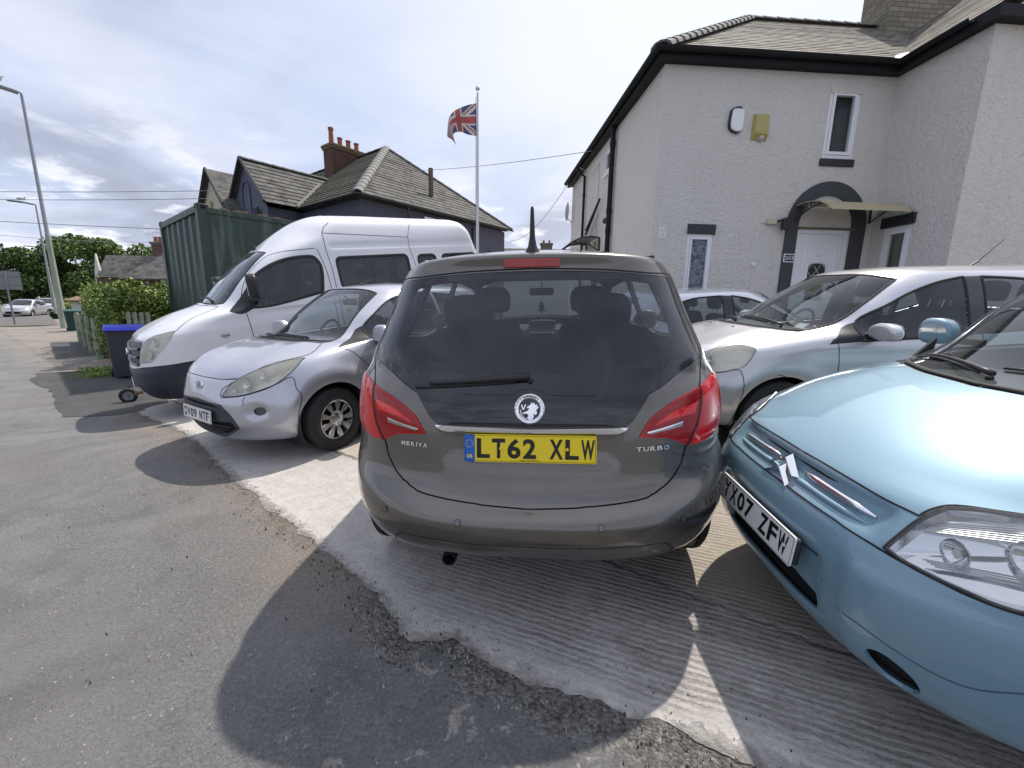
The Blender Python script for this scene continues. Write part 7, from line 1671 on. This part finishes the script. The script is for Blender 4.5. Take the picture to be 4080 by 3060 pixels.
    for k in range(3):
        z = .345 - .036 * k; x1 = .41 - .07 * k; b.tube([(x, .03 + .12 * x * x + .02 * k, z + .02 * (abs(x) / .4) ** 2 * 0) for x in np.linspace(-x1, x1, 15)], .006, 6)
    b.obj('grille_slat', BLACK, e, smooth=True)
    hl = [r for r in R if r['n'] == 'headlamp'][0]
    headlamp(S, o['headlamp'], hl, [(.505, .215, .690, .048, .035), (.42, .12, .645, .022, .02), (.60, .34, .755, .034, .03)], .05, ribs=[([(.62,.36,.805), (.69,.50,.845)], [(.64,.35,.76), (.70,.43,.79)], 5)], housing=mat('lamp_housing_satin', (.74, .74, .70), .35, .25))
    # oval badge
    P, N = S.ev(np.array([S.uv('F', (0, .665))])); p = P[0]; nn = Vector(N[0])
    X = Matrix.Translation((p[0], p[1], p[2])) @ nn.to_track_quat('Z', 'Y').to_matrix().to_4x4()
    b = MB(); b.lathe([(.0, 1.), (.008, .98), (.011, .90), (.008, .84)], axis='z', n=36); b.V = [(v[0] * .064, v[1] * .034, v[2]) for v in b.V]; q = b.obj('badge', CHROME, e, mat4=X, auto=40)
    b = MB(); b.lathe([(.0085, .86), (.0095, .5), (.010, .001)], axis='z', n=36); b.V = [(v[0] * .064, v[1] * .034, v[2]) for v in b.V]; b.obj('badge_ground', mat('badge_blue', (.01, .03, .14), .15, .2, 1), q, smooth=True)
    b = MB(); b.tube([(-.034, -.010, .011), (-.028, .012, .011), (-.018, .012, .011), (-.026, -.004, .011), (-.008, .004, .011), (-.014, -.008, .011), (.002, .004, .011), (.004, -.006, .011), (.016, .006, .011), (.018, -.008, .011), (.032, .006, .011)], .0022, 5); b.obj('badge_script', CHROME, q)
    plate(e, 'DV09 NTF', (-.025, -.004, .420), Matrix.Rotation(rad(-6), 3, 'X'))
    # dented crease in the bumper under the lamp
    ribbon(S, [('F', [(.535, .60), (.525, .575), (.535, .55), (.522, .53)], False)], e, 'paint_scrape', mat('bare_scrape', (.16, .16, .18), .6), w=.006, sides=(1,))
    for sx in (1, -1):
        mirror_part(e, .86, 1.30, 1.01, silver, sx)
        b = MB(); b.lathe([(0, .011), (.006, .009), (.009, .0005)], axis='x', n=14, c=(.815 * sx, 1.03, .685), sgn=sx); b.obj('side_repeater', CHROME, e, smooth=True)
        for y in (.75, 3.04):
            wheel(e, (sx * .735, y, .287), sx, .287, .175, .185, 'cover', segs=9, steer=rad(6) if y < 1 else 0); arch_liner(e, y, .30, .335, .40, .80, sx)
    wiper(e, S, 'T', (.40, .82), (-.22, .84), .85, 'wiper', .02); wiper(e, S, 'T', (-.10, .77), (-.54, .93), .85, 'wiper', .018)
    underbody(S, e); b = MB(); b.box(-.5, .45, .20, .5, 3.3, .3); b.obj('floor_pan', BLACK, e)
    car_cabin(e, 3.62, 1.20, 1.85, 2.6, .30, .66, .96, seatz=.44, bh=.56)
    b = MB(); b.lathe([(0, .03), (.004, .03), (.004, .0005)], axis='y', n=16, c=(.0, 1.60, 1.20)); b.tube([(0, 1.6, 1.22), (0, 1.6, 1.32)], .0015, 4); b.obj('air_freshener', mat('yellow_card', (.55, .5, .2), .6), e)
    b = MB(); b.tube([(0, 1.80, 1.495), (0, 1.98, 1.56)], .004, 6); b.tube([(0, 1.78, 1.485), (0, 1.83, 1.50)], .014, 8); b.obj('aerial', BLACK, e)
    return e

def build_clio(pos, label, mcol='bright_silver_metallic', col=(.60, .60, .62), du=.03, name='hatchback', lab2=None):
    sil = paint(mcol, col, .30, .55, dirt=.2)
    def df(P):
        P = P.copy(); P = flare(P, .86, .30, .34, .018, .12); P = flare(P, 3.40, .30, .34, .018, .12)
        x, y, z = P.T; k = np.exp(-((z - .80) / .035) ** 2) * sst(y, .9, 1.3) * (1 - sst(y, 3.0, 3.6)) * (x > .4); P[:, 0] -= .006 * k
        k = np.exp(-((x - .50) / .10) ** 2) * sst(y, .2, .5) * (1 - sst(y, .8, 1.05)); P[:, 2] += .008 * k; return P
    S = Surf(clio_rings(), df)
    e = empty(name, mat4=carmat(*pos), label=label, cat_='car')
    BON = [(0,.12,.755),(.25,.13,.757),(.45,.19,.775),(.59,.31,.798),(.62,.506,.868),(.63,.705,.915),(.64,.90,.950),(.656,1.07,.970),(.656,1.07,.970),(.56,.94,.975),(.35,.84,.984),(0,.79,.99)]
    HL = [(.42,.14,.70),(.42,.14,.70),(.50,.22,.765),(.59,.315,.793),(.644,.495,.858),(.687,.595,.873),(.752,.645,.860),(.785,.655,.843),(.785,.655,.843),(.807,.574,.725),(.787,.495,.688),(.747,.396,.66),(.66,.28,.655),(.5,.15,.655)]
    WS = [(0,.84,1.0),(.35,.89,.995),(.56,1.0,.985),(.643,1.12,.985),(.643,1.12,.985),(.642,1.38,1.06),(.615,1.58,1.19),(.551,1.855,1.375),(.551,1.855,1.375),(.4,1.80,1.405),(0,1.765,1.415)]
    COWL = [(0,.79,.99),(.35,.84,.984),(.56,.94,.975),(.656,1.07,.970),(.656,1.07,.970),(.643,1.16,.99),(.643,1.16,.99),(.5,1.03,1.01),(.25,.94,1.02),(0,.92,1.02)]
    SAIL = [(1.19,.882),(1.19,.882),(1.36,1.00),(1.47,1.045),(1.47,1.045),(1.45,.90),(1.45,.90)]
    SW = [(1.45,.905),(1.45,.905),(1.475,1.05),(1.70,1.17),(1.907,1.276),(2.107,1.345),(2.32,1.385),(2.32,1.385),(2.30,.945),(2.30,.945),(1.98,.925)]
    BP = [(2.32,1.385),(2.32,1.385),(2.30,.945),(2.30,.945),(2.43,.95),(2.43,.95),(2.46,1.388),(2.46,1.388)]
    RW = [(2.46,1.385),(2.46,1.385),(2.43,.955),(2.43,.955),(2.95,.99),(3.05,1.0),(3.05,1.0),(3.0,1.31),(3.0,1.31),(2.8,1.36)]
    QW = [(3.10,1.02),(3.10,1.02),(3.05,1.30),(3.05,1.30),(3.2,1.26),(3.35,1.10),(3.35,1.10)]
    R = [
     dict(n='front_bumper', v='P', p=cat([(0,.1,.2),(0,.1,.2),(.5,.26,.2),(.72,.50,.2),(.72,.50,.2),(.81,.53,.38),(.82,.56,.56),(.80,.54,.67),(.787,.495,.684),(.747,.396,.656),(.66,.28,.651),(.5,.15,.651),(.41,.13,.69),(.42,.16,.73),(.25,.11,.735),(0,.10,.735)], 4), m=sil, seam=1),
     dict(n='bonnet', v='P', p=cat(BON, 4), m=sil, seam=1), dict(n='scuttle', v='P', p=cat(COWL, 4), m=BLACK, off=-.004), dict(n='windscreen', v='P', p=cat(WS, 4), m=GLASS),
     dict(n='headlamp', v='P', p=cat(HL, 4), m=LENSOLD, off=.004), dict(n='upper_grille', v='F', p=[(0,.66),(.36,.66),(.38,.70),(0,.71)], m=GAP, off=-.015), dict(n='lower_grille', v='F', p=cat([(0,.30),(0,.30),(.40,.30),(.46,.36),(.42,.46),(.42,.46),(0,.48),(0,.48)], 3), m=GAP, off=-.015),
     dict(n='mirror_sail', v='S', p=cat(SAIL, 3), m=BLACK, off=.001), dict(n='side_window', v='S', p=cat(SW, 4), m=GLASS, off=-.003), dict(n='door_pillar', v='S', p=cat(BP, 3), m=FRIT, off=.001),
     dict(n='side_window', v='S', p=cat(RW, 4), m=GLASS, off=-.003), dict(n='side_window', v='S', p=cat(QW, 4), m=GLASS, off=-.003),
     dict(n='rear_window', v='R', p=cat([(0,1.06),(0,1.06),(.60,1.08),(.60,1.08),(.52,1.37),(.52,1.37),(0,1.39),(0,1.39)], 3), m=GLASSD, off=-.002),
     dict(n='tail_lamp', v='R', p=cat([(.62,.78),(.62,.78),(.82,.80),(.82,.80),(.74,1.03),(.74,1.03),(.62,1.0)], 3), m=mat('red_lamp_lens'), off=.004),
     dict(n='h', v='S', p=arch(.86, .30, .338), m=None, hole=1), dict(n='h', v='S', p=arch(3.40, .30, .338), m=None, hole=1),
    ]
    o = skin(S, e, sil, R, du=du)
    ribbon(S, [('UV', r['uv'], True) for r in R if r.get('seam')] + [('S', cat([(1.27, .27), (1.265, .88), (1.20, .885)], 4, False), False), ('S', [(2.37, .28), (2.38, .95)], False), ('S', cat([(3.08, .62), (3.12, .8), (3.09, 1.02)], 3, False), False), ('S', [(1.27, .26), (3.0, .26)], False),
        ('S', [(.795, .655), (.86, .64)], False)], e, 'panel_seam', GAP, w=.006)
    finish_windows(S, e, ('side_window', 'windscreen'), R, w=.020)
    hl = [r for r in R if r['n'] == 'headlamp'][0]
    headlamp(S, o['headlamp'], hl, [(.66, .37, .755, .045, .035), (.55, .24, .715, .032, .03)], .05, housing=mat('lamp_housing_satin'))
    b = MB(); 
    for sx in (1, -1):
        mirror_part(e, .90, 1.53, .985, sil, sx, s=1.2, zs=.62)
        for y in (1.75, 2.9): 
            b = MB(); P, N = S.ev(np.array([S.uv('S', (y + .45, .86))])); b.tube([(sx * (P[0][0] + .012), y + .36, .86), (sx * (P[0][0] + .028), y + .40, .86), (sx * (P[0][0] + .028), y + .52, .86), (sx * (P[0][0] + .012), y + .56, .86)], .011, 6); b.obj('door_handle', sil, e, smooth=True)
        for y in (.86, 3.40):
            wheel(e, (sx * .755, y, .295), sx, .295, .185, .19, 'alloy', segs=5); arch_liner(e, y, .30, .342, .42, .82, sx)
    wiper(e, S, 'T', (.50, 1.0), (-.20, 1.03), .85, 'wiper', .02); wiper(e, S, 'T', (-.05, .90), (-.55, 1.08), .85, 'wiper', .018)
    for x in (.22, -.22):
        b = MB(); P, N = S.ev(np.array([S.uv('T', (.22, .74))])); b.lathe([(0, .009), (.007, .006), (.008, .0005)], axis='z', c=(x, .74, P[0][2]), n=10); b.obj('washer_jet', BLACK, e)
    b = MB(); b.tube([(0, 3.02, 1.485), (0, 3.09, 1.53)], .009, 8); b.tube([(0, 3.09, 1.53), (0, 3.28, 1.72)], [.004, .0025], 6); b.obj('aerial', BLACK, e)
    underbody(S, e); b = MB(); b.box(-.5, .45, .20, .5, 3.6, .3); b.obj('floor_pan', BLACK, e)
    car_cabin(e, 3.98, 1.38, 2.05, 2.9, .30, .68, .96, seatz=.44, bh=.58)
    b = MB(); b.prism(rrect(-.06, -.035, .06, .035, .008), 0, .002); b.obj('window_sticker', WHITEPL, e, mat4=Matrix.Translation((.50, 1.17, 1.0)) @ Matrix.Rotation(rad(-55), 4, 'X'))
    return e

def build_van(pos):
    wh = paint('white_van_paint', (.72, .73, .77), .35, .0, dirt=.22, coat=.7); gb = mat('grey_bumper_plastic', (.018, .022, .038), .5)
    def df(P):
        P = P.copy(); x, y, z = P.T
        k = (x > .5) * sst(y, 1.3, 1.8) * (1 - sst(y, 5.2, 5.45)) * (sst(z, 1.24, 1.25) - sst(z, 1.31, 1.32)); P[:, 0] -= .012 * k
        k = (x > .4) * sst(y, 2.6, 2.7) * (1 - sst(y, 5.2, 5.4)) * (sst(z, 2.08, 2.10) - sst(z, 2.15, 2.18)); P[:, 0] -= .014 * k
        return P
    S = Surf(tr_rings(), df)
    e = empty('minibus', mat4=carmat(*pos), label='white high roof minibus with dark side windows beside the green container', cat_='van')
    GR = [(0,.06,.735),(.62,.14,.80),(.62,.14,.80),(.685,.232,1.045),(.685,.232,1.045),(.4,.15,1.07),(0,.11,1.075)]
    HL = [(.635,.141,.815),(.635,.141,.815),(.70,.235,1.05),(.758,.312,1.106),(.836,.419,1.137),(.90,.525,1.156),(.90,.525,1.156),(.905,.42,1.04),(.85,.312,.92),(.80,.25,.835),(.80,.25,.835)]
    WS = [(0,.98,1.44),(.35,.99,1.43),(.60,1.05,1.42),(.70,1.13,1.42),(.70,1.13,1.42),(.67,1.45,1.76),(.60,1.79,2.06),(.60,1.79,2.06),(.3,1.76,2.09),(0,1.745,2.10)]
    SW = [(1.42,1.36),(1.42,1.36),(1.44,1.66),(1.66,1.85),(1.95,1.96),(2.28,1.99),(2.38,1.94),(2.42,1.80),(2.36,1.50),(2.32,1.47),(2.32,1.47),(1.70,1.37)]
    SAIL = [(1.12,1.34),(1.12,1.34),(1.27,1.47),(1.435,1.66),(1.435,1.66),(1.41,1.35),(1.41,1.35),(1.25,1.29)]
    def rr(a, b_, c, d): return rrect(a, b_, c, d, .07, 4)
    R = [
     dict(n='bumper', v='P', p=cat([(0,.2,.3),(0,.2,.3),(.6,.4,.3),(.80,.72,.3),(.80,.72,.3),(.975,.75,.60),(.98,.80,.80),(.98,.80,.80),(.93,.43,.785),(.796,.241,.774),(.45,.06,.725),(0,.02,.71)], 4), m=gb, seam=1),
     dict(n='bonnet', v='P', p=cat([(0,.12,1.085),(.4,.16,1.08),(.70,.235,1.06),(.758,.312,1.114),(.84,.42,1.146),(.90,.53,1.168),(.90,.53,1.168),(.80,.75,1.28),(.70,1.05,1.40),(.70,1.05,1.40),(.35,.95,1.40),(0,.93,1.41)], 4), m=wh, seam=1),
     dict(n='grille', v='P', p=cat(GR, 4), m=mat('grille_grey', (.06, .062, .068), .5), off=-.002, skirt=.02), dict(n='headlamp', v='P', p=cat(HL, 4), m=LENSOLD, off=.004),
     dict(n='windscreen', v='P', p=cat(WS, 4), m=GLASS), dict(n='side_window', v='S', p=cat(SW, 4), m=GLASSD, off=-.003), dict(n='mirror_sail', v='S', p=cat(SAIL, 3), m=BLACK, off=.002),
     dict(n='side_window', v='S', p=rr(2.67, 1.50, 3.90, 1.95), m=GLASSD, off=-.003), dict(n='side_window', v='S', p=rr(4.11, 1.48, 4.47, 1.93), m=GLASSD, off=-.003), dict(n='side_window', v='S', p=rr(4.62, 1.48, 5.40, 1.92), m=GLASSD, off=-.003),
     dict(n='h', v='S', p=arch(1.02, .36, .40), m=None, hole=1), dict(n='h', v='S', p=arch(4.6, .36, .40), m=None, hole=1),
    ]
    o = skin(S, e, wh, R, du=.035)
    ribbon(S, [('UV', r['uv'], True) for r in R if r.get('seam')] + [('S', cat([(1.33, .45), (1.31, 1.04), (1.30, 1.31), (1.28, 1.42), (1.42, 1.72), (1.66, 1.95), (1.9, 2.06), (2.4, 2.10), (2.4, 2.10)], 4, False), False), ('S', cat([(2.42, 2.09), (2.48, 1.8), (2.49, 1.4), (2.46, .45)], 3, False), False),
       ('S', [(2.56, 2.31), (2.55, 2.09), (2.575, 1.8), (2.565, 1.0), (2.56, .45)], False), ('S', [(2.57, 2.315), (3.99, 2.235)], False), ('S', [(3.99, 2.235), (3.98, 2.06), (4.02, 1.8), (4.02, .45)], False), ('S', [(2.56, 2.31), (2.62, 2.40), (2.72, 2.47)], False), ('S', [(3.99, 2.235), (4.05, 2.38), (4.1, 2.45)], False), ('S', [(2.6, 1.32), (3.98, 1.32)], False)], e, 'panel_seam', GAP, w=.009)
    finish_windows(S, e, ('side_window',), R, w=.045); ribbon(S, [('UV', r['uv'], True) for r in R if r['n'] == 'windscreen'], e, 'windscreen_seal', RUBBER, w=.025, off=.001)
    hl = [r for r in R if r['n'] == 'headlamp'][0]; headlamp(S, o['headlamp'], hl, [(.75, .285, .92, .06, .04), (.80, .35, 1.05, .045, .04)], .06, housing=mat('lamp_housing_satin'))
    for k in range(3):
        ribbon(S, [('F', [(x, .80 + .075 * k + .06 * (x / .6) * (k / 3)) for x in np.linspace(0, .62 + .02 * k, 12)], False)], o['grille'][0], 'grille_bar', mat('grille_bar_grey', (.16, .165, .18), .45), w=.035, off=.004, round_=.022)
    P, N = S.ev(np.array([S.uv('F', (0, .92))])); p = P[0]; X = Matrix.Translation((p[0], p[1] - .03, p[2])) @ Matrix.Rotation(rad(80), 4, 'X')
    b = MB(); b.lathe([(.0, 1.), (.008, .98), (.011, .90), (.008, .84)], axis='z', n=32); b.V = [(v[0] * .085, v[1] * .045, v[2]) for v in b.V]; q = b.obj('badge', CHROME, e, mat4=X, auto=40)
    b = MB(); b.lathe([(.0085, .86), (.010, .001)], axis='z', n=32); b.V = [(v[0] * .085, v[1] * .045, v[2]) for v in b.V]; b.obj('badge_ground', mat('badge_blue'), q)
    plate(e, 'FT08 ZKC'[:0] or 'KV08', (.05, .0, .50), Matrix.Rotation(rad(-4), 3, 'X')) if False else None
    b = MB(); b.prism(rrect(-.26, -.0555, .26, .0555, .008, 3), -.003, .003); b.obj('number_plate', WHITEPL, e, mat4=Matrix.Translation((.08, -.012, .50)) @ Matrix.Rotation(rad(-4), 4, 'X'))
    for sx in (1, -1):
        b = MB(); b.prism(cat([(-.09, -.15), (.08, -.15), (.11, .0), (.09, .15), (-.05, .17), (-.10, .05)], 4), -.07, .05); mi = b.obj('door_mirror', BLACK, e, mat4=Matrix.Translation((sx * 1.12, 1.42, 1.62)) @ Matrix.Rotation(rad(-10 * sx), 4, 'Z') @ Matrix.Diagonal((sx, 1, 1, 1)), bevel=.03)
        b = MB(); b.prism([(-.045, -.1), (-.025, -.1), (-.035, .09), (-.055, .09)], -.076, -.068); b.obj('reflector_strip', WHITEPL, mi)
        b = MB(); b.prism(cat([(-.22, -.17), (-.22, -.17), (.06, -.16), (.06, -.07), (-.05, -.02), (-.2, -.10)], 3), -.05, .05); b.obj('mirror_arm', BLACK, mi, bevel=.02)
        b = MB(); b.V = []; b.lathe([(0, 1), (.012, .8), (.014, .01)], axis='x', n=20, c=(0, 0, 0), sgn=sx); b.V = [(v[0], v[1] * .055, v[2] * .03) for v in b.V]; b.obj('side_repeater', mat('clear_lamp'), e, loc=(.982 * sx, 1.0, 1.05), smooth=True)
        b = MB(); b.prism(rrect(-.06, -.05, .06, .05, .02), 0, .02); b.obj('bumper_fog_lamp', GAP, e, mat4=Matrix.Translation((.62 * sx, .12, .52)) @ Matrix.Rotation(rad(28 * sx), 4, 'Z'), bevel=.005)
        for y in (1.02, 4.6): wheel(e, (sx * .87, y, .345), sx, .345, .22, .205, 'steel'); arch_liner(e, y, .36, .405, .5, .95, sx)
    b = MB(); b.tube([(.45, .05, .43), (.45, -.02, .43)], .02, 12); b.lathe([(0, .03), (.01, .034), (.02, .03)], axis='y', c=(.45, -.03, .43), n=20); b.obj('tow_eye', mat('rusty_ring', (.25, .16, .08), .6, .4), e)
    wiper(e, S, 'T', (.45, 1.03), (-.25, 1.06), .85, 'wiper', .025); wiper(e, S, 'T', (-.25, 1.0), (-.66, 1.14), .85, 'wiper', .022)
    b = MB(); b.tube([(-.05, 1.82, 2.14), (-.05, 1.80, 2.20)], .03, 8); b.obj('roof_marker', BLACK, e)
    underbody(S, e); b = MB(); b.box(-.6, .6, .32, .6, 5.3, .45); b.obj('floor_pan', BLACK, e)
    car_cabin(e, 5.6, 1.55, 2.25, 3.2, .50, .80, 1.36, seatz=.82, bh=.62, y_end=5.4)
    for k in range(2):
        for x in (-.55, -.1, .45): seat(e, x, 4.05 + .8 * k, .82, .42, 'rear_seat', bh=.6, headrest=False)
    return e

build_ka((-2.6629, 3.4235, -.003, -.557, GS), 'small silver hatchback with front plate DV09 NTF, between the minibus and the people carrier')
build_clio((1.317, 4.095, .229, -1.5724, GS), 'silver hatchback behind the blue one, its nose hidden by the people carrier')
build_clio((5.27, 6.3, .33 - .055 * .594 * 1.8, rad(90), GS), 'pale silver hatchback parked side on against the white house wall', 'pale_silver_paint', (.66, .67, .72), .05)
build_van((-5.058, 5.50, -.225, -.7975, (.594 * .1354, .805 * .1354)))
def far_cars():
    z = g1(-41.3, 35.0); build_clio((-40.9, 34.0, z, rad(28), (0, 0)), 'silver hatchback parked facing us far up the road behind the sign', 'bright_silver_metallic', du=.06)
    x, y = -43.6, 38.8; build_clio((x, y, g1(x, y), rad(40), (0, 0)), 'pale hatchback parked behind the farther silver one up the road', 'far_white_paint', (.70, .72, .70), .08)
    x, y = st(112, -9); build_clio((x, y, g1(x, y), rad(40), (0, 0)), 'tiny white car far along the road', 'far_white_paint', du=.10)
far_cars()
